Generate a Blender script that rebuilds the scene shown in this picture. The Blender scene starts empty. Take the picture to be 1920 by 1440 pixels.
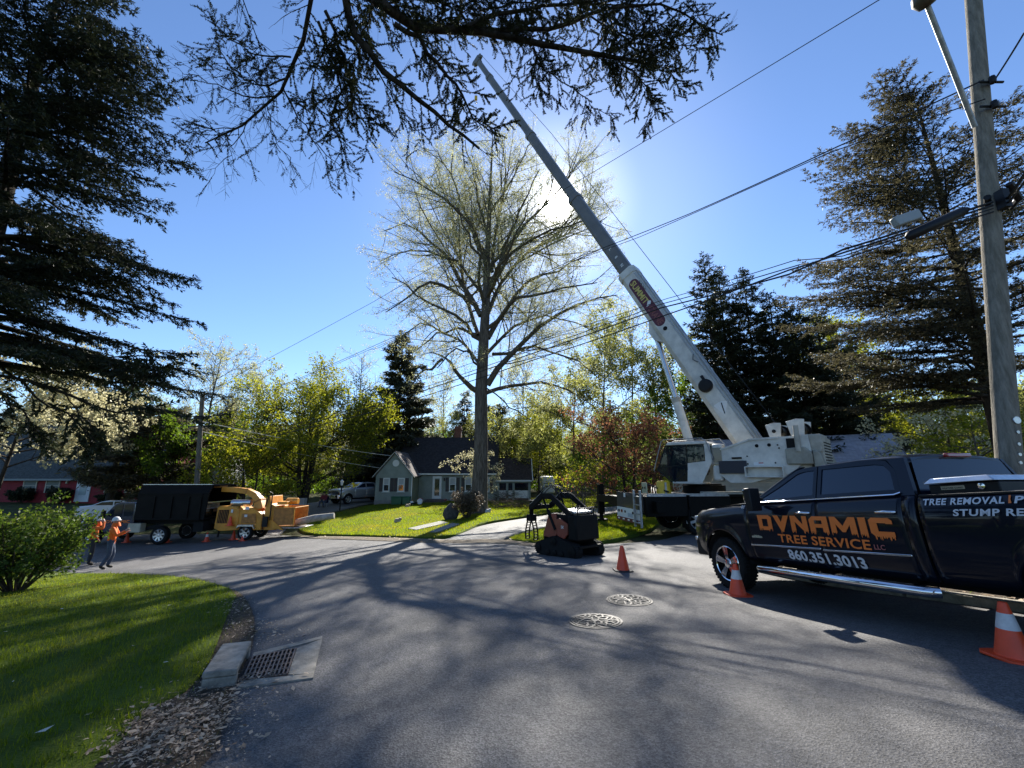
import bpy, bmesh, math, random
import numpy as np
from mathutils import Vector, Matrix
from mathutils.geometry import delaunay_2d_cdt
random.seed(7); rng = np.random.default_rng(11)
R = math.radians
scene = bpy.context.scene
col = scene.collection

# ---------------------------------------------------------------- camera
CAM_H = 1.65; PITCH = R(12.0); FPX = 800.0
CP, SP = math.cos(PITCH), math.sin(PITCH)
cam_d = bpy.data.cameras.new("camera"); cam = bpy.data.objects.new("camera", cam_d); col.objects.link(cam)
cam.location = (0, 0, CAM_H); cam.rotation_euler = (R(90) + PITCH, 0, 0)
cam_d.sensor_width = 36; cam_d.lens = FPX / 1920 * 36; cam_d.clip_start = 0.05; cam_d.clip_end = 2000
scene.camera = cam

# ---------------------------------------------------------------- sky and sun
SUN_EL, SUN_AZ = R(34.4), R(6.65)          # azimuth measured from +Y towards +X
SUN_DIR = Vector((math.sin(SUN_AZ) * math.cos(SUN_EL), math.cos(SUN_AZ) * math.cos(SUN_EL), math.sin(SUN_EL)))
world = bpy.data.worlds.new("World"); scene.world = world; world.use_nodes = True
wn = world.node_tree.nodes; wl = world.node_tree.links; wn.clear()
w_out = wn.new('ShaderNodeOutputWorld'); w_bg = wn.new('ShaderNodeBackground'); sky = wn.new('ShaderNodeTexSky')
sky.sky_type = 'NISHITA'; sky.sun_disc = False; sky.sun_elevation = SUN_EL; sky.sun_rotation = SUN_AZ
sky.air_density = 1.0; sky.dust_density = 0.12; sky.ozone_density = 3.0; sky.altitude = 0
w_bg.inputs['Strength'].default_value = 0.070
# the sun's own disc and the bright air right round it, as a direction on the sky
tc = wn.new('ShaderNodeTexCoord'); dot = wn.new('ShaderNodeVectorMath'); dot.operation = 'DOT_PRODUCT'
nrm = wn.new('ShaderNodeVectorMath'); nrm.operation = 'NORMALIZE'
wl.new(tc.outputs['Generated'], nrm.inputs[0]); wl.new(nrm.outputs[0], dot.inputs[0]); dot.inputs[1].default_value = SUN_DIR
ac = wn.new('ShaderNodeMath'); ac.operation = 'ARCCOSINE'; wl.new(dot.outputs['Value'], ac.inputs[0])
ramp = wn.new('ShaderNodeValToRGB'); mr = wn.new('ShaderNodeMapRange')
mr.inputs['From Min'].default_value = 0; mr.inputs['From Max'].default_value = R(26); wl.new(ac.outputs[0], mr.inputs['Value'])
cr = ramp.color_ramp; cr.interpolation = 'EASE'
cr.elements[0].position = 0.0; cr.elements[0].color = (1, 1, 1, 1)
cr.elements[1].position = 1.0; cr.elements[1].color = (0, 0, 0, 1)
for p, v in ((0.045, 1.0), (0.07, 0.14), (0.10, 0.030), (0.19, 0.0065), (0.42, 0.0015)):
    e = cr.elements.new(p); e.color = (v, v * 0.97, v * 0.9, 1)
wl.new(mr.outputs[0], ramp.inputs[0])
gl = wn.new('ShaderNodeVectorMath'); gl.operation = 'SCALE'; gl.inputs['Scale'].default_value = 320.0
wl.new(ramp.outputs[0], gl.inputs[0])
tint = wn.new('ShaderNodeVectorMath'); tint.operation = 'MULTIPLY'; tint.inputs[1].default_value = (0.83, 0.94, 1.10)
wl.new(sky.outputs[0], tint.inputs[0])
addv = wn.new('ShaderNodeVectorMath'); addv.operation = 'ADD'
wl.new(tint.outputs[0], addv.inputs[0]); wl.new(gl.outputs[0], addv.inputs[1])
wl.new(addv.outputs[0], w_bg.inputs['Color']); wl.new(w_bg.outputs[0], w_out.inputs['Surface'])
sun_d = bpy.data.lights.new("sun", 'SUN'); sun_d.energy = 4.8; sun_d.angle = R(0.53); sun_d.color = (1.0, 0.95, 0.86)
sun = bpy.data.objects.new("sun", sun_d); col.objects.link(sun)
sun.rotation_euler = SUN_DIR.to_track_quat('Z', 'Y').to_euler(); sun.location = SUN_DIR * 100
vs = scene.view_settings; vs.view_transform = 'Standard'; vs.look = 'None'; vs.gamma = 1.0; vs.exposure = 1.35
scene.cycles.max_bounces = 6; scene.cycles.transparent_max_bounces = 12
scene.cycles.transmission_bounces = 4; scene.cycles.glossy_bounces = 3; scene.cycles.diffuse_bounces = 3
scene.cycles.use_denoising = True; scene.cycles.sample_clamp_indirect = 6.0
scene.cycles.caustics_reflective = False; scene.cycles.caustics_refractive = False

# ---------------------------------------------------------------- pixel <-> place helpers (pixels of the 1920x1440 photo)
def ray(px, py):
    u, v = (px - 960) / FPX, (720 - py) / FPX
    return Vector((u, CP - SP * v, SP + CP * v))
def W(px, py, D): return Vector((0, 0, CAM_H)) + ray(px, py) * D
def WY(px, py, y):
    r = ray(px, py); return Vector((0, 0, CAM_H)) + r * (y / r.y)
# ground heights: thin-plate surface through measured spots
GP = np.array([(0,0,0),(0,3,-.02),(1.02,5.77,-.12),(1.75,6.89,-.15),(2.1,8.6,-.16),(3.54,7.54,-.2),(5.5,8,-.2),(4.6,3.5,.17),(6.5,4,.17),(3.9,3.9,.14),(5,0,.42),(6.9,5.5,.1),
 (9,5,.25),(1.36,11.6,-.35),(-14.6,16.3,-1.68),(-18.1,23.6,-1.8),(-24,22,-1.9),(-27,30,-1.6),(6,16,-.4),(10,15,-.35),(7,11,-.25),(-2.2,29,-.8),(-10,27,-1.35),
 (-12,41,-.85),(3,41,-.75),(-4,42,-.8),(-38,40,-.7),(-50,38,-.6),(-16,38,-.95),(-28,38,-1.0),(-2.5,4.3,-.17),(-5,3,-.2),(-10.8,10.2,-.9),(-7,7.5,-.5),
 (-8,2,-.4),(-14,6,-.9),(20,10,.35),(22,30,.2),(12,24,-.3),(0,20,-.6),(0,70,-.4),(-50,75,.2),(50,70,.6),(50,10,1),(-45,10,-.8),(-30,-10,0),(30,-20,.8),(0,-30,.4)], float)
def _U(r2): return np.where(r2 > 0, r2 * np.log(np.maximum(r2, 1e-12)) * .5, 0)
_n = len(GP); _d2 = ((GP[:,None,:2]-GP[None,:,:2])**2).sum(-1)
_A = np.zeros((_n+3,_n+3)); _A[:_n,:_n] = _U(_d2)+np.eye(_n)*.25; _A[:_n,_n]=1; _A[:_n,_n+1:]=GP[:,:2]; _A[_n:,:_n]=_A[:_n,_n:].T
_w = np.linalg.solve(_A, np.concatenate([GP[:,2],[0,0,0]]))
def gz_arr(x, y):
    x = np.asarray(x, float); y = np.asarray(y, float)
    r = np.hypot(x, y - 20); k = np.clip((95 - r) / 35, 0, 1); k = k*k*(3-2*k)
    z = _w[_n] + _w[_n+1]*x + _w[_n+2]*y
    for i in range(_n): z = z + _w[i]*_U((x-GP[i,0])**2+(y-GP[i,1])**2)
    return np.clip(z, -2.2, 1.6) * k
def gz(x, y): return float(gz_arr(x, y))
def G(px, py, dz=0.0):
    r = ray(px, py); t0 = .5; o = Vector((0,0,CAM_H))
    def f(t):
        p = o + r*t; return p.z - gz(p.x, p.y) - dz
    t = .8; prev = t
    while t < 160:
        if f(t) < 0: break
        prev = t; t *= 1.03
    a, b = prev, t
    for _ in range(30):
        m = (a+b)/2
        if f(m) < 0: b = m
        else: a = m
    return o + r*b

# ---------------------------------------------------------------- materials
def newmat(name):
    m = bpy.data.materials.new(name); m.use_nodes = True
    nt = m.node_tree; b = nt.nodes['Principled BSDF']; return m, nt, b
def setc(b, c, rough=.5, metal=0., spec=.5):
    b.inputs['Base Color'].default_value = (*c, 1); b.inputs['Roughness'].default_value = rough
    b.inputs['Metallic'].default_value = metal; b.inputs['Specular IOR Level'].default_value = spec
def noise_mix(nt, c1, c2, scale, detail=4, lo=.35, hi=.65, coord='Object', rough=.6):
    n, l = nt.nodes, nt.links
    t = n.new('ShaderNodeTexCoord'); x = n.new('ShaderNodeTexNoise'); x.inputs['Scale'].default_value = scale; x.inputs['Detail'].default_value = detail
    x.inputs['Roughness'].default_value = rough
    l.new(t.outputs[coord], x.inputs['Vector']); r = n.new('ShaderNodeValToRGB')
    r.color_ramp.elements[0].position = lo; r.color_ramp.elements[0].color = (*c1, 1)
    r.color_ramp.elements[1].position = hi; r.color_ramp.elements[1].color = (*c2, 1)
    l.new(x.outputs['Fac'], r.inputs[0]); return r, x, t
def mat(name, c, rough=.5, metal=0., var=.0, scale=3., bump=0., coat=0., spec=.5, bscale=None):
    m, nt, b = newmat(name); setc(b, c, rough, metal, spec)
    if coat: b.inputs['Coat Weight'].default_value = coat; b.inputs['Coat Roughness'].default_value = .04
    if var:
        r, x, t = noise_mix(nt, tuple(k*(1-var) for k in c), tuple(min(1,k*(1+var)) for k in c), scale, 5)
        nt.links.new(r.outputs[0], b.inputs['Base Color'])
        if bump:
            bp = nt.nodes.new('ShaderNodeBump'); bp.inputs['Strength'].default_value = bump; bp.inputs['Distance'].default_value = .02
            x2 = nt.nodes.new('ShaderNodeTexNoise'); x2.inputs['Scale'].default_value = bscale or scale*6; x2.inputs['Detail'].default_value = 4
            nt.links.new(t.outputs['Object'], x2.inputs['Vector']); nt.links.new(x2.outputs['Fac'], bp.inputs['Height']); nt.links.new(bp.outputs[0], b.inputs['Normal'])
    return m
def leafmat(name, c1, c2, trans=.5, tcol=None, rough=.55, patch=None):
    """leaf: diffuse + gloss, light passing through; colour differs leaf by leaf"""
    m = bpy.data.materials.new(name); m.use_nodes = True; nt = m.node_tree; n, l = nt.nodes, nt.links; n.clear()
    out = n.new('ShaderNodeOutputMaterial'); g = n.new('ShaderNodeNewGeometry'); r = n.new('ShaderNodeValToRGB')
    r.color_ramp.elements[0].color = (*c1, 1); r.color_ramp.elements[1].color = (*c2, 1)
    l.new(g.outputs['Random Per Island'], r.inputs[0])
    if patch:   # broad patches of a drier tone
        tcx = n.new('ShaderNodeTexCoord'); nx_ = n.new('ShaderNodeTexNoise'); nx_.inputs['Scale'].default_value = patch[0]; nx_.inputs['Detail'].default_value = 4; l.new(tcx.outputs['Object'], nx_.inputs['Vector'])
        pm = n.new('ShaderNodeMapRange'); pm.inputs['From Min'].default_value = .48; pm.inputs['From Max'].default_value = .72; pm.inputs['To Max'].default_value = patch[2]; l.new(nx_.outputs['Fac'], pm.inputs['Value'])
        px_ = n.new('ShaderNodeMix'); px_.data_type = 'RGBA'; l.new(pm.outputs[0], px_.inputs['Factor']); l.new(r.outputs[0], px_.inputs['A']); px_.inputs['B'].default_value = (*patch[1], 1); r = px_; RO = px_.outputs['Result']
    else: RO = r.outputs[0]
    p = n.new('ShaderNodeBsdfPrincipled'); p.inputs['Roughness'].default_value = rough; p.inputs['Specular IOR Level'].default_value = .3
    l.new(RO, p.inputs['Base Color'])
    t = n.new('ShaderNodeBsdfTranslucent')
    if tcol:
        mx = n.new('ShaderNodeMix'); mx.data_type = 'RGBA'; mx.blend_type = 'MULTIPLY'; mx.inputs['Factor'].default_value = 1
        l.new(RO, mx.inputs['A']); mx.inputs['B'].default_value = (*tcol, 1); l.new(mx.outputs['Result'], t.inputs['Color'])
    else: l.new(RO, t.inputs['Color'])
    s = n.new('ShaderNodeMixShader'); s.inputs[0].default_value = trans
    l.new(p.outputs[0], s.inputs[1]); l.new(t.outputs[0], s.inputs[2]); l.new(s.outputs[0], out.inputs['Surface'])
    return m
def glassmat(name, tint, transp=.6, rough=.02):
    m = bpy.data.materials.new(name); m.use_nodes = True; nt = m.node_tree; n, l = nt.nodes, nt.links; n.clear()
    out = n.new('ShaderNodeOutputMaterial'); p = n.new('ShaderNodeBsdfPrincipled'); setc(p, (.008,.016,.034), rough, 0, .8)
    t = n.new('ShaderNodeBsdfTransparent'); t.inputs['Color'].default_value = (*tint, 1)
    s = n.new('ShaderNodeMixShader'); s.inputs[0].default_value = transp
    l.new(p.outputs[0], s.inputs[1]); l.new(t.outputs[0], s.inputs[2]); l.new(s.outputs[0], out.inputs['Surface'])
    return m

# ---------------------------------------------------------------- object helpers
ROOTM = {}
def tag(o, label=None, cat=None, group=None, kind=None):
    if label: o['label'] = label
    if cat: o['category'] = cat
    if group: o['group'] = group
    if kind: o['kind'] = kind
    return o
def thing(name, label, cat, loc=(0,0,0), rot=None, group=None):
    o = bpy.data.objects.new(name, None); col.objects.link(o); o.empty_display_size = .3
    M = Matrix.Translation(Vector(loc)) @ (rot.to_4x4() if rot is not None else Matrix.Identity(4))
    o.matrix_world = M; ROOTM[o.name] = M
    return tag(o, label, cat, group)
def kids(o): return [c for c in bpy.data.objects if c.parent == o]
def copy_tree(o, parent=None):
    c = o.copy(); col.objects.link(c)
    if parent is not None: c.parent = parent
    for ch in list(o.children): copy_tree(ch, c)
    return c
def nrand(): return random.uniform(-1, 1)

class MB:
    """collects shapes and links them as ONE mesh object"""
    def __init__(s): s.v = []; s.f = []; s.mi = []; s.cur = 0; s.M = None
    def add(s, vs_, fs):
        k = len(s.v)
        for p in vs_:
            p = Vector(p); s.v.append(s.M @ p if s.M is not None else p)
        for f in fs: s.f.append(tuple(i+k for i in f)); s.mi.append(s.cur)
        return s
    def box(s, c, d, rot=None, taper=None):
        c = Vector(c); hx, hy, hz = d[0]/2, d[1]/2, d[2]/2
        P = []
        for sz in (-1,1):
            tx, ty = (taper if (taper and sz > 0) else (1,1))
            for sx, sy in ((-1,-1),(1,-1),(1,1),(-1,1)): P.append(Vector((sx*hx*tx, sy*hy*ty, sz*hz)))
        if rot is not None: P = [rot @ p for p in P]
        return s.add([p+c for p in P], [(3,2,1,0),(4,5,6,7),(0,1,5,4),(1,2,6,5),(2,3,7,6),(3,0,4,7)])
    def bar(s, a, b, w, h, up=(0,0,1)):
        a, b = Vector(a), Vector(b); d = b-a; L = d.length; x = d/L; up = Vector(up)
        y = up.cross(x)
        if y.length < 1e-4: y = Vector((0,1,0)).cross(x)
        y.normalize(); z = x.cross(y)
        m = Matrix((x, y, z)).transposed()
        return s.box((a+b)/2, (L, w, h), m)
    def prism(s, pts, y0, y1, plane='XZ'):
        """polygon in a plane (counter-clockwise any), extruded along the third axis"""
        n = len(pts)
        def pl(p, t): return {'XZ': (p[0], t, p[1]), 'XY': (p[0], p[1], t), 'YZ': (t, p[0], p[1])}[plane]
        V = [pl(p, y0) for p in pts] + [pl(p, y1) for p in pts]
        F = [tuple(range(n)), tuple(range(2*n-1, n-1, -1))] + [(i, i+n, (i+1)%n+n, (i+1)%n) for i in range(n)]
        return s.add(V, F)
    def tube(s, pts, r, n=8, caps=True):
        pts = [Vector(p) for p in pts]; k = len(pts)
        rs = r if isinstance(r, (list, tuple)) else [r]*k
        V = []; ref = None
        for i, p in enumerate(pts):
            t = (pts[min(i+1,k-1)] - pts[max(i-1,0)]).normalized()
            if ref is None: ref = Vector((0,0,1)) if abs(t.z) < .9 else Vector((1,0,0))
            a = t.cross(ref)
            if a.length < 1e-5: ref = Vector((0,1,0)); a = t.cross(ref)
            a.normalize(); b = t.cross(a)
            for j in range(n):
                th = 2*math.pi*j/n; V.append(p + (a*math.cos(th) + b*math.sin(th))*rs[i])
        F = [(i*n+j, i*n+(j+1)%n, (i+1)*n+(j+1)%n, (i+1)*n+j) for i in range(k-1) for j in range(n)]
        if caps: F += [tuple(range(n-1,-1,-1)), tuple(range((k-1)*n, k*n))]
        return s.add(V, F)
    def lathe(s, prof, c=(0,0,0), axis='Z', n=24, caps=True):
        """profile of (radius, height) turned round an axis"""
        c = Vector(c); V = []
        for (r, h) in prof:
            for j in range(n):
                th = 2*math.pi*j/n; a, b = r*math.cos(th), r*math.sin(th)
                V.append(c + Vector({'Z': (a,b,h), 'Y': (a,h,b), 'X': (h,a,b)}[axis]))
        k = len(prof)
        F = [(i*n+j, i*n+(j+1)%n, (i+1)*n+(j+1)%n, (i+1)*n+j) for i in range(k-1) for j in range(n)]
        if caps: F += [tuple(range(n-1,-1,-1)), tuple(range((k-1)*n, k*n))]
        return s.add(V, F)
    def loft(s, rings, closed=True, caps=True):
        n = len(rings[0]); V = [p for r in rings for p in r]; F = []
        for i in range(len(rings)-1):
            for j in range(n if closed else n-1):
                F.append((i*n+j, i*n+(j+1)%n, (i+1)*n+(j+1)%n, (i+1)*n+j))
        if caps and closed: F += [tuple(range(n-1,-1,-1)), tuple(range((len(rings)-1)*n, len(rings)*n))]
        return s.add(V, F)
    def build(s, name, m, parent=None, smooth=None, bevel=0, seg=2, world=False, label=None):
        V = s.v
        if world and parent is not None:
            inv = root_matrix(parent).inverted(); V = [inv @ p for p in V]
        me = bpy.data.meshes.new(name); me.from_pydata([tuple(p) for p in V], [], s.f)
        ms = m if isinstance(m, (list, tuple)) else [m]
        for x in ms: me.materials.append(x)
        if len(ms) > 1: me.polygons.foreach_set('material_index', s.mi)
        bm = bmesh.new(); bm.from_mesh(me); bmesh.ops.recalc_face_normals(bm, faces=bm.faces); bm.to_mesh(me); bm.free()
        if smooth is not None:
            me.shade_smooth(); me.set_sharp_from_angle(angle=R(smooth))
        o = bpy.data.objects.new(name, me); col.objects.link(o)
        if parent is not None: o.parent = parent
        if bevel:
            b = o.modifiers.new('bevel', 'BEVEL'); b.width = bevel; b.segments = seg; b.limit_method = 'ANGLE'; b.angle_limit = R(35); b.harden_normals = False
            if smooth is None: me.shade_smooth(); me.set_sharp_from_angle(angle=R(30))
        if label: o['label'] = label
        return o
def root_matrix(o):
    M = Matrix.Identity(4); 
    while o is not None:
        M = (ROOTM.get(o.name) or Matrix.Identity(4)) @ M; o = o.parent
    return M
def np_mesh(name, V, F, m, parent=None, world=True, smooth=False, mi=None):
    """fast mesh from arrays; F is (n,3) or (n,4)"""
    V = np.asarray(V, np.float32); F = np.asarray(F, np.int32)
    if world and parent is not None:
        inv = np.array(root_matrix(parent).inverted()); V = V @ inv[:3,:3].T + inv[:3,3]
    me = bpy.data.meshes.new(name); k = F.shape[1]
    me.vertices.add(len(V)); me.vertices.foreach_set('co', V.astype(np.float32).ravel())
    me.loops.add(F.size); me.loops.foreach_set('vertex_index', F.ravel())
    me.polygons.add(len(F)); me.polygons.foreach_set('loop_start', np.arange(0, F.size, k, dtype=np.int32))
    for x in (m if isinstance(m, (list, tuple)) else [m]): me.materials.append(x)
    if mi is not None: me.polygons.foreach_set('material_index', np.asarray(mi, np.int32))
    if smooth: me.polygons.foreach_set('use_smooth', np.ones(len(F), bool))
    me.update(calc_edges=True)
    o = bpy.data.objects.new(name, me); col.objects.link(o)
    if parent is not None: o.parent = parent
    return o
def text_verts(txt, size=1., bold=0., shear=0., spacing=1., align='LEFT'):
    """flat letters as (points, faces) in their own xy"""
    cu = bpy.data.curves.new('lettering', 'FONT'); cu.body = txt; cu.size = size; cu.offset = bold; cu.shear = shear; cu.space_character = spacing; cu.align_x = align
    cu.resolution_u = 3
    o = bpy.data.objects.new('lettering', cu); col.objects.link(o); dg = bpy.context.evaluated_depsgraph_get(); dg.update()
    me = o.evaluated_get(dg).to_mesh(); vs_ = [tuple(v.co) for v in me.vertices]; fs = [tuple(p.vertices) for p in me.polygons]
    bpy.data.objects.remove(o); bpy.data.curves.remove(cu)
    return vs_, fs
def in_poly(P, X, Y):
    P = np.asarray(P); ins = np.zeros(X.shape, bool); j = len(P)-1
    for i in range(len(P)):
        xi, yi, xj, yj = P[i,0], P[i,1], P[j,0], P[j,1]
        c = ((yi > Y) != (yj > Y)) & (X < (xj-xi)*(Y-yi)/(yj-yi+1e-12)+xi); ins ^= c; j = i
    return ins
def smooth_outline(P, it=2):
    P = [Vector((p[0], p[1])) for p in P]
    for _ in range(it):
        Q = []
        for i in range(len(P)):
            a, b = P[i], P[(i+1) % len(P)]; Q += [a*.75+b*.25, a*.25+b*.75]
        P = Q
    return P
def sheet(name, outline, step, zoff, m, it=2, jitter=0.):
    P = smooth_outline(outline, it) if it else [Vector((p[0], p[1])) for p in outline]
    Q = []
    for i in range(len(P)):
        a, b = P[i], P[(i+1) % len(P)]; k = max(1, int((b-a).length/step))
        for t in range(k):
            q = a.lerp(b, t/k)
            if jitter: q = q + Vector((nrand(), nrand()))*jitter
            Q.append(q)
    A = np.array([(q.x, q.y) for q in Q]); lo, hi = A.min(0), A.max(0)
    X, Y = np.meshgrid(np.arange(lo[0], hi[0], step), np.arange(lo[1], hi[1], step)); X = X.ravel(); Y = Y.ravel()
    ok = in_poly(A, X, Y); pts = [Vector((x, y)) for x, y in zip(X[ok], Y[ok])]
    n = len(Q); vv = Q + pts
    r = delaunay_2d_cdt(vv, [(i, (i+1) % n) for i in range(n)], [], 1, 1e-4)
    xy = np.array([(v.x, v.y) for v in r[0]]); z = gz_arr(xy[:,0], xy[:,1]) + zoff
    F = [tuple(f) for f in r[2]]
    ec = {}
    for f in F:
        for i in range(len(f)):
            e = (f[i], f[(i+1) % len(f)]); ec[tuple(sorted(e))] = None if tuple(sorted(e)) in ec else e
    low = {}; xy = xy.tolist(); z = z.tolist()
    for e in [e for e in ec.values() if e]:
        for i in e:
            if i not in low: low[i] = len(xy); xy.append(xy[i]); z.append(z[i]-.14)
        F.append((e[1], e[0], low[e[0]], low[e[1]]))
    xy = np.array(xy); z = np.array(z)
    me = bpy.data.meshes.new(name); me.from_pydata(np.column_stack([xy, z]).tolist(), [], F); me.materials.append(m); me.shade_smooth()
    bm = bmesh.new(); bm.from_mesh(me)
    if sum(f.normal.z for f in bm.faces) < 0: bmesh.ops.reverse_faces(bm, faces=bm.faces)
    bm.to_mesh(me); bm.free()
    o = bpy.data.objects.new(name, me); col.objects.link(o); return tag(o, kind='structure'), A
# ================================================================= GROUND
def asphalt(name, c, sp=.5, big=.25):
    m, nt, b = newmat(name); n, l = nt.nodes, nt.links; setc(b, c, .78, 0, .35)
    t = n.new('ShaderNodeTexCoord')
    def nz(scale, det, rough=.6):
        x = n.new('ShaderNodeTexNoise'); x.inputs['Scale'].default_value = scale; x.inputs['Detail'].default_value = det; x.inputs['Roughness'].default_value = rough
        l.new(t.outputs['Object'], x.inputs['Vector']); return x
    fine = nz(140, 3, .7); mid = nz(9, 5); large = nz(.55, 4)
    v = n.new('ShaderNodeTexVoronoi'); v.inputs['Scale'].default_value = 75; l.new(t.outputs['Object'], v.inputs['Vector'])
    def mr(src, a, bb):
        x = n.new('ShaderNodeMapRange'); x.inputs['From Min'].default_value = .3; x.inputs['From Max'].default_value = .7; x.inputs['To Min'].default_value = a; x.inputs['To Max'].default_value = bb
        l.new(src, x.inputs['Value']); return x
    a = mr(fine.outputs['Fac'], 1-sp, 1+sp); bq = mr(mid.outputs['Fac'], .86, 1.14); cq = mr(large.outputs['Fac'], 1-big, 1+big)
    vv = n.new('ShaderNodeMapRange'); vv.inputs['From Max'].default_value = 1; vv.inputs['To Min'].default_value = .65; vv.inputs['To Max'].default_value = 1.5
    sepc = n.new('ShaderNodeSeparateColor'); l.new(v.outputs['Color'], sepc.inputs[0]); l.new(sepc.outputs[0], vv.inputs['Value'])
    m1 = n.new('ShaderNodeMath'); m1.operation = 'MULTIPLY'; l.new(a.outputs[0], m1.inputs[0]); l.new(bq.outputs[0], m1.inputs[1])
    m2 = n.new('ShaderNodeMath'); m2.operation = 'MULTIPLY'; l.new(m1.outputs[0], m2.inputs[0]); l.new(cq.outputs[0], m2.inputs[1])
    m3 = n.new('ShaderNodeMath'); m3.operation = 'MULTIPLY'; l.new(m2.outputs[0], m3.inputs[0]); l.new(vv.outputs[0], m3.inputs[1])
    s = n.new('ShaderNodeVectorMath'); s.operation = 'SCALE'; s.inputs[0].default_value = c; l.new(m3.outputs[0], s.inputs['Scale'])
    l.new(s.outputs[0], b.inputs['Base Color'])
    bp = n.new('ShaderNodeBump'); bp.inputs['Strength'].default_value = .55; bp.inputs['Distance'].default_value = .008
    l.new(v.outputs['Distance'], bp.inputs['Height']); l.new(bp.outputs[0], b.inputs['Normal'])
    return m
M_road = asphalt('asphalt', (.096, .093, .092)); M_drive = asphalt('driveway_asphalt', (.15, .145, .135), .4, .3)
def soil(name, cols, scale=6.):
    m, nt, b = newmat(name); n, l = nt.nodes, nt.links; setc(b, cols[0], .95, 0, .1)
    r, x, t = noise_mix(nt, cols[0], cols[1], scale, 6, .35, .62); e = r.color_ramp.elements.new(.85); e.color = (*cols[2], 1)
    l.new(r.outputs[0], b.inputs['Base Color'])
    bp = n.new('ShaderNodeBump'); bp.inputs['Strength'].default_value = .8; bp.inputs['Distance'].default_value = .03
    x2 = n.new('ShaderNodeTexNoise'); x2.inputs['Scale'].default_value = 40; l.new(t.outputs['Object'], x2.inputs['Vector']); l.new(x2.outputs['Fac'], bp.inputs['Height']); l.new(bp.outputs[0], b.inputs['Normal'])
    return m
M_wood_floor = soil('woodland_floor', ((.05,.042,.022), (.06,.075,.022), (.12,.10,.06)), 1.2)
M_lawn = soil('lawn_soil', ((.05,.075,.012), (.085,.12,.016), (.12,.12,.03)), 2.5)
M_dirt = soil('leafy_dirt', ((.05,.04,.03), (.11,.085,.06), (.2,.16,.12)), 14)
M_concrete = mat('concrete', (.27,.245,.20), .95, var=.35, scale=7, bump=.4, bscale=60)

# terrain: one sheet to the horizon
g1 = np.concatenate([[-900,-500,-300,-200,-140,-110], np.arange(-90, 90.1, 1.0), [110,140,200,300,500,900]])
g2 = np.concatenate([[-600,-300,-160,-90,-60], np.arange(-40, 110.1, 1.0), [130,170,250,400,700,1200]])
XX, YY = np.meshgrid(g1, g2); ZZ = gz_arr(XX, YY) - .09
# a gentle wooded rise behind the houses
rise = np.clip((np.hypot(XX, YY*1.0) - 75)/120, 0, 1); ZZ = ZZ + rise*rise*(3-2*rise)*7
V = np.column_stack([XX.ravel(), YY.ravel(), ZZ.ravel()]); nx, ny = len(g1), len(g2)
I = np.arange(nx*ny).reshape(ny, nx); F = np.column_stack([I[:-1,:-1].ravel(), I[:-1,1:].ravel(), I[1:,1:].ravel(), I[1:,:-1].ravel()])
ground = tag(np_mesh('ground', V, F, M_wood_floor, smooth=True), kind='structure')

def gp(px): return [tuple(G(*p).xy) for p in px]
# the near-left edge of the road, from the camera outwards, then away to the left
left_edge = gp([(395,1436),(425,1340),(448,1270),(478,1200),(476,1150),(452,1112),(395,1092),(300,1080),(180,1076),(60,1066)])
far_edge = gp([(240,1002),(400,1000),(560,1003),(740,1008),(850,1013),(930,1008),(965,1017),(1040,1024),(1130,1021)])
curb_far = G(1440,1076); curb_near = G(1860,1141)
cdir = (curb_near - curb_far).normalized()
c0 = curb_near + cdir*6; c1 = curb_far - cdir*1.2
road_poly = [(-1.6,.8),(-1.9,-4),(-2,-16)] ; road_poly = [(-2,-16),(-1.9,-4),(-1.75,.8)] + left_edge + [(-24,12.5),(-40,14),(-40,25.5),(-25,25.4)] + far_edge + [(5.2,14.3),(9,20.5),(22,21.5),(24,17),(14,14.5)] + [(c1.x+.5,c1.y+2.4),(c1.x,c1.y),(curb_near.x,curb_near.y),(c0.x,c0.y),(c0.x+2.2,-16)]
road, ROADP = sheet('road', road_poly, .45, 0.0, M_road, 2)
# driveways
apron = gp([(812,1019),(868,1000),(900,985),(985,972),(1080,958),(1160,948),(1290,940),(1290,948),(1170,957),(1090,974),(1000,992),(940,1008),(925,1020),(860,1022)])
driveway, APRONP = sheet('driveway', apron, .5, .006, M_drive, 2)
sdrive = gp([(520,1006),(540,986),(572,968),(640,955),(700,941),(780,936),(790,931),(700,930),(620,938),(560,946),(500,962),(470,1000)])
drive2, SDRIVEP = sheet('driveway_by_house', sdrive, .6, .004, M_drive, 2)
# lawns
lawn_near = [(-1.98,.6),(-2.05,-4),(-2.3,-12),(-26,-10),(-26,11.8)] + [(p[0],p[1]) for p in reversed(left_edge[7:])] + [(p[0]-.05,p[1]) for p in reversed(left_edge[5:7])] + gp([(428,1150),(405,1215),(372,1290),(250,1345),(215,1415)])
lawn_a, LAWNA = sheet('lawn', lawn_near, .5, .025, M_lawn, 1)
lawn_house = gp([(575,1001),(660,1003),(740,1006),(838,1010),(880,992),(905,980),(990,968),(1080,954),(1160,944),(1260,936),(1230,930),(1080,931),(900,936),(760,943),(700,946),(640,960),(580,976),(556,990)])
lawn_b, LAWNB = sheet('front_lawn', lawn_house, .6, .02, M_lawn, 1)
patch = gp([(950,1010),(1010,994),(1090,978),(1165,962),(1250,955),(1230,990),(1180,1006),(1120,1018),(1040,1021),(970,1014)])
lawn_c, LAWNC = sheet('lawn_patch', patch, .5, .022, M_lawn, 1)
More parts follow.
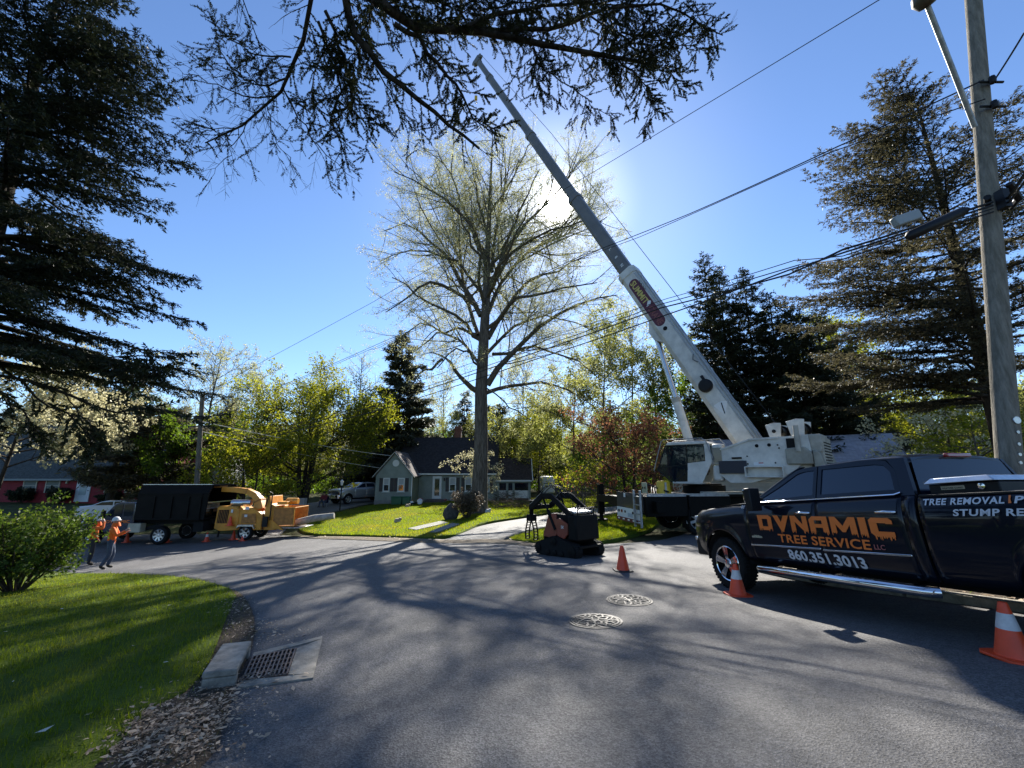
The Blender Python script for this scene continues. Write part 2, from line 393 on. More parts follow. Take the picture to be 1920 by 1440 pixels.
# verge beyond the curb on the right
nrmv = Vector((-cdir.y, cdir.x)); nrmv = nrmv if nrmv.x > 0 else -nrmv
v_in = [Vector((c0.x,c0.y)), Vector((curb_near.x,curb_near.y)), Vector((c1.x,c1.y))]
verge_poly = [p + nrmv*.2 for p in v_in] + [Vector((14.5,14.2)), Vector((34,17)), Vector((40,-10)), Vector((12,-10))]
verge, VERGEP = sheet('verge', [tuple(p) for p in verge_poly], .7, .05, M_dirt, 0)
# leaf-strewn dirt strip by the near road edge
dirt_poly = gp([(395,1436),(425,1340),(448,1270),(478,1200),(476,1150),(452,1112),(425,1104),(418,1150),(395,1215),(365,1285),(240,1340),(190,1436)]) + [(-2.3,.9),(-1.75,.7)]
strip, DIRTP = sheet('leafy_strip', dirt_poly, .25, .012, M_dirt, 1)
fe = gp([(560,1004),(660,1006),(740,1009),(850,1014),(930,1010),(1040,1024),(1040,1030),(930,1018),(850,1020),(740,1016),(620,1011),(560,1009)])
strip2, DIRT2P = sheet('gravel_edge', fe, .3, .01, soil('sandy_edge', ((.12,.10,.075),(.2,.17,.13),(.28,.25,.2)), 9), 1)
# low curb along the right roadside, in cast lengths
k = MB()
a, b = Vector((c0.x, c0.y)), Vector((c1.x, c1.y)); L = (b-a).length; nn = int(L/3)
for i in range(nn):
    p, q = a.lerp(b, i/nn), a.lerp(b, (i+1)/nn-.004)
    k.bar((p.x+nrmv.x*.1, p.y+nrmv.y*.1, gz(p.x,p.y)+.03), (q.x+nrmv.x*.1, q.y+nrmv.y*.1, gz(q.x,q.y)+.03), .17, .2)
tag(k.build('kerb', M_concrete, bevel=.02), kind='structure')

# ---------------------------------------------------------------- grass, leaf litter
def scatter(poly, n, avoid=()):
    A = np.asarray([(p[0], p[1]) for p in poly]); lo, hi = A.min(0), A.max(0)
    X = rng.uniform(lo[0], hi[0], n); Y = rng.uniform(lo[1], hi[1], n); ok = in_poly(A, X, Y)
    for q in avoid: ok &= ~in_poly(np.asarray([(p[0], p[1]) for p in q]), X, Y)
    return X[ok], Y[ok]
def blades(name, X, Y, h, w, m, zoff=0., lean=.5):
    n = len(X); Z = gz_arr(X, Y) + zoff; a = rng.uniform(0, 2*np.pi, n); H = h*rng.uniform(.5, 1.3, n); ww = w*rng.uniform(.7,1.3,n)
    b = rng.uniform(0, 2*np.pi, n); ln = lean*H*rng.uniform(.2, 1.2, n)
    dx, dy = np.cos(a)*ww/2, np.sin(a)*ww/2
    V = np.empty((n,3,3)); V[:,0] = np.column_stack([X-dx, Y-dy, Z]); V[:,1] = np.column_stack([X+dx, Y+dy, Z])
    V[:,2] = np.column_stack([X+np.cos(b)*ln, Y+np.sin(b)*ln, Z+H])
    return tag(np_mesh(name, V.reshape(-1,3), np.arange(3*n).reshape(n,3), m), kind='stuff')
M_grass = leafmat('grass_blade', (.07,.115,.008), (.165,.225,.02), .68, (1.6,1.45,.45), patch=(1.1,(.20,.19,.05),.75))
M_grass2 = leafmat('lawn_blade', (.10,.15,.01), (.20,.26,.02), .68, (1.6,1.45,.45), patch=(.45,(.23,.20,.06),.8))
def vis(X, Y, pad=.3):
    return np.abs(X) < (Y + 1.5)*1.25*(1+pad)
X, Y = scatter(LAWNA, 620000); d = np.hypot(X, Y); ok = (Y > .6) & vis(X, Y) & (Y < 15) & (X > -15) & (rng.uniform(0,1,len(X)) < np.clip(1.7 - d/11, .3, 1))
kx, ky = X[ok], Y[ok]; blades('grass', kx, ky, .055, .007, M_grass, .02)
ed = rng.uniform(0,1,len(kx)) < .25; blades('grass', kx[ed]+rng.normal(size=ed.sum())*.10, ky[ed]+rng.normal(size=ed.sum())*.10, .05, .007, M_grass, .01)
cl = rng.uniform(0,1,len(kx)) < .012; cx_, cy_ = np.repeat(kx[cl],14), np.repeat(ky[cl],14); blades('grass', cx_+rng.normal(size=len(cx_))*.035, cy_+rng.normal(size=len(cx_))*.035, .085, .008, leafmat('tuft_blade', (.05,.10,.008), (.15,.19,.03), .6, (1.4,1.3,.5)), .02, .7)
X, Y = scatter(LAWNB, 190000); blades('grass', X, Y, .075, .024, M_grass2, .015)
X, Y = scatter(LAWNC, 90000); blades('grass', X, Y, .075, .018, M_grass, .015)
X, Y = scatter([(c[0],c[1]) for c in VERGEP], 60000); ok = (X < 14) & (Y > 1) & (rng.uniform(0,1,len(X)) < .5); blades('grass', X[ok], Y[ok], .09, .012, M_grass, .03)
# rough weeds at the lawn's ragged edge
X, Y = scatter(DIRTP, 9000); ok = rng.uniform(0,1,len(X)) < .45
blades('weeds', X[ok], Y[ok], .06, .006, leafmat('dry_grass', (.09,.10,.02), (.2,.17,.07), .4), .01, 1.2)
def flat_leaves(name, X, Y, s, m, zoff=0., curl=.35, zr=.02):
    n = len(X); Z = gz_arr(X, Y) + zoff + rng.uniform(0, zr, n); a = rng.uniform(0, 2*np.pi, n); S = s*rng.uniform(.5, 1.4, n)
    c, sn = np.cos(a)*S, np.sin(a)*S; wv = rng.uniform(.25, .55, n)
    t = rng.uniform(-curl, curl, (4, n))*S
    V = np.empty((n,4,3)); V[:,0] = np.column_stack([X-c, Y-sn, Z+np.abs(t[0])]); V[:,2] = np.column_stack([X+c, Y+sn, Z+np.abs(t[1])])
    V[:,1] = np.column_stack([X+sn*wv, Y-c*wv, Z+np.abs(t[2])]); V[:,3] = np.column_stack([X-sn*wv, Y+c*wv, Z+np.abs(t[3])])
    F = np.arange(4*n).reshape(n,4); F = np.concatenate([F[:,[0,1,2]], F[:,[0,2,3]]])
    return tag(np_mesh(name, V.reshape(-1,3), F, m), kind='stuff')
M_litter = leafmat('dead_leaf', (.13,.08,.045), (.62,.48,.33), .2)
heap = gp([(255,1340),(380,1290),(430,1275),(450,1300),(415,1370),(370,1436),(210,1436)])
heap2 = gp([(420,1110),(455,1115),(478,1150),(540,1200),(470,1215),(440,1195),(425,1160)])
def patchy(poly, n, scale=1.6, thr=.45, ramp=.25):
    x, y = scatter(poly, n)
    f = np.sin(x*scale*2.1+1.3*np.sin(y*scale*1.7))*np.cos(y*scale*2.6+1.1*np.sin(x*scale*1.3))*.5+.5 + rng.normal(size=len(x))*.18
    k = f > thr+rng.uniform(-ramp, ramp, len(x)); return x[k], y[k]
sets = [patchy(DIRTP, 5200, 1.6, .42), patchy(heap, 7000, 2.2, .40), patchy(heap2, 6500, 2.4, .32), patchy(gp([(470,1200),(575,1216),(560,1192),(490,1160)]), 420, 3, .4), patchy(gp([(425,1288),(450,1274),(520,1268),(515,1284),(440,1304)]), 420, 3, .4), patchy(gp([(395,1436),(425,1340),(450,1300),(520,1300),(480,1400),(455,1440)]), 420, 2.5, .5)]
bx = np.concatenate([q[0] for q in sets]); by = np.concatenate([q[1] for q in sets]); bx = bx+rng.normal(size=len(bx))*.07*rng.choice([.3,1,2.2],len(bx)); by = by+rng.normal(size=len(by))*.07*rng.choice([.3,1,2.2],len(by)); k1 = rng.uniform(0,1,len(bx)) < .22
flat_leaves('leaf_litter', bx[k1], by[k1], .026, M_litter, .018, .5, .03)
flat_leaves('leaf_litter', bx[~k1], by[~k1], .012, M_litter, .014, .5, .02)
x, y = patchy(DIRTP, 9000, 2.0, .3); flat_leaves('leaf_litter', x, y, .006, leafmat('grit', (.10,.08,.06), (.34,.29,.22), .0), .013, .3, .006)
x, y = scatter(VERGEP, 30000); ok = (x < 12) & (y > 0); flat_leaves('leaf_litter', x[ok], y[ok], .045, M_litter, .07, .4, .04)
x, y = scatter(ROADP, 5000); ok = (y > 1) & (y < 16) & (x < 8); x, y = x[ok], y[ok]
sel = rng.uniform(0,1,len(x)) < .10; flat_leaves('road_litter', x[sel], y[sel], .009, M_litter, .004, .3, .0)
x, y = scatter(LAWNA, 9000); ok = (y > 1) & (y < 12) & (x > -9) & (rng.uniform(0,1,len(x)) < .06); flat_leaves('road_litter', x[ok], y[ok], .035, leafmat('pale_petal', (.5,.45,.36), (.75,.72,.62), .2), .05, .3)
x, y = scatter(fe, 700); flat_leaves('road_litter', x, y, .06, M_litter, .015, .4, .03)
# ================================================================= TREES
class Twigs:
    """many tapering tubes as one mesh"""
    def __init__(s): s.g = {}
    def add(s, pts, r0, r1, n):
        s.g.setdefault((len(pts), n), []).append((pts, r0, r1))
    def arrays(s):
        VV, FF, k0 = [], [], 0
        for (P, n), L in s.g.items():
            pts = np.array([x[0] for x in L], float); r0 = np.array([x[1] for x in L]); r1 = np.array([x[2] for x in L]); N = len(L)
            t = np.linspace(0, 1, P)[None,:]
            rr = np.array([x[1] if isinstance(x[1], (list, tuple)) else list(np.linspace(x[1], x[2], P)) for x in L]) if any(isinstance(x[1], (list, tuple)) for x in L) else r0[:,None]*(1-t)+r1[:,None]*t
            T = np.gradient(pts, axis=1); T /= np.linalg.norm(T, axis=2, keepdims=True)+1e-9
            ref = np.where(np.abs(T[:,:1,2:3]) < .85, np.array([0,0,1.]), np.array([1.,0,0]))
            A = np.cross(T, np.broadcast_to(ref, T.shape)); A /= np.linalg.norm(A, axis=2, keepdims=True)+1e-9; B = np.cross(T, A)
            th = np.arange(n)*2*np.pi/n
            V = pts[:,:,None,:] + (A[:,:,None,:]*np.cos(th)[None,None,:,None] + B[:,:,None,:]*np.sin(th)[None,None,:,None])*rr[:,:,None,None]
            I = (np.arange(N*P*n)+k0).reshape(N, P, n); J = np.roll(I, -1, axis=2)
            F = np.stack([I[:,:-1], J[:,:-1], J[:,1:], I[:,1:]], axis=-1).reshape(-1,4)
            VV.append(V.reshape(-1,3)); FF.append(F); k0 += N*P*n
        return np.concatenate(VV), np.concatenate(FF)
def unit(v): v = np.asarray(v, float); return v/(np.linalg.norm(v)+1e-9)
def rvec(n=None):
    v = rng.normal(size=(3,) if n is None else (n,3)); return v/np.linalg.norm(v, axis=-1, keepdims=True)
def poly_at(pts, t):
    f = t*(len(pts)-1); i = min(int(f), len(pts)-2); return pts[i]+(pts[i+1]-pts[i])*(f-i), unit(pts[i+1]-pts[i])
def wander(p, d, L, n, wob, up):
    pts = [np.array(p, float)]; d = unit(d); st = L/(n-1)
    for i in range(n-1):
        d = unit(d + rvec()*wob + np.array([0,0,up])); pts.append(pts[-1]+d*st)
    return np.array(pts)
def sprout(pts, L, r, lvl, prm, tw, tips):
    """children of a branch; prm: list of dict per level"""
    if lvl >= len(prm): return
    q = prm[lvl]; n = q['n'] if isinstance(q['n'], int) else max(2, int(q['n']*L))
    for i in range(n):
        t = q.get('t0', .2) + (1-q.get('t0', .2))*((i+rng.uniform(.1,.9))/n)
        p, d = poly_at(pts, t); o = rvec(); o = unit(o - d*np.dot(o, d)); an = R(rng.uniform(*q['ang']))
        dd = d*math.cos(an) + o*math.sin(an)
        l = L*q['ratio']*rng.uniform(.65, 1.2)*(1.1-.55*t); l = max(l, q.get('min', .2))
        rr = max(q['r'], 0.0) if q.get('abs', True) else r*.5
        k = q['P']; ch = wander(p, dd, l, k, q['wob'], q['up'])
        rr = min(r*.62, max(q['rmin'], l*q['rl'])); tw.add(ch, rr, max(q['rmin']*.7, rr*.35), q['s'])
        if lvl == len(prm)-1: tips.append(ch)
        else: sprout(ch, l, rr, lvl+1, prm, tw, tips)
def leaf_quads(C, A, B, ln, wd):
    """diamond leaves: centre, long axis, cross axis"""
    n = len(C); ln = np.broadcast_to(ln, (n,))[:,None]; wd = np.broadcast_to(wd, (n,))[:,None]
    V = np.empty((n,4,3)); V[:,0] = C-A*ln/2; V[:,1] = C+B*wd/2-A*ln*.08; V[:,2] = C+A*ln/2; V[:,3] = C-B*wd/2-A*ln*.08
    return V.reshape(-1,3), np.arange(4*n).reshape(n,4)
def tip_leaves(tips, per, ln, wd, spread, droop=.2, t0=.3):
    T = np.array(tips); N, P, _ = T.shape; idx = np.repeat(np.arange(N), per); n = len(idx)
    f = rng.uniform(t0, 1, n)*(P-1); i = np.minimum(f.astype(int), P-2); fr = (f-i)[:,None]
    C = T[idx,i]*(1-fr)+T[idx,i+1]*fr + rng.normal(size=(n,3))*spread
    A = rvec(n)+np.array([0,0,-droop]); A /= np.linalg.norm(A, axis=1, keepdims=True); B = np.cross(A, rvec(n)); B /= np.linalg.norm(B, axis=1, keepdims=True)+1e-9
    s = rng.uniform(.6,1.35,n); return leaf_quads(C, A, B, ln*s, wd*s)

def barkmat(name, c1, c2, sc=5.):
    m, nt, b = newmat(name); n, l = nt.nodes, nt.links; setc(b, c1, .95, 0, .15)
    t = n.new('ShaderNodeTexCoord'); mp = n.new('ShaderNodeMapping'); mp.inputs['Scale'].default_value = (sc, sc, sc*.16); l.new(t.outputs['Object'], mp.inputs[0])
    x = n.new('ShaderNodeTexNoise'); x.inputs['Scale'].default_value = 2.2; x.inputs['Detail'].default_value = 6; x.inputs['Roughness'].default_value = .7; l.new(mp.outputs[0], x.inputs['Vector'])
    r = n.new('ShaderNodeValToRGB'); r.color_ramp.elements[0].position = .38; r.color_ramp.elements[1].position = .66
    r.color_ramp.elements[0].color = (*c1, 1); r.color_ramp.elements[1].color = (*c2, 1); l.new(x.outputs['Fac'], r.inputs[0]); l.new(r.outputs[0], b.inputs['Base Color'])
    bp = n.new('ShaderNodeBump'); bp.inputs['Strength'].default_value = .9; bp.inputs['Distance'].default_value = .04; l.new(x.outputs['Fac'], bp.inputs['Height']); l.new(bp.outputs[0], b.inputs['Normal'])
    return m
M_bark = barkmat('grey_bark', (.06,.05,.04), (.19,.16,.13)); M_bark_dark = barkmat('dark_bark', (.022,.018,.014), (.06,.05,.04)); M_bark_brown = barkmat('brown_bark', (.05,.038,.026), (.12,.09,.065))
M_bud = leafmat('spring_bud', (.25,.25,.11), (.50,.50,.26), .70)
M_twig = barkmat('pale_twig_bark', (.065,.054,.04), (.16,.135,.10))
M_yg = leafmat('yellow_green_leaf', (.12,.15,.014), (.27,.27,.035), .7, (1.3,1.25,.6))
M_green = leafmat('fresh_green_leaf', (.055,.10,.014), (.13,.18,.025), .65, (1.2,1.25,.6))
M_paleg = leafmat('pale_green_leaf', (.16,.17,.06), (.32,.31,.12), .68, (1.15,1.2,.8))
M_blossom = leafmat('cream_blossom', (.36,.33,.17), (.70,.65,.40), .45)
M_needle = leafmat('dark_needle', (.014,.022,.010), (.050,.056,.026), .35)
M_needle_b = leafmat('brownish_needle', (.036,.038,.019), (.135,.115,.06), .48)
M_needle_s = leafmat('spruce_needle', (.028,.038,.018), (.12,.12,.07), .35)
M_pine = leafmat('pine_needle', (.025,.05,.025), (.06,.095,.045), .35)
M_red = leafmat('reddish_leaf', (.15,.055,.028), (.32,.14,.07), .62)

# ---- the tall bare tree being taken down: its limbs follow the photo, fine branching is grown
def main_tree():
    base = Vector((-2.2, 29.0, gz(-2.2, 29.0)))
    t = thing('oak_tree', 'tall bare spring tree in front of the green house with small pale buds', 'tree', base)
    tw = Twigs(); tips = []
    def px(L, y0=29., y1=None):
        y1 = y0 if y1 is None else y1; n = len(L)
        return np.array([tuple(WY(a, b, y0+(y1-y0)*(i/(n-1))**.8)) for i, (a, b) in enumerate(L)])
    def res(P, n):
        s = np.concatenate([[0], np.cumsum(np.linalg.norm(np.diff(P, axis=0), axis=1))]); u = np.linspace(0, s[-1], n)
        return np.column_stack([np.interp(u, s, P[:,k]) for k in range(3)]), s[-1]
    tr = px([(896,968),(898,940),(902,850),(902,734),(907,640),(912,554),(914,477),(919,374),(922,290),(924,248)])
    tb = tr.copy(); tb[0] = (-2.2, 29.0, base.z-.3)
    rad = [.74,.56,.46,.43,.36,.29,.22,.13,.06,.02]
    trunk = MB(); trunk.tube([tuple(p) for p in tb], rad, 14); trunk.build('trunk', M_bark, t, smooth=60, world=True)
    limbs = [
     ([(901,592),(855,508),(814,456),(763,420),(722,432)], 2.5, .20), ([(896,576),(840,533),(804,528),(773,549),(724,585)], -3, .16),
     ([(896,628),(855,613),(814,626),(776,660)], 4, .13), ([(895,734),(866,706),(832,674),(806,660)], -1.5, .21), ([(830,673),(790,697),(776,716),(764,735)], -2.5, .11),
     ([(914,722),(966,652),(1020,605),(1066,574),(1112,562),(1158,553)], -3, .23), ([(910,737),(966,719),(1020,718),(1071,735),(1112,760)], 2.5, .16),
     ([(924,664),(989,651),(1040,657),(1086,677),(1130,716)], 4, .13), ([(915,634),(958,569),(994,523),(1040,505),(1105,482)], 3.5, .2),
     ([(914,552),(948,467),(978,425),(1030,380),(1062,352)], -2, .17), ([(914,512),(886,425),(840,374),(788,343),(738,322)], -3, .17),
     ([(914,480),(871,395),(850,333),(820,282)], 3, .14), ([(922,510),(937,415),(948,323),(943,262)], 2, .14), ([(940,470),(978,390),(1012,318)], -4, .12),
     ([(926,532),(968,461),(1020,441),(1071,420),(1130,415)], -4, .14), ([(905,650),(875,560),(862,470),(845,400),(800,330)], 6, .17),
     ([(910,600),(940,520),(985,470),(1060,445),(1110,380)], 6.5, .17), ([(906,690),(860,640),(800,600),(740,640)], 5.5, .13), ([(908,668),(960,610),(1040,590),(1110,620)], 6, .14),
     ([(910,575),(900,500),(880,440),(860,390)], -6, .15), ([(912,560),(935,505),(965,450),(990,380)], -6.5, .15), ([(906,640),(850,590),(790,560),(735,520)], -5, .14),
     ([(908,620),(970,560),(1040,545),(1120,530)], -5.5, .15), ([(916,450),(900,380),(885,320),(872,262)], -1, .11), ([(919,400),(960,340),(985,285),(1000,262)], 1, .10),
     ([(912,560),(850,480),(775,470),(712,490)], 1, .13), ([(917,500),(985,420),(1060,340),(1090,300)], 3, .13), ([(904,700),(880,660),(850,655),(820,690)], -5, .09), ([(905,720),(950,760),(1000,790)], -3, .06)]
    prm = [dict(n=1.6, t0=.12, ang=(28,62), ratio=.40, min=1.0, P=6, wob=.16, up=.05, rl=.0105, rmin=.009, s=5, r=0),
           dict(n=2.1, t0=.12, ang=(25,60), ratio=.46, min=.5, P=4, wob=.18, up=.04, rl=.006, rmin=.005, s=3, r=0),
           dict(n=4.6, t0=.1, ang=(25,65), ratio=.5, min=.28, P=3, wob=.16, up=.03, rl=.0045, rmin=.0032, s=3, r=0)]
    for L, dy, r in limbs:
        P = px(L, 29., 29.+dy); P, ln = res(P, 9); P[1:-1] += rng.normal(size=P[1:-1].shape)*.10
        tw.add(P, r, .028, 7); sprout(P, ln, r*.8, 0, prm, tw, tips)
    P, ln = res(tb[5:], 9); sprout(P, ln*.6, .2, 0, prm, tw, tips)
    V, F = tw.arrays(); np_mesh('branches', V, F, M_twig, t, smooth=True)
    V, F = tip_leaves(tips, 14, .082, .048, .11, .1); np_mesh('buds', V, F, M_bud, t)
    print('main tree tips', len(tips))
    return t
oak = main_tree()

# ---- grown broad-leaved trees
def broadleaf(name, label, x, y, H, spread, leaf, per=6, ln=.12, wd=.07, bark=None, nl=11, trunk_r=.16, clear=.22, stems=1, group=None, cat='tree', twig_n=3.2, rise=.55, sp=.12, droop=.2, seedshape=1., flat=0.):
    b = Vector((x, y, gz(x, y)-.1)); t = thing(name, label, cat, b, group=group); tw = Twigs(); tips = []
    prm = [dict(n=2.2, t0=.25, ang=(25,60), ratio=.42, min=.5, P=5, wob=.2, up=.06-flat*.1, rl=.014, rmin=.012, s=4, r=0),
           dict(n=twig_n, t0=.15, ang=(25,65), ratio=.5, min=.3, P=3, wob=.2, up=.02-flat*.05, rl=.009, rmin=.006, s=3, r=0)]
    mb = MB()
    for sgi in range(stems):
        a = 2*math.pi*sgi/max(1,stems)+rng.uniform(0,1); ln_ = .0 if stems == 1 else .16
        tr = wander((b.x+(.12*math.cos(a) if stems>1 else 0), b.y+(.12*math.sin(a) if stems>1 else 0), b.z), (ln_*math.cos(a), ln_*math.sin(a), 1), H*.93, 9, .05, .06)
        mb.tube([tuple(p) for p in tr], list(np.linspace(trunk_r, trunk_r*.12, 9)), 8)
        k = max(3, nl//stems)
        for i in range(k):
            tt = clear + (1-clear)*((i+rng.uniform(0,.8))/k); p, d = poly_at(tr, min(tt,.98)); az = i*2.4+rng.uniform(-.5,.5)+sgi
            prof = math.sin(math.pi*min(1, .18+.82*(tt-clear)/(1-clear)*.95))**.7
            l = spread*(.35+.75*prof)*rng.uniform(.8,1.15); e = rise*(.4+tt)
            br = wander(p, (math.cos(az), math.sin(az), e), l, 6, .13, .05-flat*.08)
            tw.add(br, max(.02, trunk_r*(1-tt)*.5+.012), .012, 5); sprout(br, l, trunk_r*.4, 0, prm, tw, tips)
        sprout(tr[4:], H*.4, trunk_r*.4, 0, prm, tw, tips)
    mb.build('trunk', bark or M_bark, t, smooth=60, world=True)
    V, F = tw.arrays(); np_mesh('branches', V, F, bark or M_bark, t, smooth=True)
    V, F = tip_leaves(tips, per, ln, wd, sp, droop); np_mesh('crown', V, F, leaf, t)
    return t
# ---- conifers: whorls of flat, drooping boughs carrying sprays of needles
def conifer(name, label, x, y, H, Rb, leaf, z0=.08, nb=7., droop=.25, ln=.22, wd=.05, dens=26, trunk_r=.2, group=None, shape=1.0, bark=None, lean=(0,0), gap=0., secn=9, top=1., sag=.05, twl=.42, base_z=None, side=None, fluff=.22):
    b = Vector((x, y, (gz(x, y) if base_z is None else base_z)-.1)); t = thing(name, label, 'tree', b, group=group); tw = Twigs(); Cs, As = [], []
    tr = np.array([(b.x+lean[0]*k, b.y+lean[1]*k, b.z+H*k) for k in np.linspace(0,1,10)]); mb = MB(); mb.tube([tuple(p) for p in tr], list(np.linspace(trunk_r, .02, 10)), 9)
    mb.build('trunk', bark or M_bark_dark, t, smooth=60, world=True)
    nB = int(nb*H*(1-z0)); 
    for i in range(nB):
        tt = z0+(1-z0)*(i+rng.uniform(0,1))/nB
        if rng.uniform() < gap: continue
        p, _ = poly_at(tr, tt*top if tt*top < 1 else .999); az = i*2.399+rng.uniform(-.6,.6)
        if side is not None and rng.uniform() < .5: az = side+rng.uniform(-1.0,1.0)
        L = Rb*((1-tt)**shape*.93+.07)*rng.uniform(.6,1.15)
        br = wander(p, (math.cos(az), math.sin(az), .35*tt-droop+.12), L, 6, .07, -sag+.015); br[-1,2] += L*.03
        tw.add(br, max(.012, trunk_r*.28*(1-tt)+.008), .005, 4)
        ns = max(3, int(secn*L/2.2)+2)
        for j in range(ns):
            s = .15+.85*(j+rng.uniform(0,1))/ns; q, d = poly_at(br, min(s,.99)); sd = 1 if j % 2 else -1
            sidev = unit(np.cross(d, (0,0,1)))*sd; l2 = max(.12, L*twl*(1.08-s*.8))*rng.uniform(.6,1.15)
            tg = wander(q, d*.75+sidev*.75+np.array([0,0,-droop*.35]), l2, 3, .1, -sag); tw.add(tg, .006, .003, 3)
            m = max(3, int(dens*l2/ .6)); f = rng.uniform(.0,1.05,m); seg = np.minimum((f*2).astype(int),1); fr = (f*2-seg)[:,None]
            C = tg[seg]*(1-fr)+tg[seg+1]*fr; dv = unit(tg[2]-tg[0]); sv = unit(np.cross(dv, (0,0,1)))
            sg = rng.choice([-1,1], m)[:,None]; A = dv*.75+sv*sg*rng.uniform(.2,1.,(m,1))+rng.normal(size=(m,3))*fluff+np.array([0,0,-.18])
            A /= np.linalg.norm(A, axis=1, keepdims=True); C = C + A*ln*.4 + rng.normal(size=(m,3))*ln*fluff*.6
            Cs.append(C); As.append(A)
    C = np.concatenate(Cs); A = np.concatenate(As); n = len(C); B = np.cross(A, np.array([0,0,1.])+rng.normal(size=(n,3))*.55); B /= np.linalg.norm(B, axis=1, keepdims=True)+1e-9
    s = rng.uniform(.6,1.3,n); V, F = leaf_quads(C, A, B, ln*s, wd*s)
    Vb, Fb = tw.arrays(); np_mesh('branches', Vb, Fb, bark or M_bark_dark, t, smooth=True); np_mesh('crown', V, F, leaf, t)
    return t
# ================================================================= PLANTING
def at(px, py, y):
    p = WY(px, py, y); return p.x, y
def xat(px, y, py=900):
    return WY(px, py, y).x
def hat(px, py, y):           # height above the ground of the point seen at (px, py), at distance y
    p = WY(px, py, y); return p.z - gz(p.x, y)
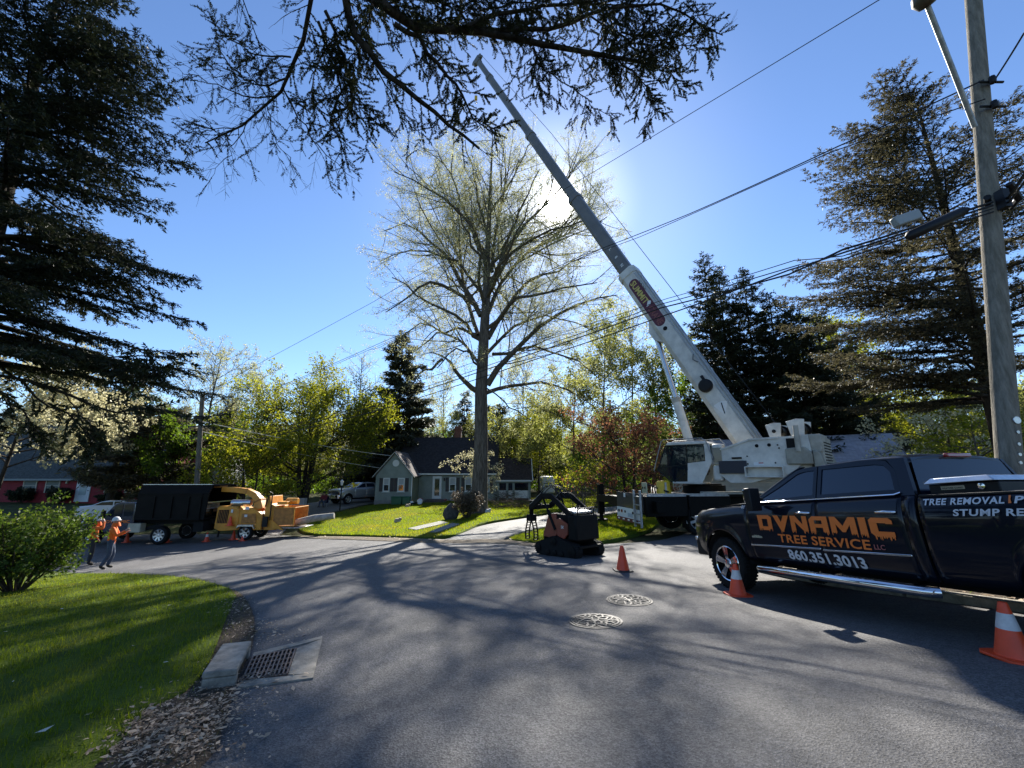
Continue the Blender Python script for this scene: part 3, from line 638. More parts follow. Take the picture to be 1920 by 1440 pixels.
# overhanging hemlock, its limbs reaching over the camera from a trunk just out of the picture
def overhang():
    base = Vector((-4.4, -1.6, gz(-4.4, -1.6)-.1))
    t = thing('hemlock_tree', 'dark hemlock boughs hanging over the street along the top of the picture', 'tree', base)
    mb = MB(); mb.tube([base, base+Vector((.1,.1,5)), base+Vector((.3,.4,10)), base+Vector((.4,.5,16))], [.42,.36,.27,.08], 12); mb.build('trunk', M_bark_dark, t, smooth=60, world=True)
    tw = Twigs(); tips = []
    hub = np.array([-3.9, -1.0, 8.6]); hub2 = np.array([-4.0,-1.1,7.6])
    def PX(L, D0, D1):
        n = len(L); return np.array([tuple(W(a, b, D0+(D1-D0)*i/(n-1))) for i, (a, b) in enumerate(L)])
    def res(P, n):
        s = np.concatenate([[0], np.cumsum(np.linalg.norm(np.diff(P, axis=0), axis=1))]); u = np.linspace(0, s[-1], n)
        return np.column_stack([np.interp(u, s, P[:,k]) for k in range(3)]), s[-1]
    D = 6.4
    limbs = [ # pixels, depth from-to, radius from-to, leafiness
     ([(560,-190),(640,-60),(690,10),(725,40),(764,54),(798,50),(882,54),(967,68),(1051,93),(1107,107),(1165,112),(1230,122)], 5.6, 7.6, .165, .03, .75, hub),
     ([(882,53),(961,60),(1051,51),(1107,25),(1164,10),(1248,17),(1310,42),(1355,66)], 6.7, 7.6, .05, .012, .8, None),
     ([(870,52),(939,23),(1023,11),(1119,7),(1200,-14)], 6.6, 7.4, .045, .012, .8, None),
     ([(560,-120),(600,-30),(597,40),(545,107),(539,146),(517,180),(466,225),(421,253),(385,268)], 5.2, 6.6, .085, .012, .28, hub2),
     ([(640,-60),(655,40),(708,133),(759,169),(809,205),(854,242),(899,279)], 5.6, 6.4, .07, .022, .55, None),
     ([(740,45),(790,80),(820,115),(862,170),(885,222),(928,253)], 6.2, 6.8, .045, .008, 1.5, None),
     ([(440,-60),(445,10),(475,62),(500,130),(506,175)], 5.4, 6.2, .022, .006, .35, hub2),
     ([(1090,104),(1136,101),(1197,141),(1225,185),(1228,215)], 7.3, 7.6, .028, .008, 1.9, None),
     ([(1000,80),(1004,120),(1012,172)], 7.0, 7.1, .014, .005, 1.2, None),
     ([(1000,90),(1017,124),(1068,163),(1119,203),(1158,226)], 7.0, 7.6, .016, .005, .8, None),
     ([(610,20),(640,80),(655,140),(660,200),(690,240)], 5.6, 6.2, .03, .006, 2.2, None),
     ([(597,40),(620,100),(640,160),(620,230),(650,300)], 5.7, 6.2, .025, .006, .8, None),
     ([(539,146),(500,160),(455,150),(420,110),(400,80)], 6.1, 6.6, .018, .005, .5, None),
     ([(517,180),(470,185),(410,160),(360,140),(335,128)], 6.1, 6.7, .015, .004, .35, None),
     ([(545,107),(480,100),(430,70),(405,55)], 6.0, 6.6, .016, .005, .55, None),
     ([(530,165),(560,220),(600,280),(665,335)], 6.1, 6.6, .016, .004, .5, None),
     ([(466,225),(440,270),(410,310),(395,335)], 6.4, 6.7, .010, .003, .12, None),
     ([(500,195),(510,250),(540,300),(560,330)], 6.3, 6.6, .010, .003, .3, None),
     ([(440,240),(390,245),(350,235)], 6.5, 6.7, .010, .003, .4, None),
     ([(1164,60),(1200,70),(1260,80),(1330,100)], 7.4, 7.7, .02, .004, 1.2, None),
     ([(1107,30),(1150,60),(1200,80),(1250,120),(1275,165)], 7.3, 7.7, .02, .004, 1.6, None),
     ([(1120,7),(1180,10),(1230,40),(1290,70)], 7.3, 7.7, .018, .004, 1.5, None),
     ([(900,20),(960,5),(1040,-5),(1120,-10)], 6.7, 7.2, .02, .005, 1.3, None),
     ([(700,10),(760,0),(830,-5),(900,-4)], 6.2, 6.7, .02, .005, 1.6, None),
     ([(708,133),(740,190),(770,235),(805,262)], 6.0, 6.4, .014, .004, .7, None),
     ([(640,60),(600,110),(580,170),(570,215)], 5.7, 6.0, .016, .004, 1.0, None),
     ([(800,60),(830,40),(880,15),(930,-10)], 6.4, 6.8, .02, .005, 1.2, None),
     ([(700,-10),(690,50),(665,95),(640,120)], 5.9, 6.0, .02, .005, 1.8, None)]
    nd_C, nd_A, nd_N = [], [], []
    def needles(tg, dens):
        L = np.linalg.norm(np.diff(tg, axis=0), axis=1).sum(); m = int(L*dens)
        if m < 2: return
        f = rng.uniform(.05, 1, m)*(len(tg)-1); i = np.minimum(f.astype(int), len(tg)-2); fr = (f-i)[:,None]
        C = tg[i]*(1-fr)+tg[i+1]*fr; dv = unit(tg[-1]-tg[0]); sv = unit(np.cross(dv, (0,0,1))); sg = rng.choice([-1,1], m)[:,None]
        A = dv*rng.uniform(.2,.7,(m,1)) + sv*sg + rng.normal(size=(m,3))*.25; A /= np.linalg.norm(A, axis=1, keepdims=True)
        nd_C.append(C+A*.011); nd_A.append(A)
    for L, D0, D1, r0, r1, leafy, hb in limbs:
        P = PX(L, D0, D1)
        if hb is not None: P = np.vstack([[hb], P])
        Q, ln = res(P, 12); Q[2:-1] += rng.normal(size=Q[2:-1].shape)*.02
        tw.add(Q, r0*.84, r1*.8, 8 if r0 > .04 else 5)
        skip = (0.42 if hb is not None else .05)
        nsec = max(4, int(ln*(1-skip)*(8.5+8.5*min(leafy,1.9))))
        for j in range(nsec):
            s = skip+(1-skip)*(j+rng.uniform(0,1))/nsec; q, d = poly_at(Q, min(s,.995)); o = rvec(); o[2] *= .4; o = unit(o-d*np.dot(o,d))
            l2 = rng.uniform(.22,.72)*(1.15-.45*s)
            b2 = wander(q, d*.55+o*.8+np.array([0,0,-.12]), l2, 5, .16, -.05); tw.add(b2, max(.0035, min(r1*.8, .007)), .0022, 3)
            for k in range(max(3, int(l2*15))):
                s2 = rng.uniform(.08,1); q2, d2 = poly_at(b2, min(s2,.99)); o2 = rvec(); o2 = unit(o2-d2*np.dot(o2,d2))
                l3 = rng.uniform(.08,.24); b3 = wander(q2, d2*.7+o2*.7+np.array([0,0,-.15]), l3, 4, .15, -.06); tw.add(b3, .0024, .0013, 3)
                if rng.uniform() < leafy*.85+.03: needles(b3, 330*min(1.5, .55+leafy*.6))
            if rng.uniform() < leafy: needles(b2, 220)
    V, F = tw.arrays(); np_mesh('branches', V, F, M_bark_dark, t, smooth=True)
    C = np.concatenate(nd_C); A = np.concatenate(nd_A); n = len(C); B = np.cross(A, rvec(n)*.8+np.array([0,0,1.])); B /= np.linalg.norm(B, axis=1, keepdims=True)+1e-9
    V, F = leaf_quads(C, A, B, .026*rng.uniform(.7,1.3,n), .0095*rng.uniform(.8,1.3,n)); np_mesh('foliage', V, F, M_needle, t); print('overhang needles', n)
    # small cones on the thin bare twigs
    return t
overhang()

# big dark conifer on the left, drooping boughs reaching towards the street
left_conifer = conifer('hemlock_tree', 'big dark conifer at the left edge with drooping layered boughs', -11.6, 8.6, 15.5, 4.9, M_needle, z0=.325, nb=14, droop=.30, ln=.105, wd=.030, dens=92, trunk_r=.38, shape=.42, secn=13, top=1., sag=.045, twl=.32, side=.05, fluff=.42)
# its long, almost bare lowest limbs hang into the street
def low_limbs(t):
    tw = Twigs(); Cs, As = [], []
    for L, r in (([(-230,640),(-60,690),(40,712),(120,738),(200,768),(290,772),(385,781)],.05),([(-230,600),(-40,650),(60,735),(140,790),(190,835)],.035),([(-220,660),(-20,720),(50,780),(90,840)],.03),([(-230,560),(0,640),(110,672),(230,672),(352,664)],.035),([(120,738),(170,800),(178,850)],.014),([(200,768),(235,735),(285,700),(300,690)],.014),([(0,640),(90,655),(170,690),(245,694)],.02)):
        P = np.array([tuple(W(a,b,9.3-i*.12)) for i,(a,b) in enumerate(L)]); q = np.linspace(0,len(P)-1,14); P = np.column_stack([np.interp(q,np.arange(len(P)),P[:,c]) for c in range(3)]); P[1:-1] += rng.normal(size=P[1:-1].shape)*.03
        tw.add(P, r, .008, 6)
        for j in range(46):
            s_ = rng.uniform(.25,1); p, d = poly_at(P, min(s_,.99)); o = rvec(); o[2] = o[2]*.35-.1; l = rng.uniform(.15,.75); b = wander(p, d*.6+o*.7, l, 4, .15, -.05); tw.add(b, .006, .002, 3)
            if rng.uniform() < .72:
                m = int(l*46); f = rng.uniform(.2,1,m)*3; ii = np.minimum(f.astype(int),2); fr = (f-ii)[:,None]; C = b[ii]*(1-fr)+b[ii+1]*fr; A = unit(b[-1]-b[0])*.7+rng.normal(size=(m,3))*.5; A /= np.linalg.norm(A,axis=1,keepdims=True); Cs.append(C+A*.05); As.append(A)
    V, F = tw.arrays(); np_mesh('low_limbs', V, F, M_bark_dark, t, smooth=True); C = np.concatenate(Cs); A = np.concatenate(As); n = len(C); B = np.cross(A, rvec(n)); B /= np.linalg.norm(B,axis=1,keepdims=True)+1e-9
    V, F = leaf_quads(C, A, B, .14*rng.uniform(.6,1.3,n), .04*rng.uniform(.7,1.3,n)); np_mesh('low_foliage', V, F, M_needle, t)
low_limbs(left_conifer)
# hemlock on the right behind the utility pole
conifer('hemlock_tree', 'tall brownish conifer behind the leaning utility pole', 15.2, 13.2, 15.2, 6.0, M_needle_b, z0=.26, nb=11, droop=.12, ln=.115, wd=.032, dens=58, trunk_r=.34, shape=.36, secn=12, sag=.03, twl=.36, side=2.9, lean=(-.3,0), gap=.0, fluff=.42)
# row of narrow dark spires behind the crane
sp = [(1318,478,31,2.6),(1345,500,33,2.9),(1392,505,32,2.9),(1440,548,30,3.0),(1484,575,28,3.2),(1528,585,28,3.4),(1572,690,31,2.8)]
lab = ['slimmest','second','third','fourth','fifth','sixth','last']
for i, (px_, py_, y_, r_) in enumerate(sp):
    conifer('cedar_tree', ['tallest dark cedar spire of the row behind the crane boom', 'dark cedar spire second from the boom in the row', 'dark cedar spire in the middle of the row behind the crane', 'dark cedar just above the crane winch with a shorter top', 'bushy dark cedar over the crane counterweight', 'wide dark cedar to the right of the crane with long low boughs', 'low dark cedar next to the grey roofed house'][i],
            xat(px_, y_, py_), y_, hat(px_, py_, y_), r_*1.32, M_needle, z0=.04, nb=8.5, droop=-.02, ln=.24, wd=.07, dens=48, trunk_r=.2, shape=.62, secn=9, sag=.02, fluff=.42, group='dark cedars behind the crane')
# spruce and pines on the left of the house
conifer('spruce_tree', 'grey green spruce standing behind the left gable of the green house', xat(742,49,880), 49, hat(748,622,49), 6.0, M_needle_s, z0=.04, nb=6.5, droop=.18, ln=.5, wd=.13, dens=36, fluff=.4, trunk_r=.3, shape=.7, secn=9, sag=.03)
conifer('spruce_tree', 'dark small spruce seen behind the roof of the green house', xat(870,60,800), 60, hat(872,735,60), 4.4, M_needle_s, z0=.04, nb=5, droop=.12, ln=.5, wd=.14, dens=30, fluff=.4, trunk_r=.25, shape=.8, secn=7)
conifer('spruce_tree', 'tall blue green pine standing before the roof of the red house', xat(212,36,900), 36, hat(205,705,36), 4.6, M_pine, z0=.36, nb=6.0, droop=.06, ln=.5, wd=.13, dens=34, fluff=.45, trunk_r=.3, shape=.6, secn=8)
conifer('spruce_tree', 'dark pine with bare lower limbs between the red house and the pole', xat(285,33,900), 33, hat(262,760,33), 5.4, M_needle_b, z0=.2, nb=8, droop=.12, ln=.36, wd=.09, dens=36, fluff=.45, trunk_r=.24, shape=.5, secn=9)
conifer('spruce_tree', 'dark green conifer in the shade behind the silver pickup', xat(690,54,900), 54, hat(690,790,54), 4.4, M_needle_s, z0=.03, nb=6, droop=.1, ln=.5, wd=.14, dens=34, fluff=.4, trunk_r=.25, shape=.5, secn=8)

# broad-leaved trees
def BL(name, label, px_, py_top, y_, spread, leaf, **kw):
    return broadleaf(name, label, xat(px_, y_), y_, hat(px_, py_top, y_), spread, leaf, **kw)
BL('maple_tree', 'yellow green maple with several dark trunks left of the silver pickup', 572, 742, 37, 7.0, M_yg, stems=4, nl=30, per=22, ln=.15, wd=.10, trunk_r=.24, clear=.16, sp=.2, bark=M_bark_dark, twig_n=2.8)
BL('maple_tree', 'low yellow green tree behind the chipper', 470, 836, 31, 3.6, M_yg, stems=3, nl=14, per=26, ln=.17, wd=.11, trunk_r=.1, clear=.12, sp=.18, bark=M_bark_dark)
BL('shrub_tree', 'fresh green tree behind the black chip truck', 330, 800, 33, 3.4, M_green, stems=3, nl=15, per=30, ln=.18, wd=.12, trunk_r=.1, clear=.1, sp=.2, bark=M_bark_dark)
BL('maple_tree', 'green bushy tree filling the gap beside the black truck box', 395, 838, 36, 2.8, M_green, stems=3, nl=12, per=26, ln=.18, wd=.12, trunk_r=.09, clear=.08, sp=.2)
BL('bare_tree', 'pale budding tree rising behind the far utility pole', 372, 650, 52, 6.6, M_bud, nl=17, per=11, ln=.15, wd=.09, trunk_r=.25, clear=.25, sp=.12, twig_n=3.4)
BL('bare_tree', 'pale thin budding tree left of the maple', 470, 690, 60, 5.6, M_bud, nl=14, per=9, ln=.16, wd=.09, trunk_r=.2, clear=.2, sp=.12)
BL('bare_tree', 'bare slender tree between the maple and the spruce', 655, 650, 66, 5.4, M_bud, nl=13, per=5, ln=.16, wd=.08, trunk_r=.2, clear=.2, sp=.1)
BL('dogwood_tree', 'cream flowering dogwood at the left edge in front of the red house', -5, 655, 23.5, 4.7, M_blossom, nl=24, per=24, ln=.15, wd=.12, trunk_r=.13, clear=.40, sp=.12, flat=.7, rise=.32, bark=M_bark_dark, twig_n=3.0)
BL('dogwood_tree', 'cream flowering dogwood by the door of the green house', 893, 838, 37, 2.1, M_blossom, nl=9, per=19, ln=.14, wd=.1, trunk_r=.06, clear=.35, sp=.12, flat=.6, rise=.3)
BL('dogwood_tree', 'cream flowering dogwood right of the grey roof on the right', 1752, 770, 20, 2.7, M_blossom, nl=12, per=17, ln=.13, wd=.1, trunk_r=.11, clear=.3, sp=.12, flat=.9, rise=.22, bark=M_bark_dark)
BL('shrub_tree', 'yellow green tree under the right hand conifer', 1850, 770, 17, 2.6, M_yg, nl=14, per=20, ln=.13, wd=.09, trunk_r=.1, clear=.15, sp=.14, flat=.6, rise=.25)
BL('maple_tree', 'bright yellow green tree right of the dark cedars', 1600, 590, 44, 5.0, M_yg, nl=15, per=19, ln=.24, wd=.15, trunk_r=.2, clear=.2, sp=.2)
BL('maple_tree', 'green tree low behind the grey roof', 1650, 730, 38, 3.4, M_yg, nl=12, per=22, ln=.2, wd=.13, trunk_r=.14, clear=.15, sp=.2)
BL('red_maple_tree', 'reddish brown small leaved maple behind the crane cab', 1178, 792, 25, 3.5, M_red, stems=4, nl=18, per=22, ln=.13, wd=.09, trunk_r=.08, clear=.1, sp=.15, bark=M_bark_dark, rise=.45)
BL('red_maple_tree', 'low reddish shrub at the foot of the crane', 1225, 860, 23, 1.8, M_red, stems=3, nl=9, per=22, ln=.12, wd=.08, trunk_r=.05, clear=.05, sp=.12, bark=M_bark_dark)
BL('shrub_tree', 'small yellow green shrub in front of the reddish maple', 1088, 868, 24, 1.5, M_yg, stems=3, nl=8, per=17, ln=.12, wd=.08, trunk_r=.04, clear=.08, sp=.14)
BL('maple_tree', 'pale yellow green tree behind the dogwood on the right', 1790, 740, 33, 4.6, M_yg, nl=16, per=20, ln=.17, wd=.12, trunk_r=.15, clear=.12, sp=.2)
BL('shrub_tree', 'light green tree right behind the utility pole', 1890, 735, 30, 4.2, M_paleg, nl=14, per=20, ln=.17, wd=.12, trunk_r=.15, clear=.1, sp=.2)
bk = [(955,800,46,4.2,M_paleg,'pale green tree close behind the porch roof'),(1010,770,50,4.6,M_yg,'yellow green tree behind the porch of the green house'),
      (1075,700,42,4.6,M_paleg,'pale leafing tree behind the camper'),(1130,610,40,5.8,M_paleg,'tall pale leafing tree behind the reddish maple'),(1190,560,46,6.0,M_bud,'tall budding tree left of the crane boom'),
      (1240,640,38,4.8,M_paleg,'pale green tree behind the lift cylinder of the crane'),(1280,700,36,4.2,M_green,'dark green tree behind the crane cab'),(1030,820,58,4.0,M_green,'green tree in the far wood beyond the camper'),
      (985,660,62,6.0,M_bud,'faint bare tree far behind the big oak'),(830,700,66,6.0,M_bud,'faint bare tree above the roof of the green house'),(1120,840,34,2.4,M_green,'dark green bush tree behind the reddish maple')]
for px_, pt, y_, s_, lf, lb in bk:
    BL('woodland_tree', lb, px_, pt, y_, s_, lf, nl=14, per=20 if lf is not M_bud else 10, ln=.2, wd=.12, trunk_r=.17, clear=.15, sp=.2, bark=M_bark)
# the wood that closes the view: copies of a few grown trees, each a thing of its own
wood_protos = [o for o in bpy.data.objects if o.parent is None and o.get('category') == 'tree' and o.name.split('.')[0] in ('woodland_tree','maple_tree','bare_tree','spruce_tree')]
wood_protos = [o for o in wood_protos if 'multi' not in o['label'] and len(o.children) == 3]
WL = {'woodland_tree': 'tree of the far wood behind the houses', 'maple_tree': 'yellow green tree of the far wood behind the houses', 'bare_tree': 'bare budding tree of the far wood behind the houses', 'spruce_tree': 'dark conifer of the far wood behind the houses'}
for i in range(96):
    px_ = -200 + i*24.5 + nrand()*16; y_ = random.choice([56,62,68,75,84]) + nrand()*3
    pr = random.choice(wood_protos); src = ROOTM[pr.name].translation; x_ = xat(px_, y_)
    c = copy_tree(pr); k = random.uniform(.55, .95); tgt = random.uniform(8.5, 13)
    zmax = max((pr.children[j].bound_box[6][2] for j in range(3))); k = tgt/max(zmax, 3)
    c.matrix_world = Matrix.Translation((x_, y_, gz(x_, y_)+.2)) @ Matrix.Rotation(random.uniform(0,6.28), 4, 'Z') @ Matrix.Scale(k, 4)
    nm = pr.name.split('.')[0]; tag(c, WL[nm], 'tree', {'woodland_tree':'leafing trees of the far wood','maple_tree':'yellow green trees of the far wood','bare_tree':'bare trees of the far wood','spruce_tree':'conifers of the far wood'}[nm])

# bushes
def bush(name, label, x, y, H, rad, leaf, per=9, ln=.07, wd=.045, n=26, r=.02, sp=.06, rise=1.1, twig_n=6, cat='shrub', group=None, tail=None):
    b = Vector((x, y, gz(x, y))); t = thing(name, label, cat, b, group=group); tw = Twigs(); tips = []
    prm = [dict(n=twig_n, t0=.2, ang=(22,58), ratio=.42, min=.18, P=4, wob=.2, up=.05, rl=.012, rmin=.004, s=3, r=0), dict(n=8, t0=.1, ang=(25,60), ratio=.45, min=.10, P=3, wob=.2, up=.0, rl=.01, rmin=.002, s=3, r=0)]
    for i in range(n):
        az = i*2.4+rng.uniform(-.3,.3); k = math.sqrt((i+.5)/n); br = wander((b.x+.1*math.cos(az)*k, b.y+.1*math.sin(az)*k, b.z-.05), (k*rad/H*math.cos(az)*1.25, k*rad/H*math.sin(az)*1.25, rise), H*rng.uniform(.75,1.1)*(1.15-.2*k), 6, .10, -.01)
        tw.add(br, r, r*.25, 5); sprout(br, H, r*.8, 0, prm, tw, tips)
    V, F = tw.arrays(); np_mesh('stems', V, F, M_bark_brown, t, smooth=True)
    V, F = tip_leaves(tips, per, ln, wd, sp, .1); np_mesh('foliage', V, F, leaf, t); return t
M_shrub = leafmat('shrub_leaf', (.045,.085,.015), (.14,.20,.04), .5, (1.25,1.25,.6))
p = G(28,1110); bush('shrub', 'leafy green shrub on the near lawn at the left edge', p.x, p.y, 1.72, 1.15, M_shrub, n=30, per=6, ln=.085, wd=.05, twig_n=4.2)
bush('shrub', 'yellow green clipped bush behind the near shrub', p.x-2.9, p.y+1.4, 1.95, 1.7, leafmat('bush_leaf', (.08,.12,.015), (.22,.24,.05), .5, (1.2,1.2,.6)), n=26, per=8, ln=.085, wd=.055, twig_n=3.8)
p = G(930,968); 
q = G(876,972); bush('shrub', 'brown dry bush at the foot of the big oak', q.x, q.y, 1.35, .75, leafmat('dry_leaf', (.05,.04,.025), (.17,.13,.09), .3), n=20, per=8, ln=.08, wd=.05)
for i, (px_, py_, h_, lb) in enumerate(((38,944,1.1,'dark foundation bush under the left window of the red house'),(108,944,1.2,'dark foundation bush between the window and the white door'),(205,946,1.0,'dark foundation bush right of the white door'))):
    x_ = xat(px_, 38.6, py_); bush('shrub', lb, x_, 38.6, h_, .9, M_needle, n=16, per=10, ln=.12, wd=.08, twig_n=5)

# the distant wood behind everything reads as one mass of young leaves and stems
n = 150000; x = rng.uniform(-120,120,n); y = rng.uniform(78,104,n); top = 8.2+2.2*np.sin(x*.21+1)+1.6*np.sin(x*.53)+1.2*np.sin(x*1.3+2)+rng.normal(size=n)*.9
z = gz_arr(x,y)+top*rng.uniform(.02,1,n)**.8; A = rvec(n); B = np.cross(A, rvec(n)); B /= np.linalg.norm(B,axis=1,keepdims=True)+1e-9
V, F = leaf_quads(np.column_stack([x,y,z]), A, B, .62*rng.uniform(.6,1.3,n), .42*rng.uniform(.6,1.3,n)); tag(np_mesh('far_wood', V, F, leafmat('far_leaf', (.05,.06,.022), (.17,.17,.06), .5, (1.2,1.2,.7))), kind='stuff')
tw = Twigs()
for i in range(420):
    x_, y_ = rng.uniform(-110,110), rng.uniform(62,98); g_ = gz(x_,y_); h_ = rng.uniform(7,12); tw.add(wander((x_,y_,g_-.2),(0,0,1),h_,5,.06,.03), rng.uniform(.08,.2), .03, 5)
V, F = tw.arrays(); tag(np_mesh('far_stems', V, F, M_bark), kind='stuff')
# undergrowth at the wood's edge
n = 60000; x = rng.uniform(-80,80,n); y = rng.uniform(50,78,n); k = rng.uniform(0,1,n) < np.clip((np.abs(x+4)-9)/6+ (y-56)/6, 0, 1); x, y = x[k], y[k]; n = len(x)
z = gz_arr(x,y)+rng.uniform(0,1,n)**1.6*(1.6+1.2*np.sin(x*.9)*np.sin(y*.7+1)); A = rvec(n); B = np.cross(A, rvec(n)); B /= np.linalg.norm(B,axis=1,keepdims=True)+1e-9
V, F = leaf_quads(np.column_stack([x,y,z]), A, B, .34*rng.uniform(.6,1.3,n), .22*rng.uniform(.6,1.3,n)); tag(np_mesh('undergrowth', V, F, M_green), kind='stuff')
# ================================================================= PICKUPS
def paint(name, c, rough=.16, coat=1., metal=0.):
    return mat(name, c, rough, metal, coat=coat, spec=.6)
M_navy = mat('black_navy_paint', (.003,.005,.012), .4, coat=.55, spec=.1); M_silver = paint('silver_paint', (.42,.44,.46), .3, 1, .6)
M_chrome = mat('chrome', (.78,.78,.8), .08, 1.0); M_rubber = mat('tyre_rubber', (.009,.009,.009), .85, var=.3, scale=20, spec=.25); M_black = mat('black_plastic', (.007,.007,.008), .5, spec=.3)
M_gap = mat('dark_gap', (.004,.004,.004), .9); M_glass = glassmat('tinted_glass', (.30,.40,.55), .12); M_lamp = mat('lamp_glass', (.62,.62,.6), .1, .3, coat=1); M_redlamp = mat('red_lamp', (.35,.012,.012), .15, coat=1)
M_alu = mat('aluminium', (.62,.63,.64), .32, .9, var=.15, scale=9); M_orange_txt = mat('orange_vinyl', (.86,.20,.03), .5); M_white_txt = mat('white_vinyl', (.62,.63,.66), .45); M_amber = mat('amber_lamp', (.6,.18,.02), .2)
M_seat = mat('seat_cloth', (.02,.02,.022), .9); M_pink_txt = mat('pale_red_vinyl', (.42,.13,.12), .5)
SP_ = [(.44,.90),(.52,.945),(.60,.98),(.75,1.0),(.95,1.006),(1.10,1.012),(1.20,1.004),(1.28,.985),(1.33,.962),(1.37,.935)]
def yside(z): return float(np.interp(z, [p[0] for p in SP_], [p[1] for p in SP_]))
def yfront(x): return -.13*max(0., (x-.25)/.6)**2
def ytop(z): return .935-(z-1.37)*.36
TOPX = [(.86,1.13),(.80,1.20),(.6,1.255),(.2,1.30),(-.3,1.335),(-.62,1.35),(-2.93,1.375),(-6,1.365)]
def ztop(x): return float(np.interp(-x, [-p[0] for p in TOPX], [p[1] for p in TOPX]))
WB, WR, WZ, AR = 4.2, .405, .405, .505
def zbot(x, lo=.50):
    z = lo if x < .62 else lo+ (x-.62)*.3
    for xc in (0., -WB):
        if abs(x-xc) < AR: z = max(z, WZ+.03+math.sqrt(max(0, AR*AR-(x-xc)**2))*1.0)
    return z
def side_panel(x0, x1, sgn, step=.05, lo=.50):
    xs = set(np.linspace(x0, x1, max(3, int(abs(x0-x1)/step))).tolist())
    for xc in (0., -WB):
        for a in np.linspace(0, math.pi, 25):
            x = xc+AR*math.cos(a)
            if min(x0,x1) < x < max(x0,x1): xs.add(x)
    xs = sorted(xs); nz_ = 13; V = []; F = []
    for x in xs:
        b, t = zbot(x, lo), ztop(x)
        near = min(abs(math.hypot(x-xc, b-WZ-.03)-AR) for xc in (0., -WB)) < .02
        for j in range(nz_+1):
            z = b+(t-b)*j/nz_; zn = z*1.37/t if z > .9 else z; y = yside(min(zn, 1.37))+yfront(x)
            fl = max(0, 1-(z-b)/.13) if b > lo+.04 else 0
            V.append((x, sgn*(y+.022*fl), z))
    n = nz_+1
    for i in range(len(xs)-1):
        for j in range(nz_): F.append((i*n+j, (i+1)*n+j, (i+1)*n+j+1, i*n+j+1))
    return V, F
def solid(o, th=.035):
    m = o.modifiers.new('thick', 'SOLIDIFY'); m.thickness = th; m.offset = -1; return o
def panel_obj(name, x0, x1, sgn, m, parent, lo=.50):
    V, F = side_panel(x0, x1, sgn, lo=lo); b = MB(); b.add(V, F if sgn > 0 else [f[::-1] for f in F])
    me_o = b.build(name, m, parent, smooth=45)
    # keep outward normals so the thickness goes inwards
    me = me_o.data; bm = bmesh.new(); bm.from_mesh(me)
    if sum(f.normal.y*sgn for f in bm.faces) < 0: bmesh.ops.reverse_faces(bm, faces=bm.faces)
    bm.to_mesh(me); bm.free(); me.shade_smooth(); return solid(me_o)
def wheel(parent, x, y, z, sgn, rimmat, r=WR, w=.26, spokes=5, double=True):
    """tyre and spoked rim, turned about the Y axis"""
    ty = MB(); h = w/2
    ty.lathe([(r*.66,-h*.92),(r*.80,-h),(r*.94,-h*.95),(r*.99,-h*.72),(r,-h*.3),(r,h*.3),(r*.99,h*.72),(r*.94,h*.95),(r*.80,h),(r*.66,h*.92)], (x,y,z), 'Y', 40, False)
    for i in range(46):   # tread blocks
        a = 2*math.pi*i/46; m = Matrix.Rotation(a, 4, 'Y'); c = Vector((x,y,z))
        for yy in (-h*.55, h*.55): ty.box(c + m @ Vector((r*1.002, yy, 0)), (.016, h*.62, r*.075), m.to_3x3())
    t = ty.build('tyre', M_rubber, parent, smooth=35)
    rm = MB(); rr = r*.665; o = sgn*h*.86
    rm.lathe([(rr*1.02,sgn*h*.95),(rr,sgn*h*.98),(rr*.95,sgn*h*.92),(rr*.90,sgn*h*.5),(rr*.88,-sgn*h*.8),(rr*.86,-sgn*h*.8),(rr*.86,sgn*h*.5)], (x,y,z), 'Y', 36, False)
    rm.lathe([(rr*.30,sgn*h*.2),(rr*.30,sgn*h*.80),(rr*.24,sgn*h*.96),(rr*.05,sgn*h*1.0)], (x,y,z), 'Y', 20)
    for i in range(spokes):
        a = 2*math.pi*i/spokes+.3
        for da in ((-.13,.13) if double else (0,)):
            p0 = Vector((x+rr*.25*math.cos(a+da*.8), y+o*.80, z+rr*.25*math.sin(a+da*.8))); p1 = Vector((x+rr*.94*math.cos(a+da), y+o*.95, z+rr*.94*math.sin(a+da)))
            rm.bar(p0, p1, .05 if double else .085, .045, (0,1,0))
    rim = rm.build('rim', rimmat, parent, smooth=35)
    bk = MB(); bk.lathe([(.01,-sgn*h*.3),(rr*.85,-sgn*h*.3),(rr*.85,-sgn*h*.42),(.01,-sgn*h*.42)], (x,y,z), 'Y', 24); bk.build('brake_disc', M_black, parent)
def band(mb, poly, y_of_z, sgn, inset=.045, th=.02):
    """frame round a window lying on the sloping cab side"""
    c = Vector((sum(p[0] for p in poly)/len(poly), sum(p[1] for p in poly)/len(poly))); n = len(poly); inner = []
    P = [Vector(p) for p in poly]
    ar = sum(P[i].x*P[(i+1)%n].y-P[(i+1)%n].x*P[i].y for i in range(n)); s = 1 if ar > 0 else -1
    for i in range(n):
        a, b, d = P[i-1], P[i], P[(i+1)%n]; e1 = (b-a).normalized(); e2 = (d-b).normalized()
        n1 = Vector((-e1.y, e1.x))*s; n2 = Vector((-e2.y, e2.x))*s; k = n1+n2; inner.append(b + k*(inset/max(.35, 1+n1.dot(n2))))
    def q(p, off): return (p.x, sgn*(y_of_z(p.y)+off), p.y)
    V = [q(p,.004) for p in P]+[q(p,.004) for p in inner]+[q(p,-th) for p in P]+[q(p,-th) for p in inner]; F = []
    for i in range(n):
        j = (i+1)%n; F += [(i,j,n+j,n+i), (2*n+i,3*n+i,3*n+j,2*n+j), (n+i,n+j,3*n+j,3*n+i), (i,2*n+i,2*n+j,j)]
    mb.add(V, F); return inner
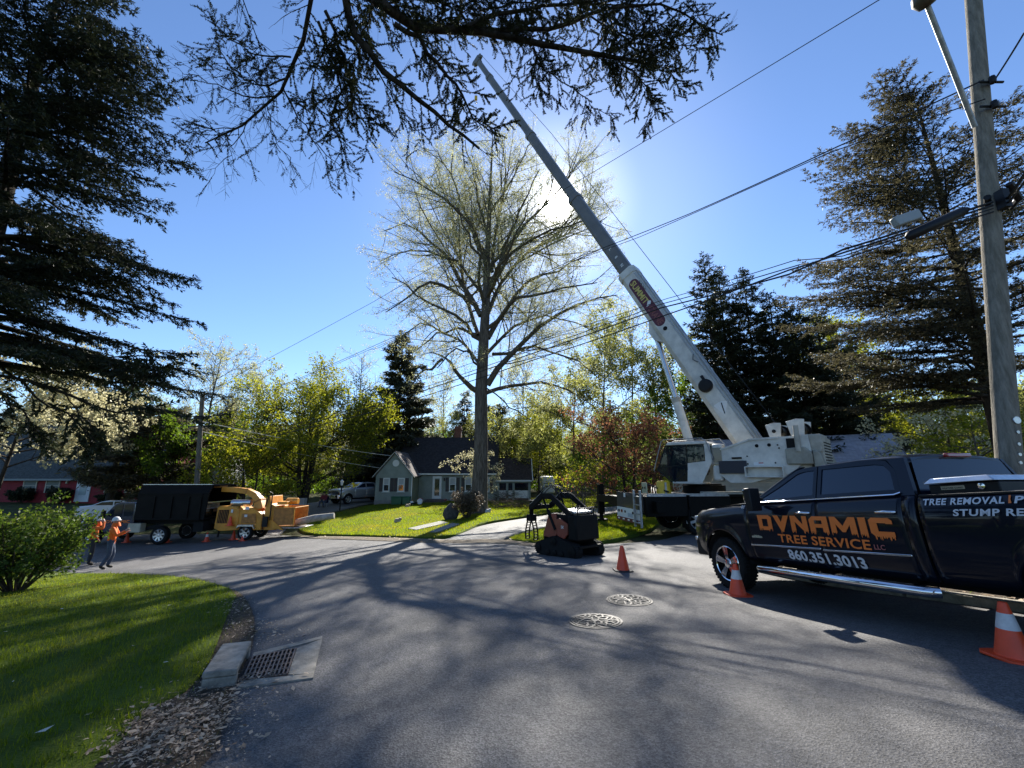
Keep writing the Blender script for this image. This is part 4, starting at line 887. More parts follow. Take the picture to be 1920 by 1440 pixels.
def pane(mb, poly, y_of_z, sgn, off=-.008, th=.006):
    n = len(poly); V = [(p[0], sgn*(y_of_z(p[1])+off), p[1]) for p in poly]+[(p[0], sgn*(y_of_z(p[1])+off-th), p[1]) for p in poly]
    mb.add(V, [tuple(range(n)), tuple(range(2*n-1,n-1,-1))]+[(i,(i+1)%n,n+(i+1)%n,n+i) for i in range(n)])
def pickup(t, PT, rimmat=M_chrome, full=True):
    FW = [(-.78,1.362),(-1.20,1.60),(-1.52,1.775),(-1.64,1.80),(-1.862,1.806),(-1.862,1.375)]
    RW = [(-1.878,1.375),(-1.878,1.806),(-2.62,1.795),(-2.76,1.77),(-2.86,1.66),(-2.925,1.385)]
    for s in (1,-1):
        panel_obj('fender', .855, -.625, s, PT, t)
        for nm, a, b, wp in (('door', -.635, -1.855, FW), ('door', -1.866, -2.93, RW)):
            d = panel_obj(nm, a, b, s, PT, t)
            m = MB(); inner = band(m, wp, ytop, s, .052); m.build('window_frame', PT, d, smooth=30)
            m = MB(); pane(m, [tuple(p) for p in inner], ytop, s); m.build('window', M_glass, d)
            h = MB(); hx = -1.68 if a > -1 else -2.76; hz = 1.195
            h.tube([(hx+.10, s*(yside(hz)+.0), hz-.002), (hx+.085, s*(yside(hz)+.028), hz), (hx, s*(yside(hz)+.036), hz+.004), (hx-.085, s*(yside(hz)+.03), hz), (hx-.10, s*yside(hz), hz)], .017, 8); h.build('handle', M_chrome, d, smooth=60)
            st = MB(); x0, x1 = a-.01, b+.01; st.prism([(x0,.725),(x1,.738),(x1,.760),(x0,.747)], s*(yside(.74)-.004), s*(yside(.74)+.012)); st.build('trim_strip', M_chrome, d, bevel=.004)
        panel_obj('cab_corner', -2.938, -3.06, s, PT, t); panel_obj('bed_side', -3.10, -5.50, s, PT, t)
        m = MB(); V = [(-2.925,1.37),(-2.86,1.66),(-2.76,1.79),(-2.955,1.785),(-3.065,1.37)]; pane(m, V, ytop, s, .003, .05); m.build('rear_pillar', PT, t)
        m = MB(); m.prism([(-.70,1.362),(-.78,1.362),(-1.52,1.782),(-1.62,1.82),(-1.56,1.83),(-1.42,1.765)], s*.70, s*.83); 
        m.v = [Vector((p.x, s*(ytop(p.z)+(.0 if abs(p.y) > .75 else -.07)), p.z)) for p in m.v]; m.build('front_pillar', PT, t, bevel=.01)
        c = MB(); c.tube([(-.80, s*(ytop(1.362)+.014), 1.355), (-1.86, s*(ytop(1.37)+.014), 1.368), (-2.86, s*(ytop(1.38)+.014), 1.38), (-2.93, s*(ytop(1.4)+.014), 1.40)], .011, 6); c.build('belt_trim', M_chrome, t, smooth=60)
        if full:
            m = MB(); m.box((-1.06, s*1.21, 1.40), (.12,.19,.33)); m.cur = 0; m.bar((-.98, s*.97, 1.33), (-1.03, s*1.13, 1.33), .07, .05); m.bar((-.98, s*.97, 1.40), (-1.03, s*1.13, 1.42), .06, .04)
            mi = m.build('mirror', M_black, t, bevel=.03, seg=3)
            m = MB(); m.box((-1.0, s*1.21, 1.46), (.06,.18,.19)); m.build('mirror_cap', M_chrome, mi, bevel=.02, seg=3)
            m = MB(); m.box((-.985, s*1.21, 1.275), (.04,.08,.03)); m.build('indicator', M_amber, mi)
            m = MB(); m.tube([(-.72, s*.99, .415), (-.80, s*1.06, .415), (-3.0, s*1.06, .415), (-3.08, s*.99, .415)], .052, 10)
            for bx in (-1.0, -1.9, -2.85): m.bar((bx, s*.8, .48), (bx, s*1.04, .42), .06, .03)
            m.build('step_bar', M_chrome, t, smooth=50)
        for xw in (0., -WB): 
            w = thing_part('wheel', t); wheel(w, xw, s*.86, WZ, s, rimmat)
            a = MB(); V = []; n = 20
            for i in range(n+1):
                th = math.pi*i/n; V += [(xw+AR*.99*math.cos(th), s*.95, WZ+.03+AR*.99*math.sin(th)), (xw+AR*.99*math.cos(th), s*.45, WZ+.03+AR*.99*math.sin(th))]
            a.add(V, [(2*i,2*i+1,2*i+3,2*i+2) for i in range(n)]); a.add([(xw+AR*math.cos(math.pi*i/n), s*.44, WZ-.1+AR*1.2*math.sin(math.pi*i/n)) for i in range(n+1)], [tuple(range(n+1))]); a.build('wheel_well', M_gap, t)
        # lamps at the nose
        m = MB(); m.box((.79, s*.80, 1.07), (.12,.17,.20)); m.build('headlight', M_lamp, t, bevel=.02, seg=2)
        m = MB(); m.box((.80, s*.815, .90), (.10,.13,.07)); m.build('indicator_lamp', M_amber, t, bevel=.01)
        m = MB(); m.box((-5.50, s*.93, 1.08), (.06,.12,.42)); m.build('tail_light', M_redlamp, t, bevel=.01)
    # hood
    m = MB(); rows = []
    for x in (.90,.86,.80,.65,.4,.1,-.2,-.45,-.62):
        z = ztop(min(x,.86)) if x < .9 else 1.09; ye = yside(1.36)+yfront(min(x,.86)); r = []
        for k in np.linspace(-1,1,17):
            bul = .045*(1-abs(k)**2.2) + (.022 if abs(k) < .42 else 0)*(1 if x < .7 else .3); r.append(Vector((x+.03*(1-k*k), ye*k, z+bul+.002)))
        rows.append(r)
    m.loft(rows, closed=False); hd = m.build('hood', PT, t, smooth=40)
    # nose: grille, bumper
    m = MB(); m.box((.84,0,1.0), (.10,1.36,.30)); g = m.build('grille', M_black, t, bevel=.02)
    m = MB()
    for zz in (.90,1.0,1.1): m.box((.895,0,zz), (.02,1.34,.035))
    m.build('grille_bar', M_chrome, g, bevel=.006)
    m = MB(); m.loft([[Vector((x0, yy, z0)) for (x0, yy) in ((.60,.90),(.86,.90),(1.0,.6),(1.04,0),(1.0,-.6),(.86,-.90),(.60,-.90))] for z0 in (.48,.82)]); bp = m.build('bumper', M_black if full else M_chrome, t, bevel=.03)
    if full: m = MB(); m.loft([[Vector((x0, yy, z0)) for (x0, yy) in ((.80,.905),(.872,.905),(1.012,.605),(1.052,0),(1.012,-.605),(.872,-.905),(.80,-.905))] for z0 in (.74,.80)]); m.build('bumper_trim', M_chrome, bp, bevel=.01)
    # roof, glass fore and aft
    m = MB(); rows = []
    for x, z in ((-1.50,1.775),(-1.62,1.822),(-1.9,1.852),(-2.4,1.862),(-2.8,1.845),(-2.93,1.815),(-2.975,1.78)):
        rows.append([Vector((x, .775*k, z+.012-.055*abs(k)**3.2+(-.012 if abs(k)==1 else 0))) for k in np.linspace(-1,1,15)])
    m.loft(rows, closed=False); solid(m.build('roof', PT, t, smooth=50), .03)
    m = MB(); m.add([(-.66,.84,1.365),(-.66,-.84,1.365),(-1.52,-.72,1.80),(-1.52,.72,1.80)], [(0,1,2,3)]); m.build('windshield', M_glass, t)
    m = MB(); m.add([(-3.055,.83,1.385),(-3.055,-.83,1.385),(-2.965,-.70,1.79),(-2.965,.70,1.79)], [(0,1,2,3)]); m.build('rear_window', M_glass, t)
    m = MB(); m.box((-.60,0,1.345), (.14,1.70,.03)); m.build('cowl', M_black, t)
    m = MB(); m.box((-2.99,0,1.815), (.05,.38,.045)); m.build('brake_light', M_redlamp, t, bevel=.01)
    # cab back, bed, underbody, tailgate, interior
    m = MB(); m.box((-3.06,0,.95), (.03,1.86,.86)); m.build('cab_back', PT, t)
    m = MB(); m.box((-4.3,0,.80), (2.36,1.7,.04)); m.box((-3.12,0,1.05), (.03,1.8,.56)); m.build('bed_floor', M_black, t)
    for s in (1,-1):
        m = MB(); m.box((-4.3, s*.915, 1.355), (2.38,.10,.028)); m.build('bed_rail', M_black, t, bevel=.008)
    m = MB(); m.box((-5.49,0,1.05), (.05,1.66,.60)); tg = m.build('tailgate', PT, t, bevel=.01); m = MB(); m.box((-5.56,0,.62), (.14,1.8,.20)); m.build('rear_bumper', M_chrome, t, bevel=.02)
    m = MB(); m.box((-2.2,0,.55), (5.6,.9,.18)); m.box((-1.7,0,.58), (2.5,1.78,.10)); m.box((-2.1,0,.40), (3.6,.3,.12)); m.box((0,0,.42), (.14,1.5,.14)); m.box((-WB,0,.42), (.14,1.5,.14)); m.build('chassis', M_gap, t)
    m = MB(); m.box((-.72,0,1.20), (.42,1.6,.24))
    m.build('dashboard', M_black, t, bevel=.04)
    for s in (1,-1):
        m = MB(); m.box((-1.72, s*.42, 1.0), (.5,.52,.14)); m.box((-1.96, s*.42, 1.32), (.14,.50,.58), Matrix.Rotation(R(-12),3,'Y')); m.box((-2.03, s*.42, 1.65), (.10,.26,.16)); m.build('seat', M_seat, t, bevel=.04)
    m = MB(); m.box((-2.62,0,1.0), (.5,1.4,.16)); m.box((-2.9,0,1.28), (.14,1.4,.5)); m.build('rear_seat', M_seat, t, bevel=.04)
    m = MB(); m.tube([(-1.25, .42+.19*math.cos(a), 1.33+.19*math.sin(a)) for a in np.linspace(0, 2*math.pi, 17)], .014, 6); m.build('steering_wheel', M_black, t, smooth=60)
def thing_part(name, parent):
    o = bpy.data.objects.new(name, None); col.objects.link(o); o.parent = parent; o.empty_display_size = .1; return o
# ---- lettering on the truck's side
def side_letters(name, vf, x0, z0, m, t, sx=1., sz=1., lift=.010, yf=None, slope=0.):
    yf = yf or yside; V, F = vf; b = MB(); n = len(V)
    for lay in (0,1): pass
    top = [(x0-v[0]*sx, yf(z0+v[1]*sz+slope*v[0]*sx)+lift, z0+v[1]*sz+slope*v[0]*sx) for v in V]; bot = [(p[0], p[1]-lift-.003, p[2]) for p in top]
    b.add(top, F); me_o = b.build(name, m, t); return me_o
# hand-cut blocky dripping letters, on a unit square each
GLY = {
 'D': [[(0,1),(.82,1),(1,.86),(1,.0),(.72,0),(.72,.72),(.34,.72),(.34,.0),(.06,.0)],[(.34,.16),(.34,-.12),(.72,-.12),(.72,.16)]],
 'Y': [[(0,1),(.34,1),(.52,.52),(.70,1),(1.04,1),(.70,.1),(.60,-.12),(.44,-.12),(.36,.1)]],
 'N': [[(0,1),(.34,1),(.72,.42),(.72,1),(1,1),(1,0),(.72,0),(.28,.58),(.28,0),(0,0)]],
 'A': [[(0,0),(0,.78),(.2,1),(1,1),(1,0),(.70,0),(.70,.26),(.30,.26),(.30,0)]],
 'M': [[(0,0),(0,1),(.30,1),(.62,.45),(.94,1),(1.26,1),(1.26,0),(.96,0),(.96,.52),(.70,.06),(.54,.06),(.28,.52),(.28,0)]],
 'I': [[(0,0),(0,1),(.34,1),(.34,0)]],
 'C': [[(.98,.66),(.98,.86),(.84,1),(.14,1),(0,.86),(0,.12),(.14,-.06),(.98,-.06),(.98,.22),(.34,.22),(.34,.70),(.70,.70),(.70,.66)]]}
HOLE = {'A': [(.30,.50),(.30,.74),(.70,.74),(.70,.50)]}
def glyph_faces(outline, hole=None):
    vv = [Vector(p) for p in outline]; n = len(vv); ed = [(i,(i+1)%n) for i in range(n)]
    if hole: k = len(vv); vv += [Vector(p) for p in hole]; ed += [(k+i,k+(i+1)%len(hole)) for i in range(len(hole))]
    r = delaunay_2d_cdt(vv, ed, [], 1, 1e-5); P = [(v.x,v.y) for v in r[0]]; F = []
    for f in r[2]:
        c = (sum(P[i][0] for i in f)/len(f), sum(P[i][1] for i in f)/len(f)); A = np.array([c])
        if in_poly(outline, A[:,0], A[:,1])[0] and not (hole and in_poly(hole, A[:,0], A[:,1])[0]): F.append(tuple(f))
    return P, F
def dripping(word, gap=.13):
    V, F, x = [], [], 0.; rr = random.Random(5)
    for ch in word:
        w = 1.26 if ch == 'M' else (.34 if ch == 'I' else 1.)
        for oi, ol in enumerate(GLY[ch]):
            P, f = glyph_faces(ol, HOLE.get(ch)); k = len(V); V += [(x+p[0], p[1]) for p in P]; F += [tuple(i+k for i in q) for q in f]
        spans = {'D': [(.06,.34),(.72,1)], 'Y': [(.42,.62)], 'N': [(0,.28),(.72,1)], 'A': [(0,.30),(.70,1)], 'M': [(0,.28),(.96,1.26)], 'I': [(0,.34)], 'C': [(.14,.98)]}[ch]
        for a, b in spans:
            u = a
            while u < b-.03:
                d = rr.uniform(.05,.09); h = rr.uniform(.05,.26); y0 = .02 if ch not in 'YC' else (-.10 if ch == 'Y' else -.04); k = len(V)
                V += [(x+u,y0),(x+min(b,u+d),y0),(x+min(b,u+d)-.012,y0-h*.7),(x+u+d*.45,y0-h),(x+u+.012,y0-h*.6)]; F.append((k,k+1,k+2,k+3,k+4)); u += d+rr.uniform(-.01,.03)
        x += w+gap
    return (V, F), x-gap
def tframe(D, pitch, head, px, py, lx, ly, lz):
    a, p = R(head), R(pitch); f = Vector((-math.sin(a)*math.cos(p), math.cos(a)*math.cos(p), -math.sin(p))); l = Vector((-math.cos(a), -math.sin(a), 0)); u = f.cross(l)
    rot = Matrix((f, l, u)).transposed(); o = W(px, py, D) - rot @ Vector((lx, ly, lz)); return o, rot
o_, rot_ = tframe(7.15, 5.2, 13.4, 1365, 1056, 0, .97, .405)
truck = thing('pickup_truck', 'glossy black crew cab pickup with orange DYNAMIC TREE SERVICE lettering parked on the right', 'pickup truck', o_, rot_)
pickup(truck, M_navy)
vf, wd = dripping('DYNAMIC'); side_letters('lettering', vf, -.87, .985, M_orange_txt, truck, 1.95/wd, .19, slope=-.022)
vf = text_verts('TREE SERVICE', .2, .004, spacing=1.04); wd = max(v[0] for v in vf[0]); side_letters('lettering', vf, -1.20, .805, M_orange_txt, truck, 1.31/wd, .76, slope=-.018)
vf = text_verts('LLC', .075, .001); side_letters('lettering', vf, -2.54, .79, M_pink_txt, truck)
vf = text_verts('860.351.3013', .2, .006, shear=-.12, spacing=1.02); wd = max(v[0] for v in vf[0]); side_letters('lettering', vf, -1.31, .588, M_white_txt, truck, 1.08/wd, .85, slope=-.022)
vf = text_verts('01', .075, .002); side_letters('lettering', vf, -.545, 1.275, M_white_txt, truck, lift=.011)
vf = text_verts('TREE REMOVAL', .10, .003, shear=.15, spacing=1.1); wd = max(v[0] for v in vf[0]); side_letters('lettering', vf, -3.15, 1.262, M_white_txt, truck, .66/wd, .85, lift=.011)
vf = text_verts('PR', .10, .003, shear=.15, spacing=1.1); side_letters('lettering', vf, -3.87, 1.262, M_white_txt, truck, 1.25, .85, lift=.011)
side_letters('lettering', ([(0,0),(.022,0),(.018,.035),(.022,.07),(.006,.07)], [(0,1,2,3,4)]), -3.835, 1.262, M_orange_txt, truck, lift=.011)
vf = text_verts('STUMP REM', .10, .003, shear=.15, spacing=1.1); wd = max(v[0] for v in vf[0]); side_letters('lettering', vf, -3.40, 1.155, M_white_txt, truck, .62/wd, .85, lift=.011)
side_letters('badge', ([(0,0),(.21,0),(.21,.018),(.19,.03),(.165,.03),(.14,.044),(.12,.034),(.10,.046),(.08,.036),(.06,.042),(.04,.03),(.0,.026)], [tuple(range(12))]), -.69, .842, mat('badge_chrome', (.55,.6,.5), .25, .8), truck, lift=.011)
m = MB(); m.box((-3.46,0,1.40), (.58,1.74,.13)); tb = m.build('toolbox', M_black, truck, bevel=.01)
m = MB(); m.box((-3.46,0,1.50), (.60,1.86,.055), taper=(.80,.97)); m.build('toolbox_lid', M_alu, tb, bevel=.008)
m = MB(); m.box((-3.38,.872,1.425), (.20,.006,.035)); pl = m.build('nameplate', mat('nameplate', (.45,.40,.30), .4, .3), tb)
m = MB(); V, F = text_verts('WEATHER GUARD', .03, .0006); wd = max(v[0] for v in V); m.add([(-3.29-v[0]*.18/wd, .877, 1.414+v[1]*.8) for v in V], F); m.build('lettering', M_black, pl)
m = MB(); m.lathe([(.001,.0),(.03,.0),(.03,.02),(.001,.025)], (-3.62,.868,1.425), 'Y', 14); m.build('lock', M_chrome, tb, smooth=40)
# ================================================================= CRANE
M_cw = mat('crane_white_paint', (.60,.58,.52), .5, var=.17, scale=2.6, coat=.1); M_cw2 = mat('crane_weathered_paint', (.42,.39,.32), .6, var=.22, scale=3)
M_boomshade = mat('boom_backlit_grey', (.14,.137,.13), .45, var=.12, scale=1.5); M_cblack = mat('crane_black_paint', (.004,.004,.004), .5, var=.3, scale=3, spec=.12); M_steel = mat('bare_steel', (.5,.5,.5), .25, .95, var=.1, scale=6)  # upper boom's grey is darkened in its colour for the unlit, backlit side
M_galv = mat('galvanised', (.36,.37,.37), .5, .55, var=.2, scale=8); M_cglass = glassmat('cab_glass', (.62,.74,.66), .55); M_yellow = mat('yellow_plastic', (.66,.42,.02), .45, var=.12, scale=6)
M_red = mat('red_paint', (.30,.03,.025), .4); M_white = mat('white_paint', (.72,.72,.70), .5); M_sticker = mat('dark_red_sticker', (.10,.012,.022), .4); M_ytext = mat('yellow_vinyl', (.62,.50,.12), .5); M_rtext = mat('faded_red_vinyl', (.24,.07,.05), .5)
Sorg = Vector((8.47,15.5,-.4)); SM = Matrix.Translation(Sorg) @ Matrix.Rotation(R(136.6), 4, 'Z')
Corg = Vector((7.3,16.7,-.4)); CM = Matrix.Translation(Corg) @ Matrix.Rotation(R(8), 4, 'Z')
crane = thing('mobile_crane', 'white truck mounted crane with its long boom raised over the bare tree', 'crane', Corg)
def C(name, mb, m, par=None, **k): return mb.build(name, m, par or crane, world=True, **k)
def SB(): b = MB(); b.M = SM; return b
def CB(): b = MB(); b.M = CM; return b
# carrier
b = CB(); b.box((2.0,0,1.02), (9.8,1.0,.5)); b.box((2.6,0,1.32), (8.2,2.3,.10)); b.box((-2.1,0,1.02),(1.75,2.36,.62)); fr = C('carrier_frame', b, M_cblack, bevel=.02)
b = CB(); b.box((-1.4,-1.262,1.385), (3.0,.02,.05)); b.box((1.2,-1.17,1.40), (3.6,.05,.05)); C('deck_edge', b, M_galv)
for xx in (.2, 2.7): b = CB(); b.box((xx,-1.05,1.42), (1.9,.22,.09)); C('deck_box', b, M_cw2, bevel=.02)
for (xa, xb) in ((-2.95,-1.42),(-1.38,.2)):
    b = CB(); b.box(((xa+xb)/2,-1.20,.98), (xb-xa,.12,.68)); C('side_skirt', b, M_cblack, bevel=.03)
    b = CB(); b.box(((xa+xb)/2,-1.25,1.335), (xb-xa-.12,.06,.045)); C('skirt_trim', b, M_galv)
for yv in (-1.0,1.0):
    for xv in (-.95,.35,4.6,5.9):
        w = thing_part('wheel', crane); w.location = (0,0,0); tm = MB()
        P = CM @ Vector((xv, yv, .52)) - Corg; sg = -1 if yv < 0 else 1
        wheel(w, P.x, P.y, P.z, sg, M_galv, r=.52, w=.34, spokes=8, double=False)
b = CB(); b.box((-1.42,-1.05,.55), (.03,.5,.62)); mf = C('mud_flap', b, M_rubber); b = CB(); b.add([(-1.437,-1.2,.40),(-1.437,-.9,.40),(-1.437,-.98,.47),(-1.437,-1.05,.60),(-1.437,-1.12,.47)], [(0,1,2,3,4)]); C('emblem', b, M_white, mf)
# rear face: dark bumper box, white plate with lamps, red and white strip, ladder
b = CB(); b.box((-2.985,.05,1.12), (.03,2.35,.56)); C('rear_panel', b, mat('navy_panel', (.02,.024,.035), .4, coat=.3))
b = CB(); b.box((-3.0,.15,.66), (.03,2.1,.36)); rp = C('rear_plate', b, M_white, bevel=.005)
for yy, rr, mm in ((1.0,.055,M_black),(.72,.06,M_redlamp),(.40,.045,M_black),(-.30,.045,M_black)): b = CB(); b.lathe([(.001,-.02),(rr,-.02),(rr,.02),(.001,.02)], (-3.02,yy,.70), 'X', 14); C('rear_lamp', b, mm, rp)
b = CB(); b.box((-3.02,-.05,.60),(.01,.42,.14)); pl = C('number_plate', b, mat('pale_blue_plate', (.35,.42,.5), .4), rp)
b = CB(); b.box((-3.01,.1,.42), (.06,2.2,.13)); rs = C('rear_strip', b, mat('dark_red', (.13,.02,.02), .5))
for i in range(5): b = CB(); b.box((-3.045,.98-.46*i,.43), (.012,.17,.05)); C('reflector', b, M_white, rs)
b = CB(); b.box((-3.06,.3,1.30), (.02,.14,.14)); C('notice', b, M_white)
b = CB()
for yy in (-.62,-1.14): b.bar((-3.09,yy,.28), (-3.09,yy,1.52), .06, .075, (0,1,0))
for zz in (.42,.72,1.02,1.30): b.box((-3.09,-.88,zz), (.05,.5,.035))
C('ladder', b, M_galv, bevel=.006)
# outrigger to the left with its jack
b = CB(); b.bar((-2.55,1.1,.98), (-2.55,3.0,.98), .34, .40); b.bar((-2.55,2.7,1.0), (-2.55,4.35,1.0), .27, .31); C('outrigger_beam', b, M_cblack, bevel=.015)
b = CB(); b.box((-2.55,4.4,.95), (.26,.26,1.35)); b.tube([(-2.55,4.4,.3),(-2.55,4.4,.06)], .09, 12); b.lathe([(.001,0),(.30,0),(.30,.05),(.10,.09)], (-2.55,4.4,.0), 'Z', 20); C('outrigger_jack', b, M_cblack, bevel=.01)
b = CB(); b.bar((-2.55,-1.1,.98), (-2.55,-1.55,.98), .3, .36); C('outrigger_stub', b, M_cblack, bevel=.01)
# things on the rear deck: hazard plate, hoses; yellow tub
b = CB(); b.box((-2.5,-.25,1.58), (.05,.38,.38)); hz_ = C('hazard_plate', b, mat('pale_yellow_paint', (.5,.47,.28), .5), bevel=.01)
b = CB(); b.add([(-2.53,-.10,1.52),(-2.53,-.10,1.64),(-2.53,-.24,1.58)], [(0,1,2)]); b.add([(-2.53,-.40,1.52),(-2.53,-.40,1.64),(-2.53,-.26,1.58)], [(0,1,2)]); C('marking', b, M_black, hz_)
b = CB()
for i in range(6): b.tube([(-2.4+.1*i,-.6,1.36),(-2.2+.12*i,-.2+.1*i,1.62),(-1.9+.1*i,.2,1.5),(-1.6,.4+.08*i,1.37)], .022, 6)
b.bar((-2.5,-.1,1.75),(-1.9,-.9,1.45),.05,.05); C('hose_bundle', b, M_black, smooth=60)
tub = thing('bucket', 'yellow tub standing on the rear deck of the crane', 'bucket', CM @ Vector((-1.92,-.55,1.37)))
b = MB(); b.lathe([(.001,.0),(.26,.0),(.225,.42),(.19,.46),(.001,.47)], (0,0,0), 'Z', 24); b.build('shell', M_yellow, tub, smooth=40); b = MB(); b.box((0,-.255,.21), (.06,.03,.40)); b.build('strap', M_galv, tub)
# turntable and superstructure
b = MB(); b.M = CM; b.lathe([(.75,1.36),(.75,1.66),(.62,1.66),(.62,1.72)], (0,0,0), 'Z', 30); C('slew_ring', b, M_cblack, smooth=40)
side = [(.62,2.05),(.62,2.92),(.49,2.92),(-.40,3.22),(-1.45,3.24),(-2.05,3.26),(-2.1,2.7),(-1.55,2.1),(-.3,1.78),(.3,1.78)]
for s in (1,-1):
    b = SB(); b.prism(side, s*1.18, s*1.26); sd = C('side_plate', b, M_cw, bevel=.008)
    b = SB(); b.bar((.52,s*1.27,2.90),(-.42,s*1.27,3.19),.05,.06); b.bar((-.40,s*1.27,3.19),(-1.3,s*1.27,3.215),.05,.06); C('side_rib', b, M_cw, sd)
    for (xx, zz) in ((-.62,2.98),(-.98,2.99)): b = SB(); b.lathe([(.001,0),(.055,0),(.055,.012),(.001,.012)], (xx,s*1.262,zz), 'Y', 16); C('hole', b, M_gap, sd)
    for (xx, zz) in ((-1.22,2.98),(-1.25,2.88),(-1.1,2.42),(-.30,2.40),(-.3,2.65)): b = SB(); b.lathe([(.001,0),(.025,0),(.025,.02),(.001,.02)], (xx,s*1.262,zz), 'Y', 10); C('bolt', b, M_black, sd)
b = SB(); b.box((-1.0,0,2.0), (3.0,2.34,.34)); b.box((-1.5,0,2.6), (1.1,2.3,.8)); C('turret_frame', b, M_cw2, bevel=.01)
b = SB(); b.box((.17,1.30,2.30), (.86,.10,.42)); C('dark_side_box', b, mat('dark_navy_box', (.016,.018,.03), .5), bevel=.01)
b = SB(); b.box((-.78,1.33,2.30),(1.08,.30,.03)); b.box((-.78,1.33,1.98),(1.08,.30,.03)); b.box((-.24,1.33,2.14),(.03,.30,.32)); b.box((-1.32,1.33,2.14),(.03,.30,.32)); b.box((-.78,1.20,2.14),(1.08,.02,.30)); tr_ = C('tool_tray', b, M_cw, bevel=.005)
b = SB(); V, F = text_verts('95', .17, .004); b.add([(-.90-v[0], 1.215, 2.03+v[1]) for v in V], F); C('lettering', b, M_black, tr_)
b = SB(); b.box((-.62,1.265,2.40),(.30,.01,.10)); C('sticker', b, M_white); b = SB(); b.box((-.69,1.272,2.425),(.14,.008,.04)); C('sticker_mark', b, mat('pale_red', (.5,.2,.18), .5))
b = SB(); b.box((.02,1.29,2.60),(.30,.05,.06)); C('hand_grip', b, M_black)
# engine hood, winches, counterweight
b = SB(); b.box((-2.0,.55,3.0),(.75,1.2,.55)); b.box((-2.22,.2,2.75),(.3,1.7,.9)); en = C('engine_cover', b, M_cw2, bevel=.03)
b = SB()
for i in range(8): b.box((-2.38,.2,2.4+.09*i),(.02,1.3,.03))
C('grille', b, M_gap, en)
b = SB(); b.box((-1.62,1.27,3.0),(.30,.06,.34)); C('engine_opening', b, M_gap, bevel=.01); b = SB(); b.tube([(-1.78,1.34,2.75),(-1.78,1.34,3.55)], .075, 14); C('exhaust', b, M_cw2, smooth=50)
for (x0, z0, sc_) in ((-1.05,3.24,1.0),(-1.68,3.26,1.12)):
    for s in (.78,-.35):
        b = SB(); b.prism([(x0+.22*sc_,z0+.44*sc_),(x0+.12*sc_,z0),(x0-.20*sc_,z0),(x0-.24*sc_,z0+.48*sc_),(x0-.05,z0+.50*sc_)], s-.03, s+.03); wp_ = C('winch_plate', b, M_cw, bevel=.01)
        b = SB(); b.lathe([(.001,-.045),(.06,-.045),(.06,.045),(.001,.045)], (x0-.02,s,z0+.22*sc_), 'Y', 12); C('winch_motor', b, M_black, wp_)
    b = SB(); b.lathe([(.001,-.34),(.25,-.34),(.25,-.30),(.17,-.30),(.17,.70),(.25,.70),(.25,.76),(.001,.76)], (x0-.02,0,z0+.24*sc_), 'Y', 24); C('winch_drum', b, M_cblack, smooth=40)
b = SB(); b.prism([(-1.42,2.36),(-1.42,2.86),(-1.95,2.90),(-2.12,2.70),(-2.12,2.36)], -1.32, 1.36); b.prism([(-2.13,2.2),(-2.13,2.80),(-2.32,2.72),(-2.42,2.2)], -1.30, 1.34); C('counterweight', b, mat('counterweight_paint', (.30,.285,.23), .7, var=.2, scale=4), bevel=.04)
# operator's cab
cabp = [(2.28,1.74),(2.85,2.22),(2.46,3.2),(2.35,3.24),(1.0,3.22),(.88,3.16),(.80,2.5),(1.24,1.74)]
b = SB(); b.prism([(2.28,1.72),(1.24,1.72),(1.24,1.80),(2.30,1.80)], .40, 1.30); cab = C('cab', b, M_cw, bevel=.025); b = SB(); b.prism([(2.46,3.13),(2.36,3.24),(1.0,3.22),(.86,3.12)], .38, 1.32); C('cab_roof', b, M_cw, cab, bevel=.025)
for s, y0 in ((1,1.28),(-1,.42)):
    b = SB(); b.prism([(1.74,1.75),(1.22,1.75),(.82,2.5),(.87,3.14),(1.05,3.14),(1.05,2.52),(1.68,2.46),(1.70,2.2)], y0-.02, y0+.02); C('cab_door' if s > 0 else 'cab_wall', b, M_cw, cab, bevel=.008)
    b = SB(); b.bar((1.70,y0,3.15),(1.70,y0,2.2),.03,.05); b.bar((1.70,y0,2.2),(2.22,y0,1.78),.03,.05); b.bar((2.30,y0,1.78),(2.83,y0,2.22),.03,.05); b.bar((2.83,y0,2.22),(2.45,y0,3.14),.03,.05); b.bar((1.7,y0,2.42),(2.7,y0,2.30),.02,.025); b.bar((1.70,y0,3.13),(2.45,y0,3.13),.03,.04); C('cab_frame', b, M_black, cab, bevel=.006)
    b = SB(); b.prism([(1.68,1.82),(2.27,1.80),(2.80,2.22),(2.44,3.12),(1.70,3.12)], y0-.006, y0+.004); C('window', b, M_cglass, cab)
    b = SB(); b.prism([(1.07,2.54),(1.66,2.48),(1.66,3.11),(1.07,3.11)], y0-.006, y0+.004); C('window', b, M_cglass, cab)
b = SB(); b.add([(2.30,.44,1.78),(2.30,1.26,1.78),(2.83,1.26,2.22),(2.83,.44,2.22)], [(0,1,2,3)]); b.add([(2.83,.44,2.22),(2.83,1.26,2.22),(2.45,1.26,3.14),(2.45,.44,3.14)], [(0,1,2,3)]); C('windshield', b, M_cglass, cab)
b = SB(); b.box((1.45,.85,2.1),(.5,.5,.14)); b.box((1.22,.85,2.45),(.14,.48,.66)); b.box((1.18,.85,2.88),(.12,.26,.2)); C('operator_seat', b, M_black, cab, bevel=.04)
b = SB(); b.box((2.2,.85,2.0),(.18,.5,.5)); b.tube([(2.0,.6,1.9),(2.1,.62,2.5)],.02,6); C('control_console', b, M_black, cab, bevel=.02)
b = SB(); b.box((.66,1.0,2.75),(.36,.52,.72)); b.box((.70,.98,2.1),(.34,.5,.55)); C('cab_rear', b, M_cw, cab, bevel=.09, seg=3)
